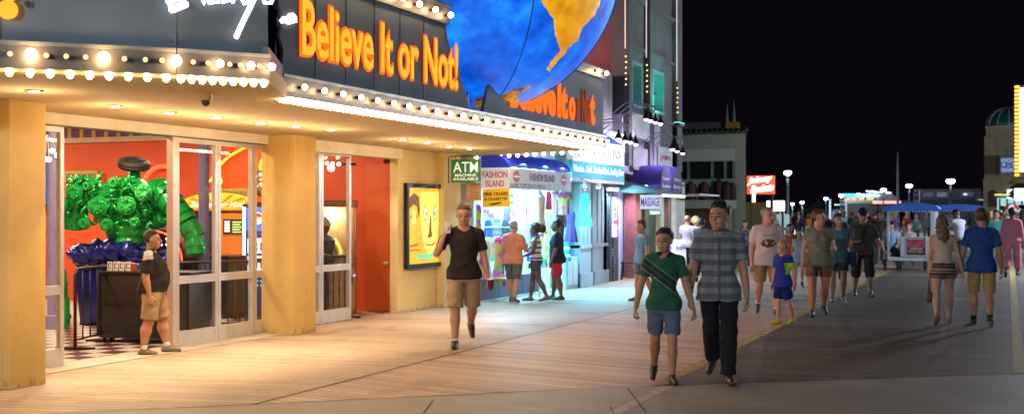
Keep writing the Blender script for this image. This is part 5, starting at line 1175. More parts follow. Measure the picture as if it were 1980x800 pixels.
    if hair:
        st2 = hair.get('style', 'short'); th_ = {'short': .014, 'buzz': .006, 'long': .018, 'bun': .012, 'afro': .045, 'bald': .004, 'cap': .010, 'puff': .03}[st2]
        def hr(P):
            d = ellip(P, (0, -.014, .038), (.077+th_, .096+th_, .087+th_)); fl_ = .052 if st2 != 'bald' else .1
            front = P[:, 1]*.30-(P[:, 2]-hair.get('line', .058)+.012); d = np.maximum(d, np.minimum(front*.9, P[:, 1]+.008 if st2 != 'long' else P[:, 1]-.012)); d = np.maximum(d, -.062-P[:, 2] if st2 not in ('long',) else -.3-P[:, 2])
            if st2 == 'long': d = smin(d, np.maximum(ellip(P, (0, -.085, -.12), (.085, .050, .22)), -P[:, 2]-hair.get('down', .30)), .03); d = smin(d, rcone(P, (-.075, -.02, .02), (-.078, -.03, -.12), .018, .02), .02); d = smin(d, rcone(P, (.075, -.02, .02), (.078, -.03, -.12), .018, .02), .02)
            if st2 == 'bun': d = smin(d, ellip(P, (0, -.13, .06), (.05, .05, .05)), .01)
            if st2 == 'puff': d = smin(d, ellip(P, (0, -.15, .02), (.085, .08, .085)), .01)
            return d+.0035*(np.sin(P[:, 0]*140+P[:, 2]*60)+np.sin(P[:, 2]*110+P[:, 1]*90))*(.4 if st2 in ('bald', 'buzz', 'cap') else 1)
        if st2 == 'cap':
            def hr(P):
                d = np.maximum(ellip(P, (0, -.012, .04), (.086, .104, .095)), .040-P[:, 2]); return np.minimum(d, np.maximum(np.maximum(ellip(P, (0, .10, .045), (.07, .085, .10)), P[:, 2]-.052-(.0)), .043-P[:, 2]))
        hst = max(.0055, min(.014, s*.6))
        v, f = nets(hr, (-.19, -.28 if st2 in ('long', 'bun', 'puff') else -.18, -.36 if st2 == 'long' else -.12), (.19, .24, .22), hst)
        if len(f): v = relax(v, f, 1); mesh_of('cap' if st2 == 'cap' else 'hair', frame(v, RH, hc, hs), f, hair['m'], None, o)
    R4 = Matrix.Rotation(hd-math.pi/2, 4, 'Z'); o_loc = Vector((g.x+off[0], g.y+off[1], zlift))
    J['w'] = lambda k: o_loc+R4@Vector(J[k]); J['H'] = H; J['o'] = o; J['rz'] = hd-math.pi/2; J['T'] = T; J['RH'] = RH; J['hc'] = hc; J['hs'] = hs
    return J
# ------------------------------------------------------------------ things inside the arcade
GRNP = M('green_car_paint', (.01, .34, .06), .22, .35, .3, 5, .2); BLUP = M('blue_car_paint', (.012, .02, .20), .25, .35, .3, 5, .3)
q = G(232, 640); base = Vector((-12.3, 14.35, 0))
st = thing('scrap_metal_sculpture', 'shiny green welded car part sculpture on a crumpled blue metal base', 'sculpture', base)
rr = random.Random(11)
SX = lambda px: (px-232)/F*18.1
def loc(px, py, dy=0):            # sculpture-local point (turned to face the door)
    return Vector((SX(px)*CS, SX(px)*SN+dy, zat(py, 18.1)))
EL = [(loc(px, py), r) for px, py, r in ((205, 398, (.30, .26, .34)), (262, 398, (.30, .26, .34)), (172, 380, (.26, .24, .22)), (298, 380, (.24, .22, .21)), (234, 360, (.34, .22, .14)), (232, 440, (.36, .26, .26)), (232, 468, (.30, .24, .16)))]
def core_sdf(P):
    d = ellip(P, *EL[0])
    for e_ in EL[1:]: d = smin(d, ellip(P, *e_), .06)
    return d+.014*(np.sin(P[:, 0]*26+3*np.sin(P[:, 2]*17))*np.sin(P[:, 2]*24))-.008*np.sin(P[:, 2]*60)
pc = np.array([e_[0][:] for e_ in EL]); v_, f_ = nets(core_sdf, pc.min(0)-.5, pc.max(0)+.5, .022)
mesh_of('core', relax(v_, f_, 1), f_, GRNP, None, st)
mb = MB()
for px, py, R in ((216, 400, .15), (270, 398, .14), (172, 374, .13), (302, 374, .13), (246, 356, .09), (150, 395, .09), (232, 434, .10), (195, 362, .07), (285, 430, .08), (190, 432, .09)):
    c = loc(px, py, -.42)
    for k, rad in enumerate((R, R*.72, R*.45)): mb.lathe(c+Vector((.02*k, -.03*k, 0)), [(rad, 0), (rad, .05), (rad*.86, .06), (rad*.82, .03), (.001, .03)], 20, (.38, -.9, .1))
    for k in range(8): a = k*math.pi/4; mb.ball(c+Vector((.08+math.cos(a)*R*.6*CS, -.12, math.sin(a)*R*.6)), .022, n=6, m=4)
mb.build('brake_disc', GRNP, st, smooth=True)
mb = MB()
for k in range(80):               # pipes, springs, rods over the surface
    px, py = rr.uniform(150, 310), rr.uniform(345, 440); c = loc(px, py, -.36+rr.uniform(-.06, .05)); d = Vector((rr.uniform(-1, 1)*CS, rr.uniform(-.1, .1), rr.uniform(-1, 1))).normalized()*rr.uniform(.04, .13)
    if k % 4 == 0:
        pts = [c+d*(t/14-.5)+Vector((.025*math.cos(t*1.9), -.02, .025*math.sin(t*1.9))) for t in range(15)]; mb.tube(pts, .009, 5)
    else: mb.tube([c-d, c+Vector((rr.uniform(-.03, .03), -.05, rr.uniform(-.03, .03))), c+d], [.02, .026, .016], 7)
mb.build('pipe', GRNP, st, smooth='all')
mb = MB()                          # two big exhaust pipes arching down at both sides
def seg(pts, r0, r1):
    mb = MB()
    P = [loc(a, b, c) for a, b, c in pts]; n = len(P)
    for i in range(n-1):
        a, b = P[i], P[i+1]; r = r0+(r1-r0)*i/(n-1); mb.tube([a, a+(b-a)*.2, a+(b-a)*.8, b], [r*.96, r, r*.98, r*.94], 16); mb.tube([a+(b-a)*.45, a+(b-a)*.55], r*1.12, 14)
    mb.build('exhaust_pipe', GRNP, st, smooth=True)
seg([(300, 372, -.1), (325, 385, -.2), (350, 405, -.25), (372, 430, -.3), (388, 458, -.3), (394, 490, -.35)], .20, .13)
seg([(170, 375, -.1), (148, 385, -.1), (138, 415, -.05), (132, 440, 0)], .20, .17)
seg([(128, 520, -.3), (132, 570, -.3), (134, 645, -.3)], .12, .15)

mb = MB()
for k in range(12): mb.ball(loc(rr.uniform(150, 285), rr.uniform(468, 515), rr.uniform(-.15, .2)), (rr.uniform(.22, .36), rr.uniform(.18, .26), rr.uniform(.14, .2)), n=36, m=20)
mb.box((-.8, -.2, 0), (.5, .4, .9), bev=.08); bb = mb.build('blue_base', BLUP, st, smooth='all')
tx2 = bpy.data.textures.new('dents', 'CLOUDS'); tx2.noise_scale = .16; md = bb.modifiers.new('dents', 'DISPLACE'); md.texture = tx2; md.strength = .30; md.mid_level = .5
c = loc(246, 318); pr = [(.19+.055*math.cos(t), .07*math.sin(t)) for t in [2*math.pi*k/14 for k in range(15)]]
MB().lathe(c, pr, 26, (.25, -.2, 1)).build('rubber_wheel', M('matt_rubber', (.015, .013, .013), .7, 0, .1, 10, .3), st, smooth='all'); MB().lathe(c, [(.14, -.03), (.14, .03), (.06, .05), (.001, .05)], 18, (.25, -.2, 1)).build('wheel_hub', GRNP, st, smooth=True)
mb = MB()
for px, py, R in ((168, 374, .25), (304, 378, .24), (300, 425, .15)):
    mb = MB(); c = loc(px, py, -.12); mb.ball(c, (R, R*.95, R), n=26, m=16)
    for q in (.25, .5, .72): mb.lathe(c, [(R*math.cos(q)*1.0, R*math.sin(q)), (R*math.cos(q)*1.07, R*math.sin(q)+.005), (R*math.cos(q)*1.05, R*math.sin(q)+.03), (R*math.cos(q+.1), R*math.sin(q+.1))], 26, (1 if px > 240 else -1, -.3, .5))
    mb.build('fender_dome', GRNP, st, smooth=True)

MB().lathe(loc(246, 352), [(.09, -.1), (.11, 0), (.10, .12), (.05, .18)], 14).build('valve_cap', GRNP, st, smooth=True)
# dark counter
p0, p1 = Vector((-11.05, 12.35, 0)), Vector((-9.98, 12.5, 0)); d = (p1-p0); a = math.atan2(d.y, d.x)
ct = thing('counter', 'dark brown wheeled counter standing in the open doorway', 'counter', p0, a)
L = d.length+.25; mb = MB(); mb.box((0, 0, .07), (L, .55, .90), bev=.008); mb.build('cabinet', WOODD, ct, smooth=True)
MB().box((-.02, -.02, .903), (L+.02, .57, .94), bev=.008).build('top', BLK, ct, smooth=True)
mb = MB(); mb.box((.05, -.012, .5), (L-.05, -.001, .505)); mb.box((.0, -.012, .1), (.03, -.001, .88)); mb.box((L-.03, -.012, .1), (L, -.001, .88)); mb.build('trim', BLK, ct)
for x_ in (.12, L-.12): MB().tube([(x_, .1, .04), (x_+.03, .1, .04)], .04, 12).build('caster', BLK, ct, smooth=True)
rk = thing('card_rack', 'small orange and black rack of white letter cards on the dark counter', 'card rack', p0+Vector((.05*math.cos(a)+.0, .1, .942)), a)
MB().box((0, 0, 0), (.38, .12, .10), bev=.01).build('tray', M('rack_orange', (.6, .12, .02), .5), rk)
mb = MB(); m2 = MB()
for k in range(4): mb.box((.02+k*.09, -.02, .0), (.09+k*.09, -.012, .12)); m2.box((.035+k*.09, -.0235, .03), (.045+k*.09, -.0205, .09)); m2.box((.035+k*.09, -.0235, .09), (.075+k*.09, -.0205, .1)); m2.box((.055+k*.09, -.0235, .03), (.075+k*.09, -.0205, .04))
mb.build('card', WHT, rk); m2.build('print', BLK, rk)
# barriers
def barrier(x, y_, L, rz, lab, n=9):
    o = thing('crowd_barrier', lab, 'barrier', (x, y_, 0), rz, 'black rail barriers inside the arcade')
    MB().tube([(0, 0, 0), (0, 0, .92), (.06, 0, 1.0), (L-.06, 0, 1.0), (L, 0, .92), (L, 0, 0)], .022, 8).build('frame', BLK, o, smooth='all')
    m1 = MB(); m1.tube([(0, 0, .12), (L, 0, .12)], .014, 6)
    for k in range(1, n): m1.tube([(L*k/n, 0, .12), (L*k/n, 0, 1.0)], .010, 6)
    m1.build('bar', BLK, o, smooth='all')
    m1 = MB(); m1.box((-.02, -.25, 0), (.02, .25, .03)); m1.box((L-.02, -.25, 0), (L+.02, .25, .03)); m1.each('foot', BLK, o)
barrier(-10.75, 11.6, .9, 1.9, 'black rail barrier left of the dark counter', 4); barrier(-10.9, 13.6, 1.5, .9, 'black rail barrier behind the first glass door'); barrier(-10.6, 15.0, 1.2, 1.0, 'black rail barrier behind the second pair of glass doors')
barrier(-10.3, 16.0, 1.0, 1.2, 'black rail barrier beside the fortune teller cabinet')
# stall cabinets seen dark behind the lower panes
o = thing('low_counter', 'long dark counter behind the glass doors under the arcade machines', 'counter', (-12.6, 15.6, 0), .5)
MB().box((-.2, 0, .05), (2.6, .6, .98), bev=.01).build('body', M('black_brown', (.02, .017, .016), .5), o); mb = MB()
for k in range(22): mb.box((-.15+k*.125, -.012, .08), (-.11+k*.125, -.002, .94))
mb.build('slat', M('dark_slat', (.06, .055, .055), .4), o); MB().box((-.22, -.03, .98), (2.62, .62, 1.02), bev=.01).build('top', M('maroon_top', (.12, .02, .02), .4), o)
# photo booth
pb = thing('photo_booth', 'orange photo booth with a fan shaped yellow believe it or not topper', 'photo booth', (ony(422, 16.9)[0], 16.9, 0), .28)
MB().box((-.62, 0, 0), (.62, .7, 1.74), bev=.01).build('body', M('booth_dark', (.05, .02, .015), .5), pb)
MB().box((.0, -.03, .98), (.58, -.002, 1.70), bev=.005).build('panel', M('booth_orange', (.65, .16, .02), .45, es=.35, ecol=(1, .22, .02)), pb)
MB().box((.1, -.045, 1.34), (.48, -.031, 1.60), bev=.004).build('screen', M('screen_dark', (.02, .03, .03), .3), pb)
mb = MB()
for k in range(4): mb.box((.13+.0*k, -.049, 1.38+k*.05), (.22, -.046, 1.415+k*.05))
mb.build('photo_strip', M('screen_white', (.8, .8, .8), .4, es=1.2, ecol=(.9, 1, 1)), pb)
mb = MB()
for k in range(5): mb.box((.27, -.049, 1.37+k*.042), (.44-.03*(k % 2), -.046, 1.39+k*.042))
mb.build('screen_text', M('screen_lime', (.4, .8, .2), .4, es=1.0, ecol=(.6, .9, .2)), pb)
MB().box((.04, -.03, .62), (.54, -.002, .96), bev=.004).build('panel_teal', M('booth_teal', (.02, .10, .10), .4, es=.15, ecol=(.05, .35, .33)), pb)
for k, s_ in enumerate(('PUT YOURSELF', 'IN THE', 'PICTURE')): text('lettering', s_, M('teal_print', (.5, .7, .65), .5, es=.3, ecol=(.6, .9, .8)), pb, (.15+.05*(k > 0), -.034, .80-.06*k), (1, 0, 0), U_, .28-.1*(k > 0), .035, .002, .004)
mb = MB()
for k in range(9): mb.ball((.1+.045*k, -.04, .9+.04*math.sin(k*2.)), .012, n=6, m=4)
mb.build('lamp', M('white_bulb', (1, .9, .8), .3), pb)
out = [(-.66, 1.76)]+[(.66*-math.cos(math.pi*k/16), 1.76+.07+.22*math.sin(math.pi*k/16)) for k in range(17)]+[(.66, 1.76)]
MB().prism([(a, -.06, b) for a, b in out], (0, .1, 0)).build('topper', M('topper_yellow', (.8, .45, .02), .5, es=.55, ecol=(1, .42, .01)), pb)
mb = MB()
for k in range(7): a = math.pi*(k+.5)/7; mb.prism([(0, -.063, 1.80), (.6*math.cos(a-.07), -.063, 1.84+.19*math.sin(a-.07)), (.6*math.cos(a+.07), -.063, 1.84+.19*math.sin(a+.07))], (0, .002, 0))
mb.build('ray', M('topper_orange', (.7, .15, .02), .5, es=.4, ecol=(1, .15, .01)), pb)
text('lettering', 'Believe It or Not!', SW, pb, (-.46, -.072, 1.80), (1, 0, 0), U_, .95, .10, .003, .02, shear=.2)
# drinks machine
x_, t_ = ony(512, 16.0)
vm = thing('drinks_machine', 'blue lit drinks vending machine behind the last pane by the middle pillar', 'vending machine', (x_, 16.0, 0), .28)
MB().box((-.32, 0, .05), (.5, .6, 1.80), bev=.02).build('cabinet', M('machine_blue', (.02, .06, .4), .4), vm, smooth=True)
MB().box((-.3, -.02, 1.42), (.48, -.001, 1.78), bev=.01).build('light_box', M('machine_lightbox', (.05, .15, .9), .4, es=1.3, ecol=(.03, .16, 1)), vm)
MB().prism([(-.12+.10*math.cos(k*.2618), -.026, 1.62+.10*math.sin(k*.2618)) for k in range(24)], (0, .004, 0)).build('roundel', M('screen_white', (.8, .8, .8), .4), vm)
MB().prism([(-.12+.085*math.cos(k*math.pi/12), -.031, 1.635+.07*math.sin(k*math.pi/12)) for k in range(13)], (0, .004, 0)).build('roundel_red', M('hot_red', (.8, .02, .02), .4, es=1, ecol=(1, .05, .05)), vm)
text('lettering', 'PEPSI', M('screen_white', (.8, .8, .8), .4), vm, (.0, -.024, 1.57), (1, 0, 0), U_, .4, .10, .003, .02)
for k, z in enumerate((1.06, .78)):
    MB().box((-.28, -.018, z), (.12, -.001, z+.24), bev=.005).build('display_window', M('machine_white', (.8, .85, .9), .4, es=1.6, ecol=(.75, .92, 1)), vm); mb = MB()
    for c in range(4): mb.box((-.25+c*.09, -.024, z+.04), (-.20+c*.09, -.019, z+.18), bev=.004)
    mb.build('can', [M('can_mix', (.3, .15, .5), .4)], vm)
mb = MB()
for k in range(14): mb.ball((-.26+.05*(k % 7), -.02, .55+.07*(k//7)), .010, n=6, m=4)
mb.build('button', M('button_teal', (.1, .8, .7), .4, es=1.5, ecol=(.2, 1, .9)), vm)
# tall neon-edged strip between booth and drinks machine
q = PY(472, 430, 16.3); o = thing('light_strip', 'vertical white violet light strip beside the photo booth screen', 'light strip', (q.x, 16.3, .95)); MB().tube([(0, 0, 0), (0, 0, .85)], .025, 8).build('tube', M('lilac_strip', (.8, .8, 1), .4, es=4, ecol=(.7, .65, 1)), o); MB().box((-.04, .02, -.95), (.04, .06, .9)).each('post', BLK, o)
# round black machine with red ring behind the man in the doorway
x_, t_ = ony(297, 15.2); o = thing('arcade_machine', 'black round topped arcade machine with a red glowing ring', 'arcade machine', (x_, 15.2, 0), .3)
MB().box((-.5, 0, 0), (.5, .7, .95), bev=.03).build('body', BLK, o, smooth=True); MB().prism([(.52*math.cos(math.pi*k/18), 0, .95+.52*math.sin(math.pi*k/18)) for k in range(19)], (0, .5, 0)).build('dome', M('gloss_black', (.02, .02, .02), .15), o, smooth=True)
MB().tube([(.47*math.cos(math.pi*k/18), -.02, .95+.47*math.sin(math.pi*k/18)) for k in range(0, 19)], .014, 6).build('ring', NEONR, o, smooth='all'); mb = MB()
for k in range(24): a = rr.uniform(.2, 2.9); r = rr.uniform(.1, .4); mb.ball((r*math.cos(a), -.012, .97+r*math.sin(a)), .012, n=6, m=4)
mb.build('lamp', M('white_bulb', (1, .9, .8), .3), o)
# glossy silver ride behind the right pane
x_, t_ = ony(512, 17.2); o = thing('chrome_ornament', 'grey metallic ornament mass above the drinks machine', 'ornament', (x_, 17.5, 1.9)); mb = MB()
for k in range(16): mb.ball((rr.uniform(-.3, .45), rr.uniform(-.1, .1), rr.uniform(0, .5)), rr.uniform(.06, .16), n=12, m=8)
mb.tube([(-.1, 0, .4), (0, 0, .65)], .02, 6); mb.build('body', M('dull_chrome', (.3, .28, .26), .3, .8), o, smooth='all'); MB().box((-.4, -.1, -.35), (.5, .3, 0), bev=.02).build('plinth', BLK, o)
# fortune teller cabinet
x_, t_ = ony(668, 17.0); fc = thing('fortune_cabinet', 'carved wooden fortune teller cabinet with glass sides beside the orange door', 'fortune machine', (x_-.42, 17.15, 0), .33)
WD = M('carved_wood', (.22, .10, .03), .5, 0, .3, 6, .3); WD2 = M('gilded_panel', (.42, .24, .07), .45, .1, .25, 8, .3)
mb = MB(); W_, D_ = .42, .32
mb.box((-W_, -D_, 0), (W_, D_, .1), bev=.01); mb.box((-W_, -D_, .80), (W_, D_, .88), bev=.01); mb.box((-W_-.02, -D_-.02, 1.80), (W_+.02, D_+.02, 1.92), bev=.015)
for sx in (-1, 1):
    for sy in (-1, 1): mb.box((sx*W_-sx*.05, sy*D_-sy*.05, .1), (sx*W_, sy*D_, 1.80))
mb.build('frame', WD, fc); mb = MB()
mb.box((-W_+.05, -D_+.01, .1), (W_-.05, -D_+.03, .80)); mb.box((W_-.03, -D_+.05, .1), (W_-.01, D_-.05, .80)); mb.box((-W_+.01, -D_+.05, .1), (-W_+.03, D_-.05, .80)); mb.box((-W_+.05, D_-.03, .1), (W_-.05, D_-.01, 1.80)); mb.build('panel', WD2, fc)
mb = MB(); mb.box((-W_+.05, -D_+.018, .88), (W_-.05, -D_+.022, 1.80)); mb.box((W_-.022, -D_+.05, .88), (W_-.018, D_-.05, 1.80)); mb.box((-W_+.018, -D_+.05, .88), (-W_+.022, D_-.05, 1.80)); mb.build('pane', glassy('case_glass', (.95, .95, .95), .05), fc)
mb = MB(); mb.prism([(W_+.001, -.1+.05*math.cos(k*.5236), .6+.06*math.sin(k*.5236)) for k in range(12)], (.006, 0, 0)); mb.build('coin_plate', BLK, fc); MB().ball((W_+.005, .08, .66), .02).build('button', M('blue_led', (.1, .1, 1), .3, es=4, ecol=(.15, .15, 1)), fc)
light('POINT', 'cabinet_lamp', (0, .1, 1.7), 60, (1, .9, .85), fc, .06)
MB().ball((0, .1, 1.74), .05, n=8, m=6).build('bulb', M('white_bulb', (1, .9, .8), .3), fc)
SKD = M('brown_skin', (.20, .095, .055), .6, 0, .08, 8)
mn = thing('fortune_teller_figure', 'turbaned mannequin in a yellow shirt and navy vest inside the cabinet', 'mannequin', fc.location+Vector((-.06, -.02, .88)), .33+.9)
MB().lathe((0, 0, 0), [(.13, 0), (.14, .1), (.16, .25), (.18, .36), (.12, .43), (.05, .46), (.045, .52)], 18).build('torso', M('navy_vest', (.03, .04, .10), .6), mn, smooth=True)
mb = MB(); mb.tube([(-.18, 0, .38), (-.26, -.05, .2), (-.2, -.22, .1), (-.08, -.26, .1)], [.06, .075, .06, .04], 10); mb.tube([(.18, 0, .38), (.26, -.05, .2), (.2, -.22, .1), (.08, -.26, .1)], [.06, .075, .06, .04], 10); mb.ball((0, -.1, .28), (.09, .06, .14)); mb.build('sleeve', M('yellow_satin', (.8, .55, .04), .4), mn, smooth='all')
mb = MB(); mb.ball((0, -.01, .58), (.075, .09, .105), n=14, m=10); mb.ball((0, -.10, .575), (.014, .02, .02), n=6, m=5); mb.ball((-.06, -.28, .1), .03); mb.ball((.06, -.28, .1), .03); mb.build('head_and_hands', SKD, mn, smooth='all')
mb = MB()
for k in range(5): mb.tube([(.088*math.cos(a_*.524)*(1-.12*k), .098*math.sin(a_*.524)*(1-.12*k), .625+.028*k) for a_ in range(13)], .024, 6)
mb.ball((0, 0, .70), (.07, .07, .06)); mb.build('turban', M('white_cloth', (.7, .66, .6), .7), mn, smooth='all')
# ------------------------------------------------------------------ far buildings, neon, lamps
ST2 = M('far_stucco', (.36, .37, .28), .85, 0, .08, .4); WST = M('far_white', (.42, .45, .40), .8, 0, .06, .4)
yb_ = 44.; xr = ony(1442, yb_)[0]; tb = ony(1442, yb_)[1]
Z_ = lambda py, t=None: zat(py, t or tb)
hb = thing('stucco_building', 'grey green stucco building with a tiled cornice and dark window band behind the corner shop', 'building', (xr-4, yb_, 0))
part('wall', MB().prism([(xr-14, yb_, 0), (xr, yb_, 0), (xr-3.6, yb_+12, 0), (xr-14, yb_+12, 0)], (0, 0, Z_(252))), ST2, hb)
part('roof_storey', MB().prism([(xr-14, yb_+2.5, Z_(252)+.002), (xr-1.5, yb_+2.5, Z_(252)+.002), (xr-4, yb_+11, Z_(252)+.002), (xr-14, yb_+11, Z_(252)+.002)], (0, 0, Z_(224)-Z_(252))), M('roof_storey_brown', (.09, .085, .07), .8), hb)
mb = MB()
for k in range(46): xx = xr-9+k*.2; mb.tube([(xx, yb_-.32, Z_(256)), (xx, yb_+.1, Z_(249))], .085, 7)
part('tile_cornice', mb, M('roof_tile', (.05, .06, .04), .7), hb, smooth=True)
xm = ony(1420, yb_)[0]; xl = ony(1322, yb_)[0]
part('wall_panel', MB().box((xl-2, yb_-.08, Z_(310)), (xm, yb_-.001, Z_(287))), M('far_pale', (.52, .56, .50), .8, 0, .04), hb)
part('window_band', MB().box((xl-2, yb_-.05, Z_(345)), (xm, yb_-.002, Z_(311))), M('far_glass', (.02, .025, .022), .15), hb)
mb = MB()
for px in (1332, 1378, 1403, 1420): xx = ony(px, yb_)[0]; mb.box((xx-.05, yb_-.1, Z_(345)), (xx+.05, yb_-.051, Z_(311)))
mb.each('mullion', M('far_mullion', (.18, .26, .22), .6), hb, world=True)
part('terrace', MB().box((xl-2, yb_-2.2, Z_(403)), (xm+.1, yb_-.1, Z_(388))), WST, hb)
part('terrace_base', MB().box((xl-2, yb_-2.0, 0), (xm+.0, yb_-.1, Z_(403)-.002)), M('far_brown', (.10, .055, .04), .8), hb)
part('garage_door', MB().box((ony(1392, yb_-2.0)[0], yb_-2.05, .02), (ony(1416, yb_-2)[0], yb_-2.003, Z_(408)+.2)), ST2, hb)
# folded umbrellas on the terrace
for i, (px, wv, h0, h1, colr, lab) in enumerate(((1336, 24, 350, 388, (.075, .035, .028), 'dark brown folded parasol at the left end of the terrace'), (1361, 24, 350, 388, (.07, .02, .02), 'dark red folded parasol second on the terrace'), (1379, 13, 348, 388, (.05, .12, .26), 'blue and grey folded parasol on the terrace'), (1390, 22, 345, 388, (.05, .02, .02), 'tall dark maroon folded parasol in the middle of the terrace'), (1404, 24, 349, 388, (.04, .018, .016), 'dark maroon folded parasol right of the tall one'), (1416, 16, 352, 388, (.035, .015, .014), 'darkest folded parasol at the right end of the terrace'))):
    x_, t_ = ony(px, yb_-1.5); zb, zt = Z_(388), zat(h0, t_); r = wv/F*t_/2
    o = thing('folded_parasol', lab, 'parasol', (x_, yb_-1.5, zb), 0, 'folded parasols on the terrace'); h = zt-zb
    MB().lathe((0, 0, 0), [(r*.85, .02), (r, h*.25), (r, h*.62), (r*.75, h*.85), (r*.3, h*.97), (.02, h)], 12).build('canopy', M('parasol_%d' % i, colr, .8), o, smooth=True); MB().tube([(0, 0, 0), (0, 0, .2)], .03, 6).build('pole', BLK, o)
# roof ornament and masts
x_, t_ = ony(1417, yb_+3); o = thing('roof_sign', 'small yellow lit box sign on the roof of the stucco building', 'sign', (x_, yb_+3, Z_(250))); MB().box((-.25, -.1, 0), (.25, .1, .5)).build('box', M('roof_yellow', (.14, .075, .01), .6, es=.03, ecol=(1, .5, .02)), o); MB().box((-.4, -.12, -.05), (.5, .12, .1)).build('base', M('roof_base', (.2, .12, .02), .6, es=.1, ecol=(1, .6, .05)), o)
for px, py, lab in ((1406, 202, 'thin dark pointed mast on the roof of the stucco building'), (1419, 193, 'second thin mast right of the pointed one on the roof')):
    x_, t_ = ony(px, yb_+4); o = thing('roof_mast', lab, 'mast', (x_, yb_+4, Z_(250))); h = zat(py, t_)-Z_(250); MB().tube([(0, 0, 0), (0, 0, h*.5), (0, 0, h)], [.12, .07, .01], 6).build('mast', M('mast_grey', (.14, .14, .13), .6), o)
# plywood hoarding
a = ony(1425, 46)[0]; b = ony(1478, 46)[0]; t_ = ony(1450, 46)[1]; zt = zat(391, t_)
o = thing('plywood_hoarding', 'tall tan plywood hoarding beside the stucco building', 'hoarding', ((a+b)/2, 46, 0)); hw = (b-a)/2
for k in range(2): MB().box((-hw+k*hw+.01, 0, 0), (-hw+(k+1)*hw-.01, .06, zt), bev=.01).build('panel', M('plywood', (.20, .145, .06), .8, 0, .15, 1.5), o)
MB().box((-hw, .07, 0), (-hw+.1, .17, zt)).box((hw-.1, .07, 0), (hw, .17, zt)).each('post', BLK, o)
# red neon sign
def far_board(name, lab, cat, px0, px1, py0, py1, y_, mat, th=.2, post=True):
    a = PY(px0, py0, y_); b = PY(px1, py1, y_); w_, h_ = b.x-a.x, a.z-b.z
    o = thing(name, lab, cat, ((a.x+b.x)/2, y_, 0)); MB().box((-w_/2, 0, b.z), (w_/2, th, a.z), bev=.02).build('panel', mat, o)
    if post: MB().box((-w_*.42, th+.01, 0), (-w_*.32, th+.1, a.z)).box((w_*.32, th+.01, 0), (w_*.42, th+.1, a.z)).each('post', BLK, o)
    return o, w_, h_, b.z
o, w_, h_, z0 = far_board('neon_sign', 'tilted red lit sign with white neon script lettering', 'sign', 1444, 1497, 340, 375, 52, M('far_red', (.7, .03, .01), .5, es=1.0, ecol=(1, .10, .03)))
NW = M('pink_white_neon', (1, .8, .9), .4, es=8, ecol=(1, .62, .75))
text('lettering', 'Johnny', NW, o, (-w_*.46, -.05, z0+h_*.48), (1, 0, .12), (0, 0, 1), w_*.9, h_*.40, .02, .03, shear=.3); text('lettering', 'Rockets', NW, o, (-w_*.35, -.05, z0+h_*.06), (1, 0, .12), (0, 0, 1), w_*.85, h_*.36, .02, .03, shear=.3)
o, w_, h_, z0 = far_board('lightbox_sign', 'bright blank white panel below the red script sign', 'sign', 1482, 1516, 388, 408, 54, M('far_white_panel', (.8, .8, .8), .5, es=2.2, ecol=(1, .9, .95)))
o, w_, h_, z0 = far_board('lightbox_sign', 'narrow pale yellow lit post sign left of the red script sign foot', 'sign', 1454, 1459, 358, 391, 51, M('far_cream_panel', (.8, .8, .8), .5, es=1.8, ecol=(1, .85, .75)))
o, w_, h_, z0 = far_board('lightbox_sign', 'low pale teal lit kiosk front far behind the man in the white shirt', 'sign', 1490, 1525, 414, 440, 60, M('far_teal_panel', (.4, .6, .6), .5, es=.35, ecol=(.55, .8, .85)))
# street lamps
def street_lamp(px, py, t, lab, at=None, head=.28, pw=900):
    d = ray(px); z = zat(py, t) if not at else 4.2; o = thing('street_lamp', lab, 'street lamp', (*at, 0) if at else (d[0]*t, d[1]*t, 0), 0, 'boardwalk street lamps')
    MB().lathe((0, 0, 0), [(.16, 0), (.16, .3), (.09, .4), (.075, z*.6), (.065, z-.3), (.12, z-.22)], 10).build('pole', M('lamp_pole', (.10, .14, .15), .5, .3), o, smooth=True)
    MB().ball((0, 0, z), (head, head, head*.62), n=14, m=10).build('lantern', M('lamp_globe', (1, 1, 1), .3, es=11, ecol=(.72, .80, 1)), o, smooth='all')
    MB().lathe((0, 0, z), [(head*.9, head*.2), (head*.6, head*.55), (.03, head*.75)], 12).build('cap', BLK, o, smooth=True)
    light('POINT', 'lantern_lamp', (0, 0, z-.25), pw, (.75, .85, 1), o, .25)
for i, (px, py, t, hd) in enumerate(((1523, 334, 67, .22), (1551, 391, 105, .18), (1597, 384, 150, .26), (1660, 376, 143, .26), (1627, 378, 138, .27), (1708, 367, 117, .27), (1758, 359, 100, .27), (1838, 350, 85, .30), (1532, 394, 120, .18))):
    street_lamp(px, py, t, ['tallest nearest street lamp rising behind the man in the white shirt', 'small far street lamp right of the tallest lamp', 'far street lamp above the woman in the grey green top', 'street lamp in front of the blue neon roof', 'street lamp at the left end of the blue neon roof', 'street lamp beside the red lit carousel roof', 'street lamp above the blue cart canopy', 'street lamp above the low grey building, rightmost of the lamps', 'smallest far street lamp just right of the tallest lamp pole'][i], None, hd)
for (x_, y_, p_w, lab) in ((-5.0, -7.0, 5400, 'street lamp on the boardwalk behind the viewer'), (6.5, 4, 700, 'street lamp by the sea railing beside the viewer'), (6.0, 26, 550, 'street lamp by the sea railing beyond the right edge of the view'), (4.2, 36, 4500, 'second street lamp by the sea railing beyond the right edge of the view'), (4.5, 58, 5000, 'third street lamp by the sea railing beyond the right edge of the view')):  # unseen lamps added out of view to brighten people and far buildings
    street_lamp(0, 0, 1, lab, (x_, y_), .2, p_w)
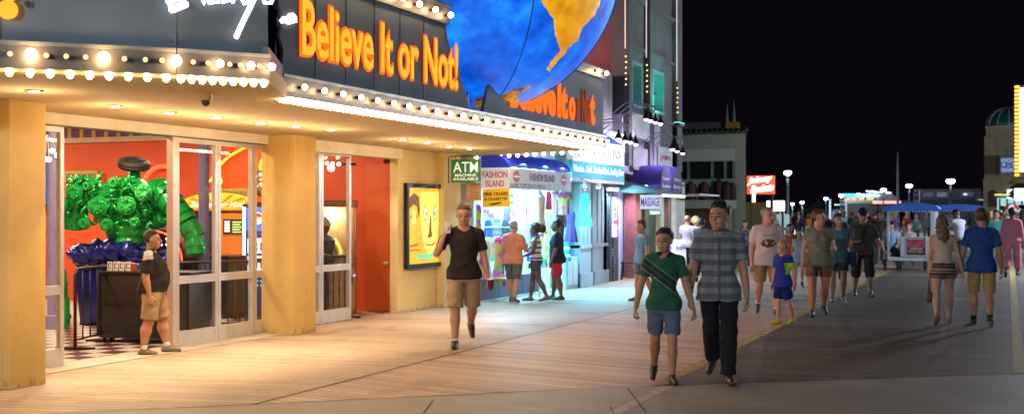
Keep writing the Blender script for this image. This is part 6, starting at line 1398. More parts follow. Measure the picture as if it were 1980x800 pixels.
# poles
for px, py, t, lab in ((1736, 293, 110, 'tall bare flagpole behind the blue cart canopy'), (1605, 384, 120, 'thin white lit pole beside the far street lamp'), (1636, 380, 130, 'thin pale blue lit pole under the blue neon roof')):
    d = ray(px); z = zat(py, t); o = thing('pole', lab, 'pole', (d[0]*t, d[1]*t, 0)); m_ = M('pole_grey', (.25, .25, .26), .6) if px == 1736 else M('pole_lit', (.6, .7, .8), .5, es=.5, ecol=(.6, .8, 1)); MB().tube([(0, 0, 0), (0, 0, z*.6), (0, 0, z)], [.16, .12, .04] if px == 1736 else [.09, .09, .08], 8).build('shaft', m_, o, smooth=True); MB().ball((0, 0, z), .1).build('finial', BLK, o)
    if px == 1736: MB().tube([(-.3, 0, z*.78), (.3, 0, z*.74)], .05, 5).tube([(0, 0, z*.6), (.35, 0, z*.62)], .05, 5).build('bracket', BLK, o)
def fbox(name, lab, cat, px0, px1, py0, py1, t, mat, depth=6, group=None, roof=None):
    """far low building seen along the boardwalk: stands on the ground at depth t"""
    c = ray((px0+px1)/2); o = thing(name, lab, cat, (c[0]*t, c[1]*t, 0), 0); hw = (px1-px0)/2/F*t; z1 = zat(py0, t)
    MB().box((-hw, 0, 0 if py1 >= 412 else zat(py1, t)), (hw, depth, z1), bev=.02).build('wall', mat, o); return o, hw, z1
DK = M('far_dark_wall', (.05, .055, .06), .8); 
o, hw, z1 = fbox('pier_building', 'low pier building with a blue neon roof edge and orange windows', 'building', 1625, 1705, 384, 420, 152, M('pier_wall', (.10, .11, .11), .8), 10)
MB().box((-hw*1.0, -1.2, zat(380, 150)), (hw*.6, 10, zat(374, 150)), bev=.03).build('roof', M('pier_roof', (.05, .3, .5), .5, es=1.6, ecol=(.08, .62, 1)), o)
MB().box((hw*.1, -1.4, zat(379, 150)), (hw*.9, -1.25, zat(376, 150))).build('neon_edge', M('neon_redorange', (1, .2, .05), .5, es=3, ecol=(1, .25, .12)), o)
for k, (a_, b_) in enumerate(((-.78, -.5), (-.45, -.2), (-.1, .15), (.25, .6))): MB().box((hw*a_, -.06, zat(389, 150)), (hw*b_, -.001, zat(382, 150))).build('window', M('amber_window', (.5, .3, .05), .5, es=.75 if k < 2 else .25, ecol=(1, .45, .06)), o)
MB().box((-hw*1.1, -3, zat(397, 150)), (hw*1.4, -.1, zat(394, 150))).build('canopy', M('pier_canopy', (.25, .27, .27), .7), o)
o, hw, z1 = fbox('pier_arcade', 'dark low arcade front with pale fascia under the carousel roof', 'building', 1640, 1735, 393, 420, 140, DK, 4); MB().box((-hw, -.3, z1), (hw, 4, z1+.35)).build('fascia', M('pale_fascia', (.28, .30, .30), .7), o)
c = ray(1716); o = thing('carousel_tent', 'small pointed carousel roof edged with red light', 'carousel', (c[0]*135, c[1]*135, 0), TH); zc = zat(391, 135); r = 25/F*135
MB().lathe((0, 0, 0), [(r, zc), (r*.95, zc+.25), (r*.35, zc+.95), (r*.18, zc+1.15), (.02, zc+1.35)], 16).build('roof', M('tent_grey', (.35, .36, .36), .7, es=.08, ecol=(.8, .9, 1)), o, smooth=True); MB().tube([(r*1.02*math.cos(k*math.pi/12), r*1.02*math.sin(k*math.pi/12), zc) for k in range(25)], .14, 6).build('rim_light', M('rim_red', (1, .2, .15), .5, es=3.2, ecol=(1, .22, .16)), o, smooth='all')
for k in range(8): MB().tube([(r*.8*math.cos(k*.785), r*.8*math.sin(k*.785), 0), (r*.8*math.cos(k*.785), r*.8*math.sin(k*.785), zc)], .06, 6).each('post', BLK, o)
MB().box((-r*.2, -r*.3, zc+1.0), (r*.2, -r*.25, zc+1.15)).build('neon_bar', M('rim_pink', (1, .6, .6), .5, es=3, ecol=(1, .6, .55)), o)
o, hw, z1 = fbox('grey_building', 'long low grey building under the two right hand street lamps', 'building', 1770, 1893, 365, 420, 125, M('far_grey', (.15, .165, .185), .8, 0, .1, .5), 8)
mb = MB(); mb.box((-hw-1.2, -1.5, zat(393, 125)), (hw*1.0, -.1, zat(387, 125))); mb.build('canopy', M('far_grey_dark', (.06, .065, .075), .8), o)
for a_, b_ in ((-.72, -.42), (-.3, .0), (.42, .78)): MB().box((hw*a_, -.06, zat(380, 125)), (hw*b_, -.001, zat(371, 125))).build('window', M('dim_window', (.05, .06, .07), .2), o)
MB().box((hw*.48, -.1, zat(377, 125)), (hw*.58, -.07, zat(374, 125))).build('lit_pane', M('lit_pane', (.8, .8, .8), .5, es=1, ecol=(.8, .9, 1)), o); MB().box((hw*.9, -.2, zat(387, 125)), (hw*1.15, -.1, zat(386, 125))).build('light_strip', M('lit_pane', (.8, .8, .8), .5), o)
o, hw, z1 = fbox('dark_hut', 'dark low hut roof between the tallest lamp and the pier', 'building', 1545, 1622, 402, 425, 170, M('hut', (.07, .045, .03), .8), 6); MB().prism([(-hw*.5, 0, z1), (hw*.4, 0, z1), (0, 0, z1+1.2)], (0, 5, 0)).build('roof', DK, o)
o, w_, h_, z0 = far_board('parking_sign', 'small grey sign board standing left of the low grey building', 'sign', 1766, 1778, 366, 392, 90, M('far_sign_grey', (.30, .33, .38), .6)); MB().box((-w_*.3, -.02, z0+h_*.65), (w_*.3, -.005, z0+h_*.8)).box((-w_*.35, -.02, z0+h_*.2), (w_*.35, -.005, z0+h_*.5)).build('print', BLK, o)
# string of lights
o = thing('light_string', 'string of small white and blue lights far above the pier', 'light string', D(1690, 372, 150)); mb = MB(); m2 = MB()
for k in range(12): q = D(1676+k*2.6, 369.5+.5*math.sin(k)+.25*k, 150)-o.location; mb.ball(q, .10, n=6, m=4)
mb.build('bulb', M('blue_white_bulb', (1, 1, 1), .4, es=5, ecol=(.55, .75, 1)), o); mb = MB(); mb.tube([D(1674, 369, 150)-o.location, D(1708, 373, 150)-o.location], .02, 4); mb.tube([D(1674, 369, 150)-o.location, D(1674, 384, 150)-o.location], .05, 4); mb.build('wire', BLK, o)
# ------------------------------------------------------------------ right hand tower with dome, bulb-edged sign
TAN = M('tan_stucco', (.30, .25, .15), .85, 0, .1, .5)
c = ray(1945); T_ = 74; o = thing('domed_tower', 'tan stucco corner tower with a ribbed green dome', 'building', (c[0]*T_, c[1]*T_, 0), 0)
k_ = T_/F/1.08; X0 = (1903-1945)*k_; zz = lambda py: zat(py, T_)
part_ = lambda n, m, mt, **kw: m.build(n, mt, o, **kw)
part_('wall', MB().box((X0, 0, 0), (5.5, 6, zz(262)), bev=.03), TAN); part_('wall', MB().box((X0+.1, .1, zz(262)), (5.4, 6, zz(242)), bev=.03), TAN)
mb = MB(); mb.box((X0-.06, -.2, 0), (X0+.9, .0, zz(346))); mb.box((X0+.0, -.12, zz(346)), (X0+.7, .0, zz(266)), bev=.03); mb.box((X0+1.1, -.1, zz(290)), (X0+1.2, 0, zz(285))); part_('pilaster', mb, TAN)
mb = MB()
for dx in (1.16, 1.52, 1.85): mb.box((X0+dx, -.02, zz(310)), (X0+dx+.2, -.001, zz(283)))
mb.each('window', M('far_dark_window', (.02, .02, .02), .3), o); part_('arch_opening', MB().prism([(X0+.2+.28*(1+math.cos(math.pi*k/10)), -.21, zz(375)+.28*math.sin(math.pi*k/10)) for k in range(11)]+[(X0+.2, -.21, zz(400)), (X0+.76, -.21, zz(400))], (0, .02, 0)), M('arch_brown', (.08, .03, .02), .8))
R_d = 1.35; cxd = X0+.08+R_d; zb = zz(243)
MB().lathe((cxd, 1.4, zb), [(R_d*math.cos(math.pi/2*k/10)*.96, 1.25*math.sin(math.pi/2*k/10)*.97) for k in range(11)], 24).build('dome', M('dome_green', (.02, .14, .11), .35, .3), o, smooth='all')
mb = MB()
for a in range(12):
    an = a*math.pi/6; mb.tube([(cxd+R_d*math.cos(math.pi/2*k/8)*math.cos(an), 1.4+R_d*math.cos(math.pi/2*k/8)*math.sin(an), zb+1.25*math.sin(math.pi/2*k/8)) for k in range(9)], .04, 6)
mb.each('dome_rib', M('rib_grey', (.35, .36, .36), .5), o, smooth='all'); mb = MB(); mb.tube([(cxd+R_d*math.cos(a*.2618), 1.4+R_d*math.sin(a*.2618), zb) for a in range(25)], .05, 6); part_('dome_ring', mb, M('rib_grey', (.35, .36, .36), .5), smooth='all')
mb = MB(); mb.prism([(X0+1.0, 0, zz(376)), (X0+1.7, -1.0, zz(384)), (X0+3.2, -1.0, zz(384)), (X0+3.2, 0, zz(352)), (X0+1.9, 0, zz(352))], (0, .02, 0)); part_('awning', mb, M('dark_awning', (.03, .028, .03), .7))
mb = MB(); mb.box((X0+.75, -.25, zz(414)), (5.4, -.02, zz(383))); part_('shop_front', mb, M('teal_shop', (.4, .6, .6), .5, es=.55, ecol=(.45, .85, .9)))
mb = MB()
for k in range(9): mb.box((X0+.85+k*.42, -.28, zz(412)), (X0+.95+k*.42, -.26, zz(384)))
for k in range(12): mb.box((X0+.8+rng.rand()*3, -.30, zz(410)+rng.rand()*.3), (X0+1.0+rng.rand()*3.2, -.27, zz(402)+rng.rand()*.3))
part_('shop_stock', mb, M('shop_stock', (.1, .09, .12), .6)); MB().box((X0+1.3, -.3, zz(384)), (X0+1.7, -.26, zz(366))).build('lit_notice', M('lit_pane', (.8, .8, .8), .5), o); MB().box((X0+.6, -.5, zz(378)), (X0+1.7, -.4, zz(375))).build('lit_fascia', M('lit_yellow', (.8, .7, .2), .5, es=.8, ecol=(.9, .9, .3)), o)
c = ray(1951); s_ = thing('psychic_sign', 'blue sign reading psychic readings on the tan tower', 'sign', (c[0]*70, c[1]*70, 0), 0); k2 = 70/F/1.08; w2 = 16.5*k2; z0, z1 = zat(334, 70), zat(304, 70)
MB().box((-w2, 0, z0), (w2, .1, z1), bev=.01).build('panel', M('psychic_blue', (.06, .10, .28), .6, es=.22, ecol=(.15, .28, .7)), s_); LB = M('ice_letter', (.6, .65, .8), .5, es=.35, ecol=(.7, .8, 1))
text('lettering', 'PSYCHIC', LB, s_, (-w2*.85, -.01, z0+(z1-z0)*.68), (1, 0, 0), U_, w2*1.7, (z1-z0)*.22, .006, .01); text('lettering', 'READINGS', LB, s_, (-w2*.85, -.01, z0+(z1-z0)*.08), (1, 0, 0), U_, w2*1.7, (z1-z0)*.2, .006, .01)
mb = MB(); mb.box((-w2*.7, -.01, z0+(z1-z0)*.45), (-w2*.5, -.004, z0+(z1-z0)*.6)); mb.box((w2*.5, -.01, z0+(z1-z0)*.42), (w2*.7, -.004, z0+(z1-z0)*.62)); mb.box((-w2*.15, -.01, z0+(z1-z0)*.4), (w2*.1, -.004, z0+(z1-z0)*.43)); mb.build('star_mark', LB, s_); MB().tube([(-w2*.9, .05, z1), (-w2*.9, .05, z1+.05), (w2, .3, z1+.05)], .03, 5).build('bracket', BLK, s_)
T3 = 50; c = ray(1975); o = thing('bulb_edged_sign', 'tall white lit sign bordered with a column of yellow bulbs at the right edge', 'sign', (c[0]*T3, c[1]*T3, 0), 0); k3 = T3/F/1.08; zq = lambda py: zat(py, T3)
XA = (1961-1975)*k3
MB().box((XA, 0, zq(348)), (XA+2.4, .5, zq(165)), bev=.02).build('cabinet', M('sign_amber', (.25, .12, .01), .5), o); MB().box((XA+.22, -.03, zq(332)), (XA+2.35, -.005, zq(170))).build('light_panel', M('sign_hot_white', (1, 1, 1), .5, es=2.0, ecol=(1, .93, .97)), o)
mb = MB(); mb.box((XA+.22, -.04, zq(201)), (XA+2.3, -.032, zq(199))); mb.box((XA+.22, -.04, zq(250)), (XA+2.3, -.032, zq(248))); mb.build('magenta_line', M('magenta', (.8, .1, .6), .5, es=1, ecol=(1, .3, .8)), o)
for k in range(24):
    z_ = zq(168+k*7.4); MB().ball((XA+.06, -.03, z_), .05, n=7, m=5).ball((XA+.15, -.03, z_), .05, n=7, m=5).build('bulb_pair', M('amber_bulb', (1, .6, .1), .4, es=3.0, ecol=(1, .52, .05)), o, smooth='all')
MB().box((XA+.6, .1, 0), (XA+.8, .4, zq(348))).box((XA+1.9, .1, 0), (XA+2.1, .4, zq(348))).each('post', BLK, o); MB().prism([(XA-.25, -.6, zq(356)), (XA+2.2, -.6, zq(356)), (XA+2.2, .1, zq(342)), (XA+.1, .1, zq(342))], (0, 0, .03)).build('awning', M('dark_awning', (.03, .028, .03), .7), o)
MB().box((XA+.0, -.1, zq(388)), (XA+2.2, -.05, zq(364))).build('lit_menu', M('lit_pink_menu', (.8, .8, .8), .5, es=1.3, ecol=(1, .85, .92)), o)
c = ray(1956); o = thing('market_umbrella', 'red and white open market umbrella near the tan tower', 'umbrella', (c[0]*60, c[1]*60, 0), TH); z_ = zat(404, 60); mb = MB()
for k in range(8):
    a0_, a1_ = k*math.pi/4, (k+1)*math.pi/4; r = .42; mb.add([(0, 0, z_+.34)]+[(r*math.cos(a0_+(a1_-a0_)*q/3), r*math.sin(a0_+(a1_-a0_)*q/3), z_) for q in range(4)]+[(r*.6*math.cos(a0_), r*.6*math.sin(a0_), z_+.22), (r*.6*math.cos(a1_), r*.6*math.sin(a1_), z_+.22)], [(0, 5, 6), (5, 1, 2, 3, 4, 6)], k % 2)
mb.build('canopy', [M('umbrella_red', (.6, .03, .04), .6), M('umbrella_white', (.7, .7, .7), .6)], o); MB().tube([(0, 0, 0), (0, 0, z_+.36)], .025, 6).build('pole', WHT, o)
# A-frame board and stand in front of the green shop
q = G(1302, 536); o = thing('sandwich_board', 'white sandwich board with faint lettering on the boardwalk by the green shop', 'sandwich board', (q.x, q.y, 0), .35)
MB().prism([(-.33, -.18, 0), (.33, -.18, 0), (.33, .0, 1.0), (-.33, .0, 1.0)], (0, .03, 0)).build('front_panel', M('board_white', (.75, .74, .78), .5), o); MB().prism([(-.33, .22, 0), (.33, .22, 0), (.33, .04, 1.0), (-.33, .04, 1.0)], (0, .03, 0)).build('back_panel', M('board_white', (.75, .74, .78), .5), o)
text('lettering', 'M M', M('board_grey_letter', (.35, .35, .38), .6), o, (-.2, -.075, .74), (1, 0, 0), (0, .18, 1), .42, .11, .003, .004)
text('lettering', 'V', M('board_grey_letter', (.35, .35, .38), .6), o, (-.08, -.12, .46), (1, 0, 0), (0, .18, 1), .14, .13, .003, .004)
q = G(1300, 520); o = thing('display_table', 'small white clothed table with a box of leaflets behind the sandwich board', 'table', (q.x-.2, q.y+.3, 0), .3); MB().box((-.4, -.25, 0), (.4, .25, .95), bev=.02).build('cloth', M('board_white', (.75, .74, .78), .5), o); MB().box((-.15, -.1, .955), (.12, .1, 1.16), bev=.01).build('leaflet_box', WHT, o)
# ------------------------------------------------------------------ rolling chair carts
def cart(px, pyb, lab, lab2=None, wpx=89, rz=0, poster=True):
    q = G(px, pyb); t = HC*F/(pyb-HY); W = wpx/F*t/2; zt = zat(404, t)
    o = thing('rolling_chair', lab, 'rolling chair', (q.x, q.y, 0), rz, 'rolling chairs under blue canopies')
    CW = M('cart_white', (.62, .66, .70), .5); 
    mb = MB(); mb.box((-W, 0, .30), (-W+.07, .07, zt)); mb.box((W-.07, 0, .30), (W, .07, zt)); mb.box((-W, 1.2, .3), (-W+.06, 1.26, zt)); mb.box((W-.06, 1.2, .3), (W, 1.26, zt)); mb.each('canopy_post', CW, o)
    mb = MB(); mb.box((-W, -.04, .28), (W, 1.3, .40), bev=.02); mb.box((-W+.07, .9, .4), (W-.07, 1.0, .95)); mb.build('body', CW, o)
    MB().box((-W+.38, -.05, .41), (W+.05, -.01, 1.0), bev=.01).build('door_panel', CW, o)
    MB().box((-W+.08, .4, .401), (W-.08, .9, .56), bev=.03).build('seat', M('cart_seat', (.12, .02, .03), .6), o)
    pr = [(-W-.1, zt), (-W-.02, zt+.10), (-W*.5, zt+.17), (0, zt+.19), (W*.5, zt+.17), (W+.02, zt+.10), (W+.1, zt)]
    mb = MB(); mb.add([(a, -.15, b) for a, b in pr]+[(a, 1.45, b) for a, b in pr], [(k, k+1, 8+k, 7+k) for k in range(6)]); mb.prism([(a, -.15, b-.0) for a, b in pr], (0, .01, 0)); mb.box((-W-.1, -.15, zt-.07), (W+.1, -.14, zt)); mb.build('canopy', M('cart_blue', (.01, .10, .45), .5, 0, .3, 5, .3, es=.05, ecol=(.02, .2, .9)), o)
    for sx, sy in ((-1, .1), (1, .1), (-1, 1.1), (1, 1.1)):
        wl = MB().tube([(sx*(W-.30)-.03, sy, .17), (sx*(W-.30)+.03, sy, .17)], .17, 16).build('wheel', BLK, o, smooth=True); MB().tube([(sx*(W-.30)-.035, sy, .17), (sx*(W-.30)+.035, sy, .17)], .05, 10).build('hub', ALU, wl, smooth=True)
    m1 = MB()
    for k in range(14): m1.ball((-W+.1+(2*W-.2)*k/13, .02, zt-.06), .018, n=6, m=4)
    m1.build('string_light', M('cart_bulb', (1, 1, 1), .5, es=1.5, ecol=(.8, .9, 1)), o)
    if poster:
        MB().box((-W+.56, -.062, .47), (W-.28, -.051, .99)).build('poster', M('cart_poster', (.05, .01, .02), .5), o); MB().box((-W+.57, -.066, .70), (W-.29, -.063, .90)).build('poster_picture', M('cart_poster_red', (.40, .05, .10), .5, 0, .7, 8), o)
        PWH = M('poster_ink_white', (.75, .75, .72), .5, es=.12, ecol=(1, 1, 1)); wd = 2*W-.84-.06
        text('lettering', 'RESTAURANT', PWH, o, (-W+.59, -.066, .92), (1, 0, 0), U_, wd, .05, .002, .006); text('lettering', 'BOARDWALK', PWH, o, (-W+.66, -.066, .645), (1, 0, 0), U_, wd*.75, .035, .002, .004); text('lettering', 'BUFFET DAILY', M('poster_ink_yellow', (.8, .7, .1), .5), o, (-W+.62, -.066, .59), (1, 0, 0), U_, wd*.85, .035, .002, .004); text('lettering', 'New Items Nightly', PWH, o, (-W+.6, -.066, .54), (1, 0, 0), U_, wd*.92, .035, .002, .004)
    return o
cart(1762, 523, 'white rolling chair cart with a blue canopy and a dark poster on its side')
cart(1850, 497, 'second rolling chair with a blue canopy, half hidden behind the holding hands couple', wpx=96, poster=False)
# ------------------------------------------------------------------ clothing fabrics
def fab(name, col, var=.12, bump=.35): return M('fabric_'+name, col, .85, 0, var, 9, bump, dist=.006, spec=.2)
def hairm(name, col): return M('hair_'+name, col, .55, 0, .35, 40, .5, dist=.003)
KH = fab('khaki', (.36, .25, .13)); BLKT = fab('black', (.022, .017, .016)); NVY = fab('navy', (.018, .022, .045)); DEN = fab('denim', (.10, .13, .21)); DJ = fab('dark_denim', (.016, .015, .02)); GRS = fab('grey_check', (.12, .12, .12)); WHF = fab('white', (.62, .60, .58), .05)
nt = NT('fabric_plaid', .85); s_ = nt.sep(nt.tc.outputs['Object'])
b1 = nt.math('SINE', nt.math('MULTIPLY', s_[2], 56.)); b2 = nt.math('SINE', nt.math('MULTIPLY', s_[0], 50.)); n_ = nt.noise(nt.tc.outputs['Object'], 30, 3)
f = nt.math('ADD', nt.math('MULTIPLY', nt.math('GREATER_THAN', b1, 0.), .5), nt.math('ADD', nt.math('MULTIPLY', nt.math('GREATER_THAN', b2, .3), .12), nt.math('MULTIPLY', n_, .3)))
c_ = nt.ramp(f, [(.15, (.085, .10, .115)), (.5, (.13, .145, .155)), (.85, (.24, .25, .25))])
pl = nt.math('LESS_THAN', nt.math('ABSOLUTE', s_[0]), .014); nt.base(nt.mix(nt.math('MULTIPLY', pl, .7), c_, (.05, .06, .08))); nt.bump(n_, .4, .006)
nt = NT('fabric_green_polo', .8); s_ = nt.sep(nt.tc.outputs['Object'])
q = nt.math('SUBTRACT', s_[2], nt.math('MULTIPLY', s_[0], .75)); bd = lambda a, b: nt.math('MULTIPLY', nt.math('GREATER_THAN', q, a), nt.math('LESS_THAN', q, b))
fr_ = nt.math('GREATER_THAN', s_[1], 0.)
c_ = nt.mix(nt.math('MULTIPLY', nt.math('MAXIMUM', bd(.99, 1.035), bd(1.055, 1.10)), fr_), (.006, .085, .045), (.010, .022, .018)); c_ = nt.mix(nt.math('MULTIPLY', nt.math('MAXIMUM', bd(.976, .985), bd(1.104, 1.112)), fr_), c_, (.20, .24, .21)); nt.base(c_); nt.bump(nt.noise(nt.tc.outputs['Object'], 30, 3), .3, .005)
nt = NT('fabric_white_graphic', .85); s_ = nt.sep(nt.tc.outputs['Object']); 
dx = nt.math('DIVIDE', nt.math('ADD', s_[0], .0), .13); dz = nt.math('DIVIDE', nt.math('SUBTRACT', s_[2], 1.20), .075); rr2 = nt.math('ADD', nt.math('MULTIPLY', dx, dx), nt.math('MULTIPLY', dz, dz)); ns = nt.noise(nt.tc.outputs['Object'], 22, 4)
msk = nt.math('MULTIPLY', nt.math('MULTIPLY', nt.math('LESS_THAN', nt.math('ADD', rr2, nt.math('MULTIPLY', ns, .6)), 1.25), nt.math('GREATER_THAN', ns, .42)), nt.math('GREATER_THAN', s_[1], .02))
ln = nt.math('MULTIPLY', nt.math('MULTIPLY', nt.math('LESS_THAN', nt.math('ABSOLUTE', nt.math('SUBTRACT', s_[2], 1.33)), .012), nt.math('LESS_THAN', nt.math('ABSOLUTE', s_[0]), .10)), nt.math('MULTIPLY', nt.math('GREATER_THAN', nt.math('SINE', nt.math('MULTIPLY', s_[0], 190.)), -.2), nt.math('GREATER_THAN', s_[1], .02)))
nt.base(nt.mix(nt.math('MAXIMUM', msk, ln), (.50, .44, .44), (.10, .04, .03))); nt.bump(ns, .2, .005)
nt = NT('fabric_nautical', .85); s_ = nt.sep(nt.tc.outputs['Object']); nt.base(nt.mix(nt.math('GREATER_THAN', nt.math('SINE', nt.math('MULTIPLY', s_[2], 62.)), .45), (.62, .60, .66), (.05, .06, .16)))
nt = NT('fabric_tribal', .85); s_ = nt.sep(nt.tc.outputs['Object']); ns = nt.noise(nt.tc.outputs['Object'], 45, 2); f = nt.math('ADD', nt.math('MULTIPLY', nt.math('SINE', nt.math('MULTIPLY', s_[2], 120.)), .35), nt.math('ADD', nt.math('MULTIPLY', nt.math('SINE', nt.math('MULTIPLY', s_[2], 47.)), .3), nt.math('MULTIPLY', ns, .8))); nt.base(nt.ramp(f, [(.1, (.05, .035, .03)), (.45, (.16, .10, .07)), (.8, (.34, .27, .20))]))
nt = NT('fabric_floral', .85); v = nt.t.nodes.new('ShaderNodeTexVoronoi'); v.inputs['Scale'].default_value = 22; nt.link(nt.tc.outputs['Object'], v.inputs['Vector']); nt.base(nt.mix(nt.math('LESS_THAN', v.outputs['Distance'], .3), (.08, .07, .14), (.42, .35, .42)))
SH = lambda n, c: M('shoe_'+n, c, .45, 0, .1, 10)
# ------------------------------------------------------------------ the people near the camera
WALK = lambda a=18, b=22: {'r': (a, 8, 2), 'l': (-a, b, 2), 'pl': 30}
P1 = person('stout man in a black polo and khaki cargo shorts standing in the arcade doorway', 297, 684, pyt=443, face=82, skin='tan', fat=.95, belly=.55, legs={'r': (-6, 4, 3), 'l': (14, 6, 3)}, arms={'r': ((.22, -.12, -1), (.05, .22, -1)), 'l': ((.2, .05, -1), (.05, .3, -1))}, lean=-3,
    top=dict(m=[BLKT, WHF], mf=lambda c: ((c[:, 2] > .765) & (c[:, 0] > .085) & (c[:, 2] < .86) & (c[:, 1] < .03)).astype(int), sleeve=.85, hem=.50, e=.02, collar=1), bottom=dict(m=KH, len=.98, e=.026, flare=.02), shoes=dict(m=SH('taupe', (.16, .11, .07)), sole=SH('dark', (.03, .025, .02))), socks=dict(m=WHF, h=.04), hair=dict(style='buzz', m=hairm('dark', (.03, .022, .018)), line=.06))
P2 = person('man in a black v-neck and khaki cargo shorts walking with a phone at his ear', 897, 671, pyt=393, face=3, skin='tan', fat=.15, legs={'r': (7, 3, 1), 'l': (-12, 44, 1), 'pl': 50}, arms={'r': ((.50, .30, -.80), (-.42, .12, 1)), 'l': ((.22, -.02, -1), (.18, .22, -1)), 'cr': 1.0, 'cl': 1.05, 'tr': (0, -.2, .5)}, headyaw=6, headpitch=8,
    top=dict(m=BLKT, sleeve=.72, hem=.475, vneck=1, e=.012), bottom=dict(m=KH, len=1.0, e=.022, flare=.026), shoes=dict(m=SH('brown', (.05, .022, .015)), sole=SH('brown_sole', (.09, .035, .02))), socks=dict(m=WHF, h=.02), hair=dict(style='buzz', m=hairm('brown', (.07, .035, .018)), line=.062))
P6 = person('boy in a green polo with dark diagonal stripes and denim shorts', 1284, 738, pyt=440, face=4, skin='olive', fat=-.12, legs={'r': (-12, 22, 0), 'l': (12, 6, -1), 'pr': 26}, arms={'r': ((.30, -.10, -1), (.22, .05, -1)), 'l': ((.26, .05, -1), (.30, .1, -1)), 'cr': 1.2, 'cl': 1.0}, headyaw=24,
    top=dict(m=[MATS['fabric_green_polo'], BLKT], mf=lambda c: ((c[:, 2] > .815) & (np.hypot(c[:, 0], c[:, 1]) < .052)).astype(int), sleeve=.62, hem=.475, e=.016, collar=1, vneck=1), bottom=dict(m=DEN, len=.86, e=.020, flare=.016), shoes=dict(m=SH('black', (.02, .018, .018))), hair=dict(style='short', m=hairm('black', (.022, .015, .012)), line=.066))
P7 = person('tall dark haired man in a plaid striped shirt and black jeans', 1390, 737, pyt=388, face=2, skin='olive', legs={'r': (-16, 26, -4), 'l': (14, 8, -1), 'pr': 32, 'yr': 16}, arms={'r': ((.24, -.08, -1), (.12, .10, -1)), 'l': ((.20, .02, -1), (.12, .18, -1)), 'cr': .8, 'cl': .7}, headyaw=26,
    top=dict(m=MATS['fabric_plaid'], sleeve=.68, hem=.455, e=.022, collar=1, vneck=1, hemflare=.02), bottom=dict(m=DJ, len=1.97, e=.016, flare=.012, name='jeans'), shoes=dict(m=SH('oxblood', (.06, .022, .018))), hair=dict(style='short', m=hairm('black', (.022, .015, .012)), line=.064))
P8 = person('grey haired man in a white graphic t-shirt and tan shorts', 1484, 607, pyt=400, face=5, skin='red', fat=.45, legs={'r': (-8, 30, 2), 'l': (8, 4, 2), 'pr': 40}, arms={'r': ((.22, 0, -1), (.05, .15, -1)), 'l': ((.2, 0, -1), (.05, .2, -1))}, headyaw=-38,
    top=dict(m=MATS['fabric_white_graphic'], sleeve=.8, hem=.455, e=.024), bottom=dict(m=fab('tan', (.33, .20, .09)), len=.9, e=.02, flare=.02), shoes=dict(m=SH('purple_grey', (.06, .045, .06)), sole=WHF), socks=dict(m=WHF, h=.02), hair=dict(style='buzz', m=hairm('grey', (.22, .16, .12)), line=.065))
P9 = person('blond boy in a blue football shirt with a lime side panel and lime shoes', 1514, 627, pyt=465, face=-42, skin='red', legs={'r': (4, 4, 1), 'l': (-6, 12, 1), 'pl': 10}, arms={'r': ((.22, 0, -1), (.12, .1, -1)), 'l': ((.26, -.1, -1), (.12, .05, -1))}, headyaw=22,
    top=dict(m=[fab('royal_blue', (.015, .03, .28)), fab('lime', (.28, .52, .02))], mf=lambda c: ((c[:, 0] < -.075) & (c[:, 2] > .60) & (c[:, 2] < .74)).astype(int), sleeve=.72, hem=.44, e=.022), bottom=dict(m=fab('royal_shorts', (.010, .018, .16)), len=.92, e=.03, flare=.03), shoes=dict(m=SH('lime', (.55, .55, .03))), hair=dict(style='short', m=hairm('blond', (.32, .19, .09)), line=.07))
P10 = person('woman in a grey green top and tan shorts looking back over her shoulder', 1583, 610, pyt=404, face=8, skin='red', fem=1, fat=.55, legs={'r': (12, 6, 1), 'l': (-12, 20, 1), 'pl': 22}, arms={'r': ((.22, -.15, -1), (.1, .10, -1)), 'l': ((.25, .1, -1), (-.2, .9, .0))}, headyaw=-62,
    top=dict(m=fab('sage', (.17, .18, .14)), sleeve=.5, hem=.47, e=.018, hemflare=.03), bottom=dict(m=fab('brown_tan', (.20, .125, .07)), len=.62, e=.016, flare=.014), shoes=dict(m=SH('black', (.02, .018, .018))), hair=dict(style='short', m=hairm('auburn', (.11, .045, .02)), line=.06))
P13 = person('man in a navy cap and grey shirt carrying a shoulder strap and dark shorts', 1668, 573, pyt=402, face=12, skin='tan', fat=.55, legs={'r': (-5, 8, 2), 'l': (8, 5, 2)}, arms={'r': ((.35, .05, -1), (-.35, .8, -.05)), 'l': ((.35, .1, -1), (.5, .4, -1))}, headyaw=8, headpitch=18,
    top=dict(m=fab('charcoal', (.075, .075, .07)), sleeve=.85, hem=.47, e=.022), bottom=dict(m=fab('dark_grey', (.035, .035, .045)), len=1.25, e=.018, flare=.02), shoes=dict(m=SH('black', (.02, .018, .018)), sole=WHF), hair=dict(style='cap', m=fab('navy_cap', (.015, .015, .05))))
P14 = person('woman with long straight brown hair, cream top and patterned shorts seen from behind', 1823, 627, pyt=417, face=184, skin='fair', fem=1, fat=.1, legs={'r': (14, 6, 1), 'l': (-12, 22, 1), 'pl': 35}, arms={'l': ((.12, -.02, -1), (.04, .06, -1)), 'r': ((.25, -.05, -1), (.25, .15, -1))},
    top=dict(m=fab('cream', (.50, .40, .32), .06), sleeve=0, hem=.565, e=.008, shoulder=0, name='camisole'), bottom=dict(m=MATS['fabric_tribal'], len=.42, e=.018, flare=.04, waist=.60), shoes=dict(m=SH('tan_sandal', (.20, .12, .08))), hair=dict(style='long', m=hairm('light_brown', (.12, .065, .025)), down=.33))
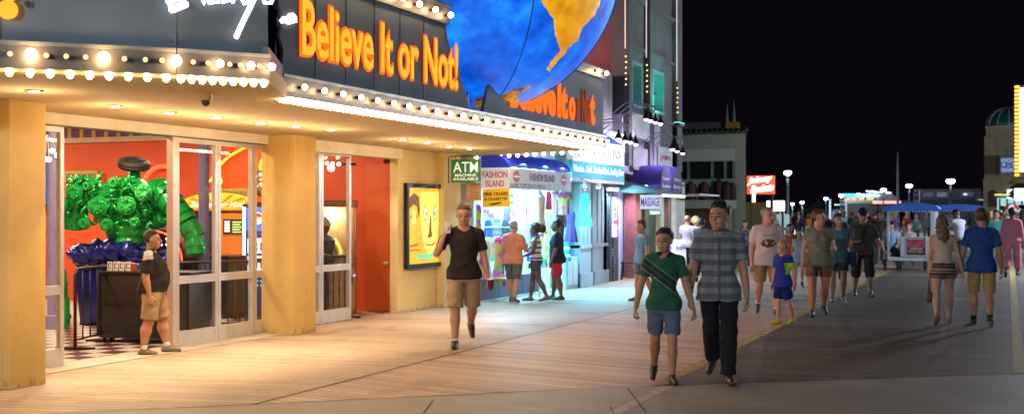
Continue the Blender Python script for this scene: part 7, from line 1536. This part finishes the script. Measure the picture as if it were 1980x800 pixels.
P15 = person('man in a blue t-shirt and khaki shorts seen from behind holding a woman\'s hand', 1898, 628, pyt=402, face=181, skin='tan', fat=.1, legs={'r': (-12, 16, 1), 'l': (12, 6, 1), 'pr': 18}, arms={'l': ((.26, -.02, -1), (.30, .12, -1)), 'r': ((.22, -.02, -1), (.14, .2, -1))},
    top=dict(m=fab('cobalt', (.018, .07, .26)), sleeve=.7, hem=.455, e=.016), bottom=dict(m=fab('sand', (.40, .27, .10)), len=.98, e=.016, flare=.018), shoes=dict(m=SH('black', (.02, .018, .018)), sole=WHF), socks=dict(m=BLKT, h=.09), hair=dict(style='short', m=hairm('reddish', (.10, .045, .02)), line=.06))
P16 = person('woman in a pink tracksuit walking away along the boardwalk', 1957, 536, pyt=405, face=176, skin='brown', fem=1, fat=.55, legs=WALK(8, 10), arms={'r': ((.2, 0, -1), (.1, .2, -1)), 'l': ((.2, 0, -1), (.1, .2, -1))}, top=dict(m=fab('pink', (.55, .19, .26)), sleeve=1.9, hem=.50, e=.02, name='jacket'), bottom=dict(m=fab('pink', (.55, .19, .26)), len=1.75, e=.018, flare=.02, name='trousers'), shoes=dict(m=SH('black', (.02, .018, .018))), hair=dict(style='short', m=hairm('black', (.022, .015, .012))))
P3 = person('grey haired man in a salmon shirt seen from behind at the clothes shop', 993, 584, pyt=425, face=152, skin='fair', fat=.4, legs={'r': (-12, 6, 2), 'l': (12, 6, 2), 'pr': 8}, arms={'r': ((.2, .3, -1), (-.1, .8, .2)), 'l': ((.2, 0, -1), (.1, .1, -1))}, top=dict(m=fab('salmon', (.62, .27, .18)), sleeve=.85, hem=.47, e=.026), bottom=dict(m=GRS, len=.98, e=.018, flare=.02), shoes=dict(m=SH('grey_shoe', (.12, .12, .13)), sole=WHF), hair=dict(style='buzz', m=hairm('silver', (.30, .30, .30)), line=.05))
P4 = person('woman with a dark hair puff in a nautical striped tank top and denim shorts', 1036, 582, pyt=431, face=-98, skin='brown', fem=1, fat=.35, legs={'r': (12, 5, 1), 'l': (-12, 14, 1), 'pl': 12}, arms={'r': ((.12, .05, -1), (.05, .5, -1)), 'l': ((.12, .2, -1), (.0, .8, -.3))}, top=dict(m=MATS['fabric_nautical'], sleeve=0, hem=.53, e=.010), bottom=dict(m=fab('slate_denim', (.06, .075, .10)), len=.55, e=.012, flare=.01), shoes=dict(m=SH('grey_shoe', (.12, .12, .13))), hair=dict(style='puff', m=hairm('black', (.022, .015, .012))))
P5 = person('heavyset person in a navy t-shirt and bright red shorts outside the clothes shop', 1077, 579, pyt=424, face=-100, skin='brown', fat=.65, legs={'r': (10, 4, 2), 'l': (-6, 4, 2)}, arms={'r': ((.2, 0, -1), (.1, .2, -1)), 'l': ((.2, 0, -1), (.1, .3, -1))}, top=dict(m=NVY, sleeve=.85, hem=.46, e=.024), bottom=dict(m=fab('red', (.50, .02, .03)), len=.88, e=.026, flare=.02), shoes=dict(m=SH('black', (.02, .018, .018)), sole=WHF), hair=dict(style='buzz', m=hairm('black', (.022, .015, .012))))
P12 = person('white haired man in a black suit walking away', 1617, 552, pyt=409, face=178, skin='fair', fat=.2, legs=WALK(8, 10), top=dict(m=fab('suit_black', (.012, .012, .014)), sleeve=1.92, hem=.44, e=.026, name='jacket'), bottom=dict(m=fab('suit_black', (.012, .012, .014)), len=1.95, e=.018, flare=.012, name='trousers'), shoes=dict(m=SH('black', (.02, .018, .018))), hair=dict(style='short', m=hairm('white', (.55, .56, .52)), line=.05))
P21 = person('brown haired person in a light blue t-shirt half hidden behind the boy in green', 1241, 586, pyt=430, face=-60, skin='tan', legs=WALK(8, 12), top=dict(m=fab('light_blue', (.13, .22, .32)), sleeve=.6, hem=.47, e=.014), bottom=dict(m=DEN, len=.8), shoes=dict(m=SH('grey_shoe', (.12, .12, .13))), hair=dict(style='short', m=hairm('brown', (.07, .035, .018))))
P17 = person('dark haired woman in a purple floral top and jeans beside the plywood hoarding', 1440, 523, pyt=430, face=5, skin='fair', fem=1, fat=.3, legs=WALK(4, 4), top=dict(m=MATS['fabric_floral'], sleeve=0, hem=.48, e=.016, hemflare=.02), bottom=dict(m=fab('blue_jeans', (.04, .055, .10)), len=1.95, name='jeans'), shoes=dict(m=WHF), hair=dict(style='long', m=hairm('black', (.022, .015, .012)), down=.16))
P18 = person('child with dark hair in an orange red top behind the blond boy', 1527, 553, pyt=437, face=-10, skin='olive', fem=1, legs=WALK(6, 8), top=dict(m=fab('orange_red', (.42, .06, .015)), sleeve=.6, hem=.40, e=.016, hemflare=.03), bottom=dict(m=fab('red_brown', (.25, .05, .03)), len=.9, e=.02), shoes=dict(m=SH('black', (.02, .018, .018))), hair=dict(style='long', m=hairm('black', (.022, .015, .012)), down=.16))
P18b = person('dark haired child in a pale dress beside the woman in the grey green top', 1545, 556, pyt=446, face=10, skin='olive', fem=1, legs=WALK(6, 8), top=dict(m=fab('pale_grey', (.30, .32, .36)), sleeve=0, hem=.40, e=.016, hemflare=.05), bottom=dict(m=fab('pale_grey', (.30, .32, .36)), len=.8, e=.02), shoes=dict(m=SH('black', (.02, .018, .018))), hair=dict(style='long', m=hairm('black', (.022, .015, .012)), down=.2))
P11 = person('woman in a turquoise top with a blue bag behind the woman in grey green', 1601, 592, pyt=418, face=12, skin='fair', fem=1, fat=.3, legs=WALK(6, 10), arms={'l': ((.2, .1, -1), (-.2, .9, .1))}, top=dict(m=fab('turquoise', (.07, .20, .24)), sleeve=.5, hem=.44, e=.014, hemflare=.03), bottom=dict(m=fab('teal_shorts', (.06, .13, .15)), len=.7), shoes=dict(m=SH('tan_sandal', (.20, .12, .08))), hair=dict(style='long', m=hairm('brown', (.07, .035, .018)), down=.15), off=(.12, .5))
P19 = person('man in a pale grey t-shirt with cropped hair facing the green shop', 1329, 536, pyt=421, face=160, skin='fair', legs=WALK(5, 6), arms={'l': ((.2, .3, -1), (-.1, .9, .0))}, top=dict(m=fab('pale_shirt', (.42, .42, .46), .05), sleeve=.7, hem=.46, e=.016), bottom=dict(m=NVY, len=1.9, name='trousers'), shoes=dict(m=SH('black', (.02, .018, .018))), hair=dict(style='buzz', m=hairm('sandy', (.20, .13, .07))))
P20 = person('curly blond person behind the man in the pale grey t-shirt', 1345, 531, pyt=424, face=170, skin='fair', fem=1, legs=WALK(5, 6), top=dict(m=fab('pale_shirt', (.42, .42, .46), .05), sleeve=.7), bottom=dict(m=NVY, len=1.9, name='trousers'), shoes=dict(m=SH('black', (.02, .018, .018))), hair=dict(style='afro', m=hairm('pale_blond', (.50, .40, .20))))
P20c = person('person with black hair in a mauve top left of the tall man in plaid', 1357, 545, pyt=426, face=170, skin='brown', fat=.2, legs=WALK(5, 6), top=dict(m=fab('mauve', (.13, .10, .15)), sleeve=.7), bottom=dict(m=NVY, len=1.9, name='trousers'), shoes=dict(m=SH('black', (.02, .018, .018))), hair=dict(style='short', m=hairm('black', (.022, .015, .012))))
P22a = person('blond shop assistant in a white top behind the display table', 1301, 522, pyt=431, face=40, skin='fair', fem=1, arms={'l': ((.2, .4, -1), (-.1, .9, .1))}, top=dict(m=WHF, sleeve=.6), bottom=dict(m=BLKT, len=1.9, name='trousers'), shoes=dict(m=SH('black', (.02, .018, .018))), hair=dict(style='long', m=hairm('strawberry', (.45, .26, .14)), down=.12))
P24 = person('man in a dark brown shirt standing left of the rolling chair', 1700, 510, pyt=408, face=-20, skin='brown', fat=.3, top=dict(m=fab('dark_brown', (.03, .024, .02)), sleeve=.7), bottom=dict(m=fab('dark_grey', (.035, .035, .045)), len=1.9, name='trousers'), shoes=dict(m=SH('black', (.02, .018, .018))), hair=dict(style='short', m=hairm('black', (.022, .015, .012))))
P23 = person('man in a white shirt and black cap pushing the second rolling chair', 1858, 528, pyt=404, face=-140, skin='brown', legs=WALK(14, 12), lean=14, arms={'r': ((.1, .8, -.6), (0, 1, .05)), 'l': ((.1, .8, -.6), (0, 1, .05))}, top=dict(m=fab('pale_shirt', (.42, .42, .46), .05), sleeve=.8, e=.024), bottom=dict(m=NVY, len=1.9, name='trousers'), shoes=dict(m=SH('black', (.02, .018, .018))), hair=dict(style='cap', m=BLKT))
# passengers sitting in the rolling chair
SIT = {'r': (82, 84, 4), 'l': (82, 84, 4)}
qc = G(1762, 523)
def seated(label, dx, H, skin, topm, hairst, hm, fem=0, face=0):
    q = G(1762, 523); t = HC*F/(523-HY)
    J = person(label, 1762, 523, h=H, face=face, skin=skin, fem=fem, fat=.15, legs=SIT, arms={'r': ((.15, .2, -1), (0, .9, -.4)), 'l': ((.15, .2, -1), (0, .9, -.4))}, top=dict(m=topm, sleeve=.7, hem=.50), bottom=dict(m=BLKT, len=1.8, name='trousers'), hair=dict(style=hairst, m=hm), off=(dx*CS-.72*SN, dx*SN+.72*CS), zlift=.10)
    return J
seated('man in a pale blue shirt and dark red cap riding in the rolling chair', -.38, 1.72, 'tan', fab('powder_blue', (.20, .32, .52)), 'cap', fab('dark_red_cap', (.12, .01, .01)))
seated('person in a beige top riding on the far side of the rolling chair', .15, 1.66, 'fair', fab('beige', (.36, .27, .22)), 'short', hairm('dark', (.03, .022, .018)), 1)
# ------------------------------------------------------------------ things the people hold
def held(name, lab, cat, J, key, off, build):
    p = J['w'](key); o = thing(name, lab, cat, p+Matrix.Rotation(J['rz'], 4, 'Z').to_3x3()@Vector(off), J['rz']); build(o); return o
def phone(o):
    MB().box((-.035, -.006, -.07), (.035, .006, .07), bev=.004).build('body', M('phone_white', (.6, .6, .6), .3), o, smooth=True); MB().box((-.031, -.0075, -.06), (.031, -.0061, .06)).build('screen', M('gloss_black', (.02, .02, .02), .15), o)
w_ = P2['w']('wrr'); 
held('phone', 'white smartphone held to the ear of the man in the black v-neck', 'phone', P2, 'wrr', (-.035, .03, .08), phone)
def cup(o):
    MB().lathe((0, 0, -.06), [(.03, 0), (.042, .12), (.044, .125)], 14).build('cup_body', M('maroon_cup', (.10, .012, .02), .4), o, smooth=True); MB().lathe((0, 0, .065), [(.046, 0), (.044, .012), (.02, .02)], 14).build('lid', WHT, o, smooth=True)
held('cup', 'small maroon drink cup held by the man in the black v-neck', 'cup', P2, 'wrl', (-.03, .05, -.09), cup)
def bag(m_, w, h, d=.08, strap=.25):
    def f(o):
        MB().box((-d/2, -w/2, -h-strap), (d/2, w/2, -strap), bev=.03).build('bag_body', m_, o, smooth=True)
        MB().tube([(0, -w*.35, -strap-.01), (0, -w*.2, -.04), (0, 0, 0), (0, w*.2, -.04), (0, w*.35, -strap-.01)], .008, 6).build('strap', m_, o, smooth='all')
    return f
held('handbag', 'brown handbag hanging from the left hand of the long haired woman', 'handbag', P14, 'wrl', (0, 0, -.09), bag(M('brown_leather', (.09, .025, .012), .45, 0, .2, 6), .24, .17, .09, .20))
held('shoulder_bag', 'blue shoulder bag carried by the woman in the turquoise top', 'bag', P11, 'shl', (-.10, .0, .0), bag(M('blue_bag', (.015, .04, .18), .6), .30, .26, .12, .36))
held('plastic_pouch', 'dark bag dangling from the left hand of the man in the navy cap', 'bag', P13, 'wrl', (0, .04, -.08), bag(M('gloss_black', (.02, .02, .02), .15), .14, .24, .05, .06))
held('phone', 'white item held in the left hand of the man in the navy cap', 'phone', P13, 'wrl', (0, .04, -.07), phone)
J = P13; o = J['o']; a = J['T']((.13*0-.10, -.02, .83*J['H'])); 
tp_ = [J['T'](p) for p in ((-.11, -.06, .845*J['H']), (-.13, .03, .85*J['H']), (-.09, .135, .80*J['H']), (.03, .165, .70*J['H']), (.13, .16, .60*J['H']), (.20, .06, .545*J['H']))]
MB().tube([Vector(p) for p in tp_], .014, 6).build('strap', BLK, o, smooth='all')
# ------------------------------------------------------------------ the crowd farther off
CN = [('red', (.30, .03, .03)), ('white', (.50, .50, .50)), ('black', (.015, .015, .016)), ('grey', (.14, .14, .15)), ('teal', (.04, .18, .17)), ('pale blue', (.20, .30, .42)), ('navy', (.015, .02, .06)), ('olive', (.08, .09, .04)), ('pink', (.45, .16, .20)), ('cream', (.42, .36, .28)), ('brown', (.10, .055, .03)), ('violet', (.12, .06, .22)), ('orange', (.42, .13, .03)), ('yellow', (.42, .32, .06)), ('dark green', (.02, .07, .04))]
BN = [('dark trousers', NVY, 1.92), ('jeans', fab('blue_jeans', (.04, .055, .10)), 1.92), ('khaki shorts', KH, .9), ('black shorts', BLKT, .85), ('grey trousers', GRS, 1.92), ('white shorts', WHF, .7)]
HN = [('black', (.022, .015, .012), 'short'), ('brown', (.07, .035, .018), 'short'), ('blond', (.32, .19, .09), 'short'), ('grey', (.22, .16, .12), 'short'), ('long dark', (.03, .022, .018), 'long'), ('long light', (.22, .13, .06), 'long')]
spots = [(1508, 470, 'right of the white t-shirt man'), (1536, 462, 'above the child in orange'), (1550, 458, 'above the child in the pale dress'), (1561, 466, 'left of the grey green top'), (1600, 463, 'right of the grey green top'), (1634, 470, 'right of the white haired man'), (1645, 458, 'behind the navy cap'), (1648, 480, 'beside the navy cap man'), (1691, 476, 'left of the cart'), (1706, 462, 'above the cart wheel'), (1712, 484, 'by the cart post'), (1498, 484, 'beside the white t-shirt'),
         (1524, 452, 'far off near the pale kiosk'), (1570, 450, 'far off under the pier lights'), (1586, 448, 'far off under the thin lamp'), (1612, 448, 'far off left of the neon roof'), (1625, 450, 'far off under the neon roof'), (1660, 450, 'far off below the amber windows'), (1680, 448, 'far off below the carousel'), (1697, 450, 'far off beside the carousel'), (1730, 478, 'seen through the cart'), (1752, 470, 'seen through the middle of the cart'), (1772, 474, 'seen through the right of the cart'), (1790, 468, 'behind the cart post'),
         (1812, 476, 'left of the long haired woman'), (1842, 470, 'between the couple'), (1872, 462, 'above the couple\'s hands'), (1917, 482, 'right of the blue t-shirt man'), (1926, 512, 'close beside the pink tracksuit'), (1936, 470, 'left of the pink tracksuit'), (1943, 486, 'near the market umbrella'), (1968, 474, 'right of the umbrella'), (1978, 500, 'at the far right edge'), (1920, 456, 'by the tan tower foot'), (1951, 460, 'by the lit shop under the tower'), (1414, 470, 'far off by the brown terrace'), (1516, 444, 'far off left of the orange child'), (1543, 443, 'far off above the pale dress'), (1577, 442, 'far off above the auburn haired woman'), (1597, 444, 'far off beside the thin lamp'), (1619, 441, 'far off over the white haired man'), (1641, 443, 'far off below the neon roof'), (1654, 441, 'far off over the navy cap'), (1671, 442, 'far off under the lit roof edge'), (1689, 442, 'far off under the red rimmed roof'), (1704, 441, 'far off left of the flagpole'), (1713, 443, 'far off beside the cart canopy'), (1908, 446, 'far off left of the tan tower'), (1930, 446, 'far off beneath the psychic sign'), (1962, 447, 'far off beneath the white sign')]
rr = random.Random(21); used = set(); usedl = set()
for i, (px, py, where) in enumerate(spots):
    while True:
        a_, b_, c_ = rr.randrange(len(CN)), rr.randrange(len(BN)), rr.randrange(len(HN))
        if (a_, b_) not in used: used.add((a_, b_)); break
    cn, cc = CN[a_]; bn, bm_, bl = BN[b_]; hn, hcol, hst = HN[c_]; fem = int(hst == 'long')
    adj = where if where.startswith(('far off', 'beh', 'seen')) else where
    person('%s haired person, %s top and %s, %s' % (hn.replace('long light', 'light').replace('long dark', 'dark'), cn, bn, adj), px+rr.uniform(-2, 2), py, h=rr.uniform(1.62, 1.84), face=rr.choice([0, 10, 175, 185, -30, 150]), skin=rr.choice(['fair', 'tan', 'olive', 'brown']), fem=fem, fat=rr.uniform(0, .6), legs=WALK(rr.uniform(4, 16), rr.uniform(4, 16)),
        arms={'r': ((.2, rr.uniform(-.3, .3), -1), (.1, rr.uniform(0, .8), -1)), 'l': ((.2, rr.uniform(-.3, .3), -1), (.1, rr.uniform(0, .8), -1))}, top=dict(m=fab('crowd_'+cn.replace(' ', '_'), cc), sleeve=rr.choice([.7, .7, 1.8])), bottom=dict(m=bm_, len=bl, name='trousers' if bl > 1 else 'shorts'), shoes=dict(m=SH('black', (.02, .018, .018))), hair=dict(style=hst, m=hairm(hn.replace(' ', '_'), hcol)), group='people strolling far along the boardwalk')
# ------------------------------------------------------------------ litter and small marks
q = G(1859, 581); o = thing('paper_scrap', 'small white scrap of paper lying on the dark boards near the couple', 'paper', (q.x, q.y, .006)); MB().add([(-.16, -.04, 0), (.1, -.05, .012), (.16, .04, .004), (-.05, .05, .02)], [(0, 1, 2, 3)]).build('paper', WHT, o)

for o_ in C.objects:
    if o_.parent is None and 'label' in o_ and not 4 <= len(o_['label'].split()) <= 16: print('LABEL', len(o_['label'].split()), o_['label'])
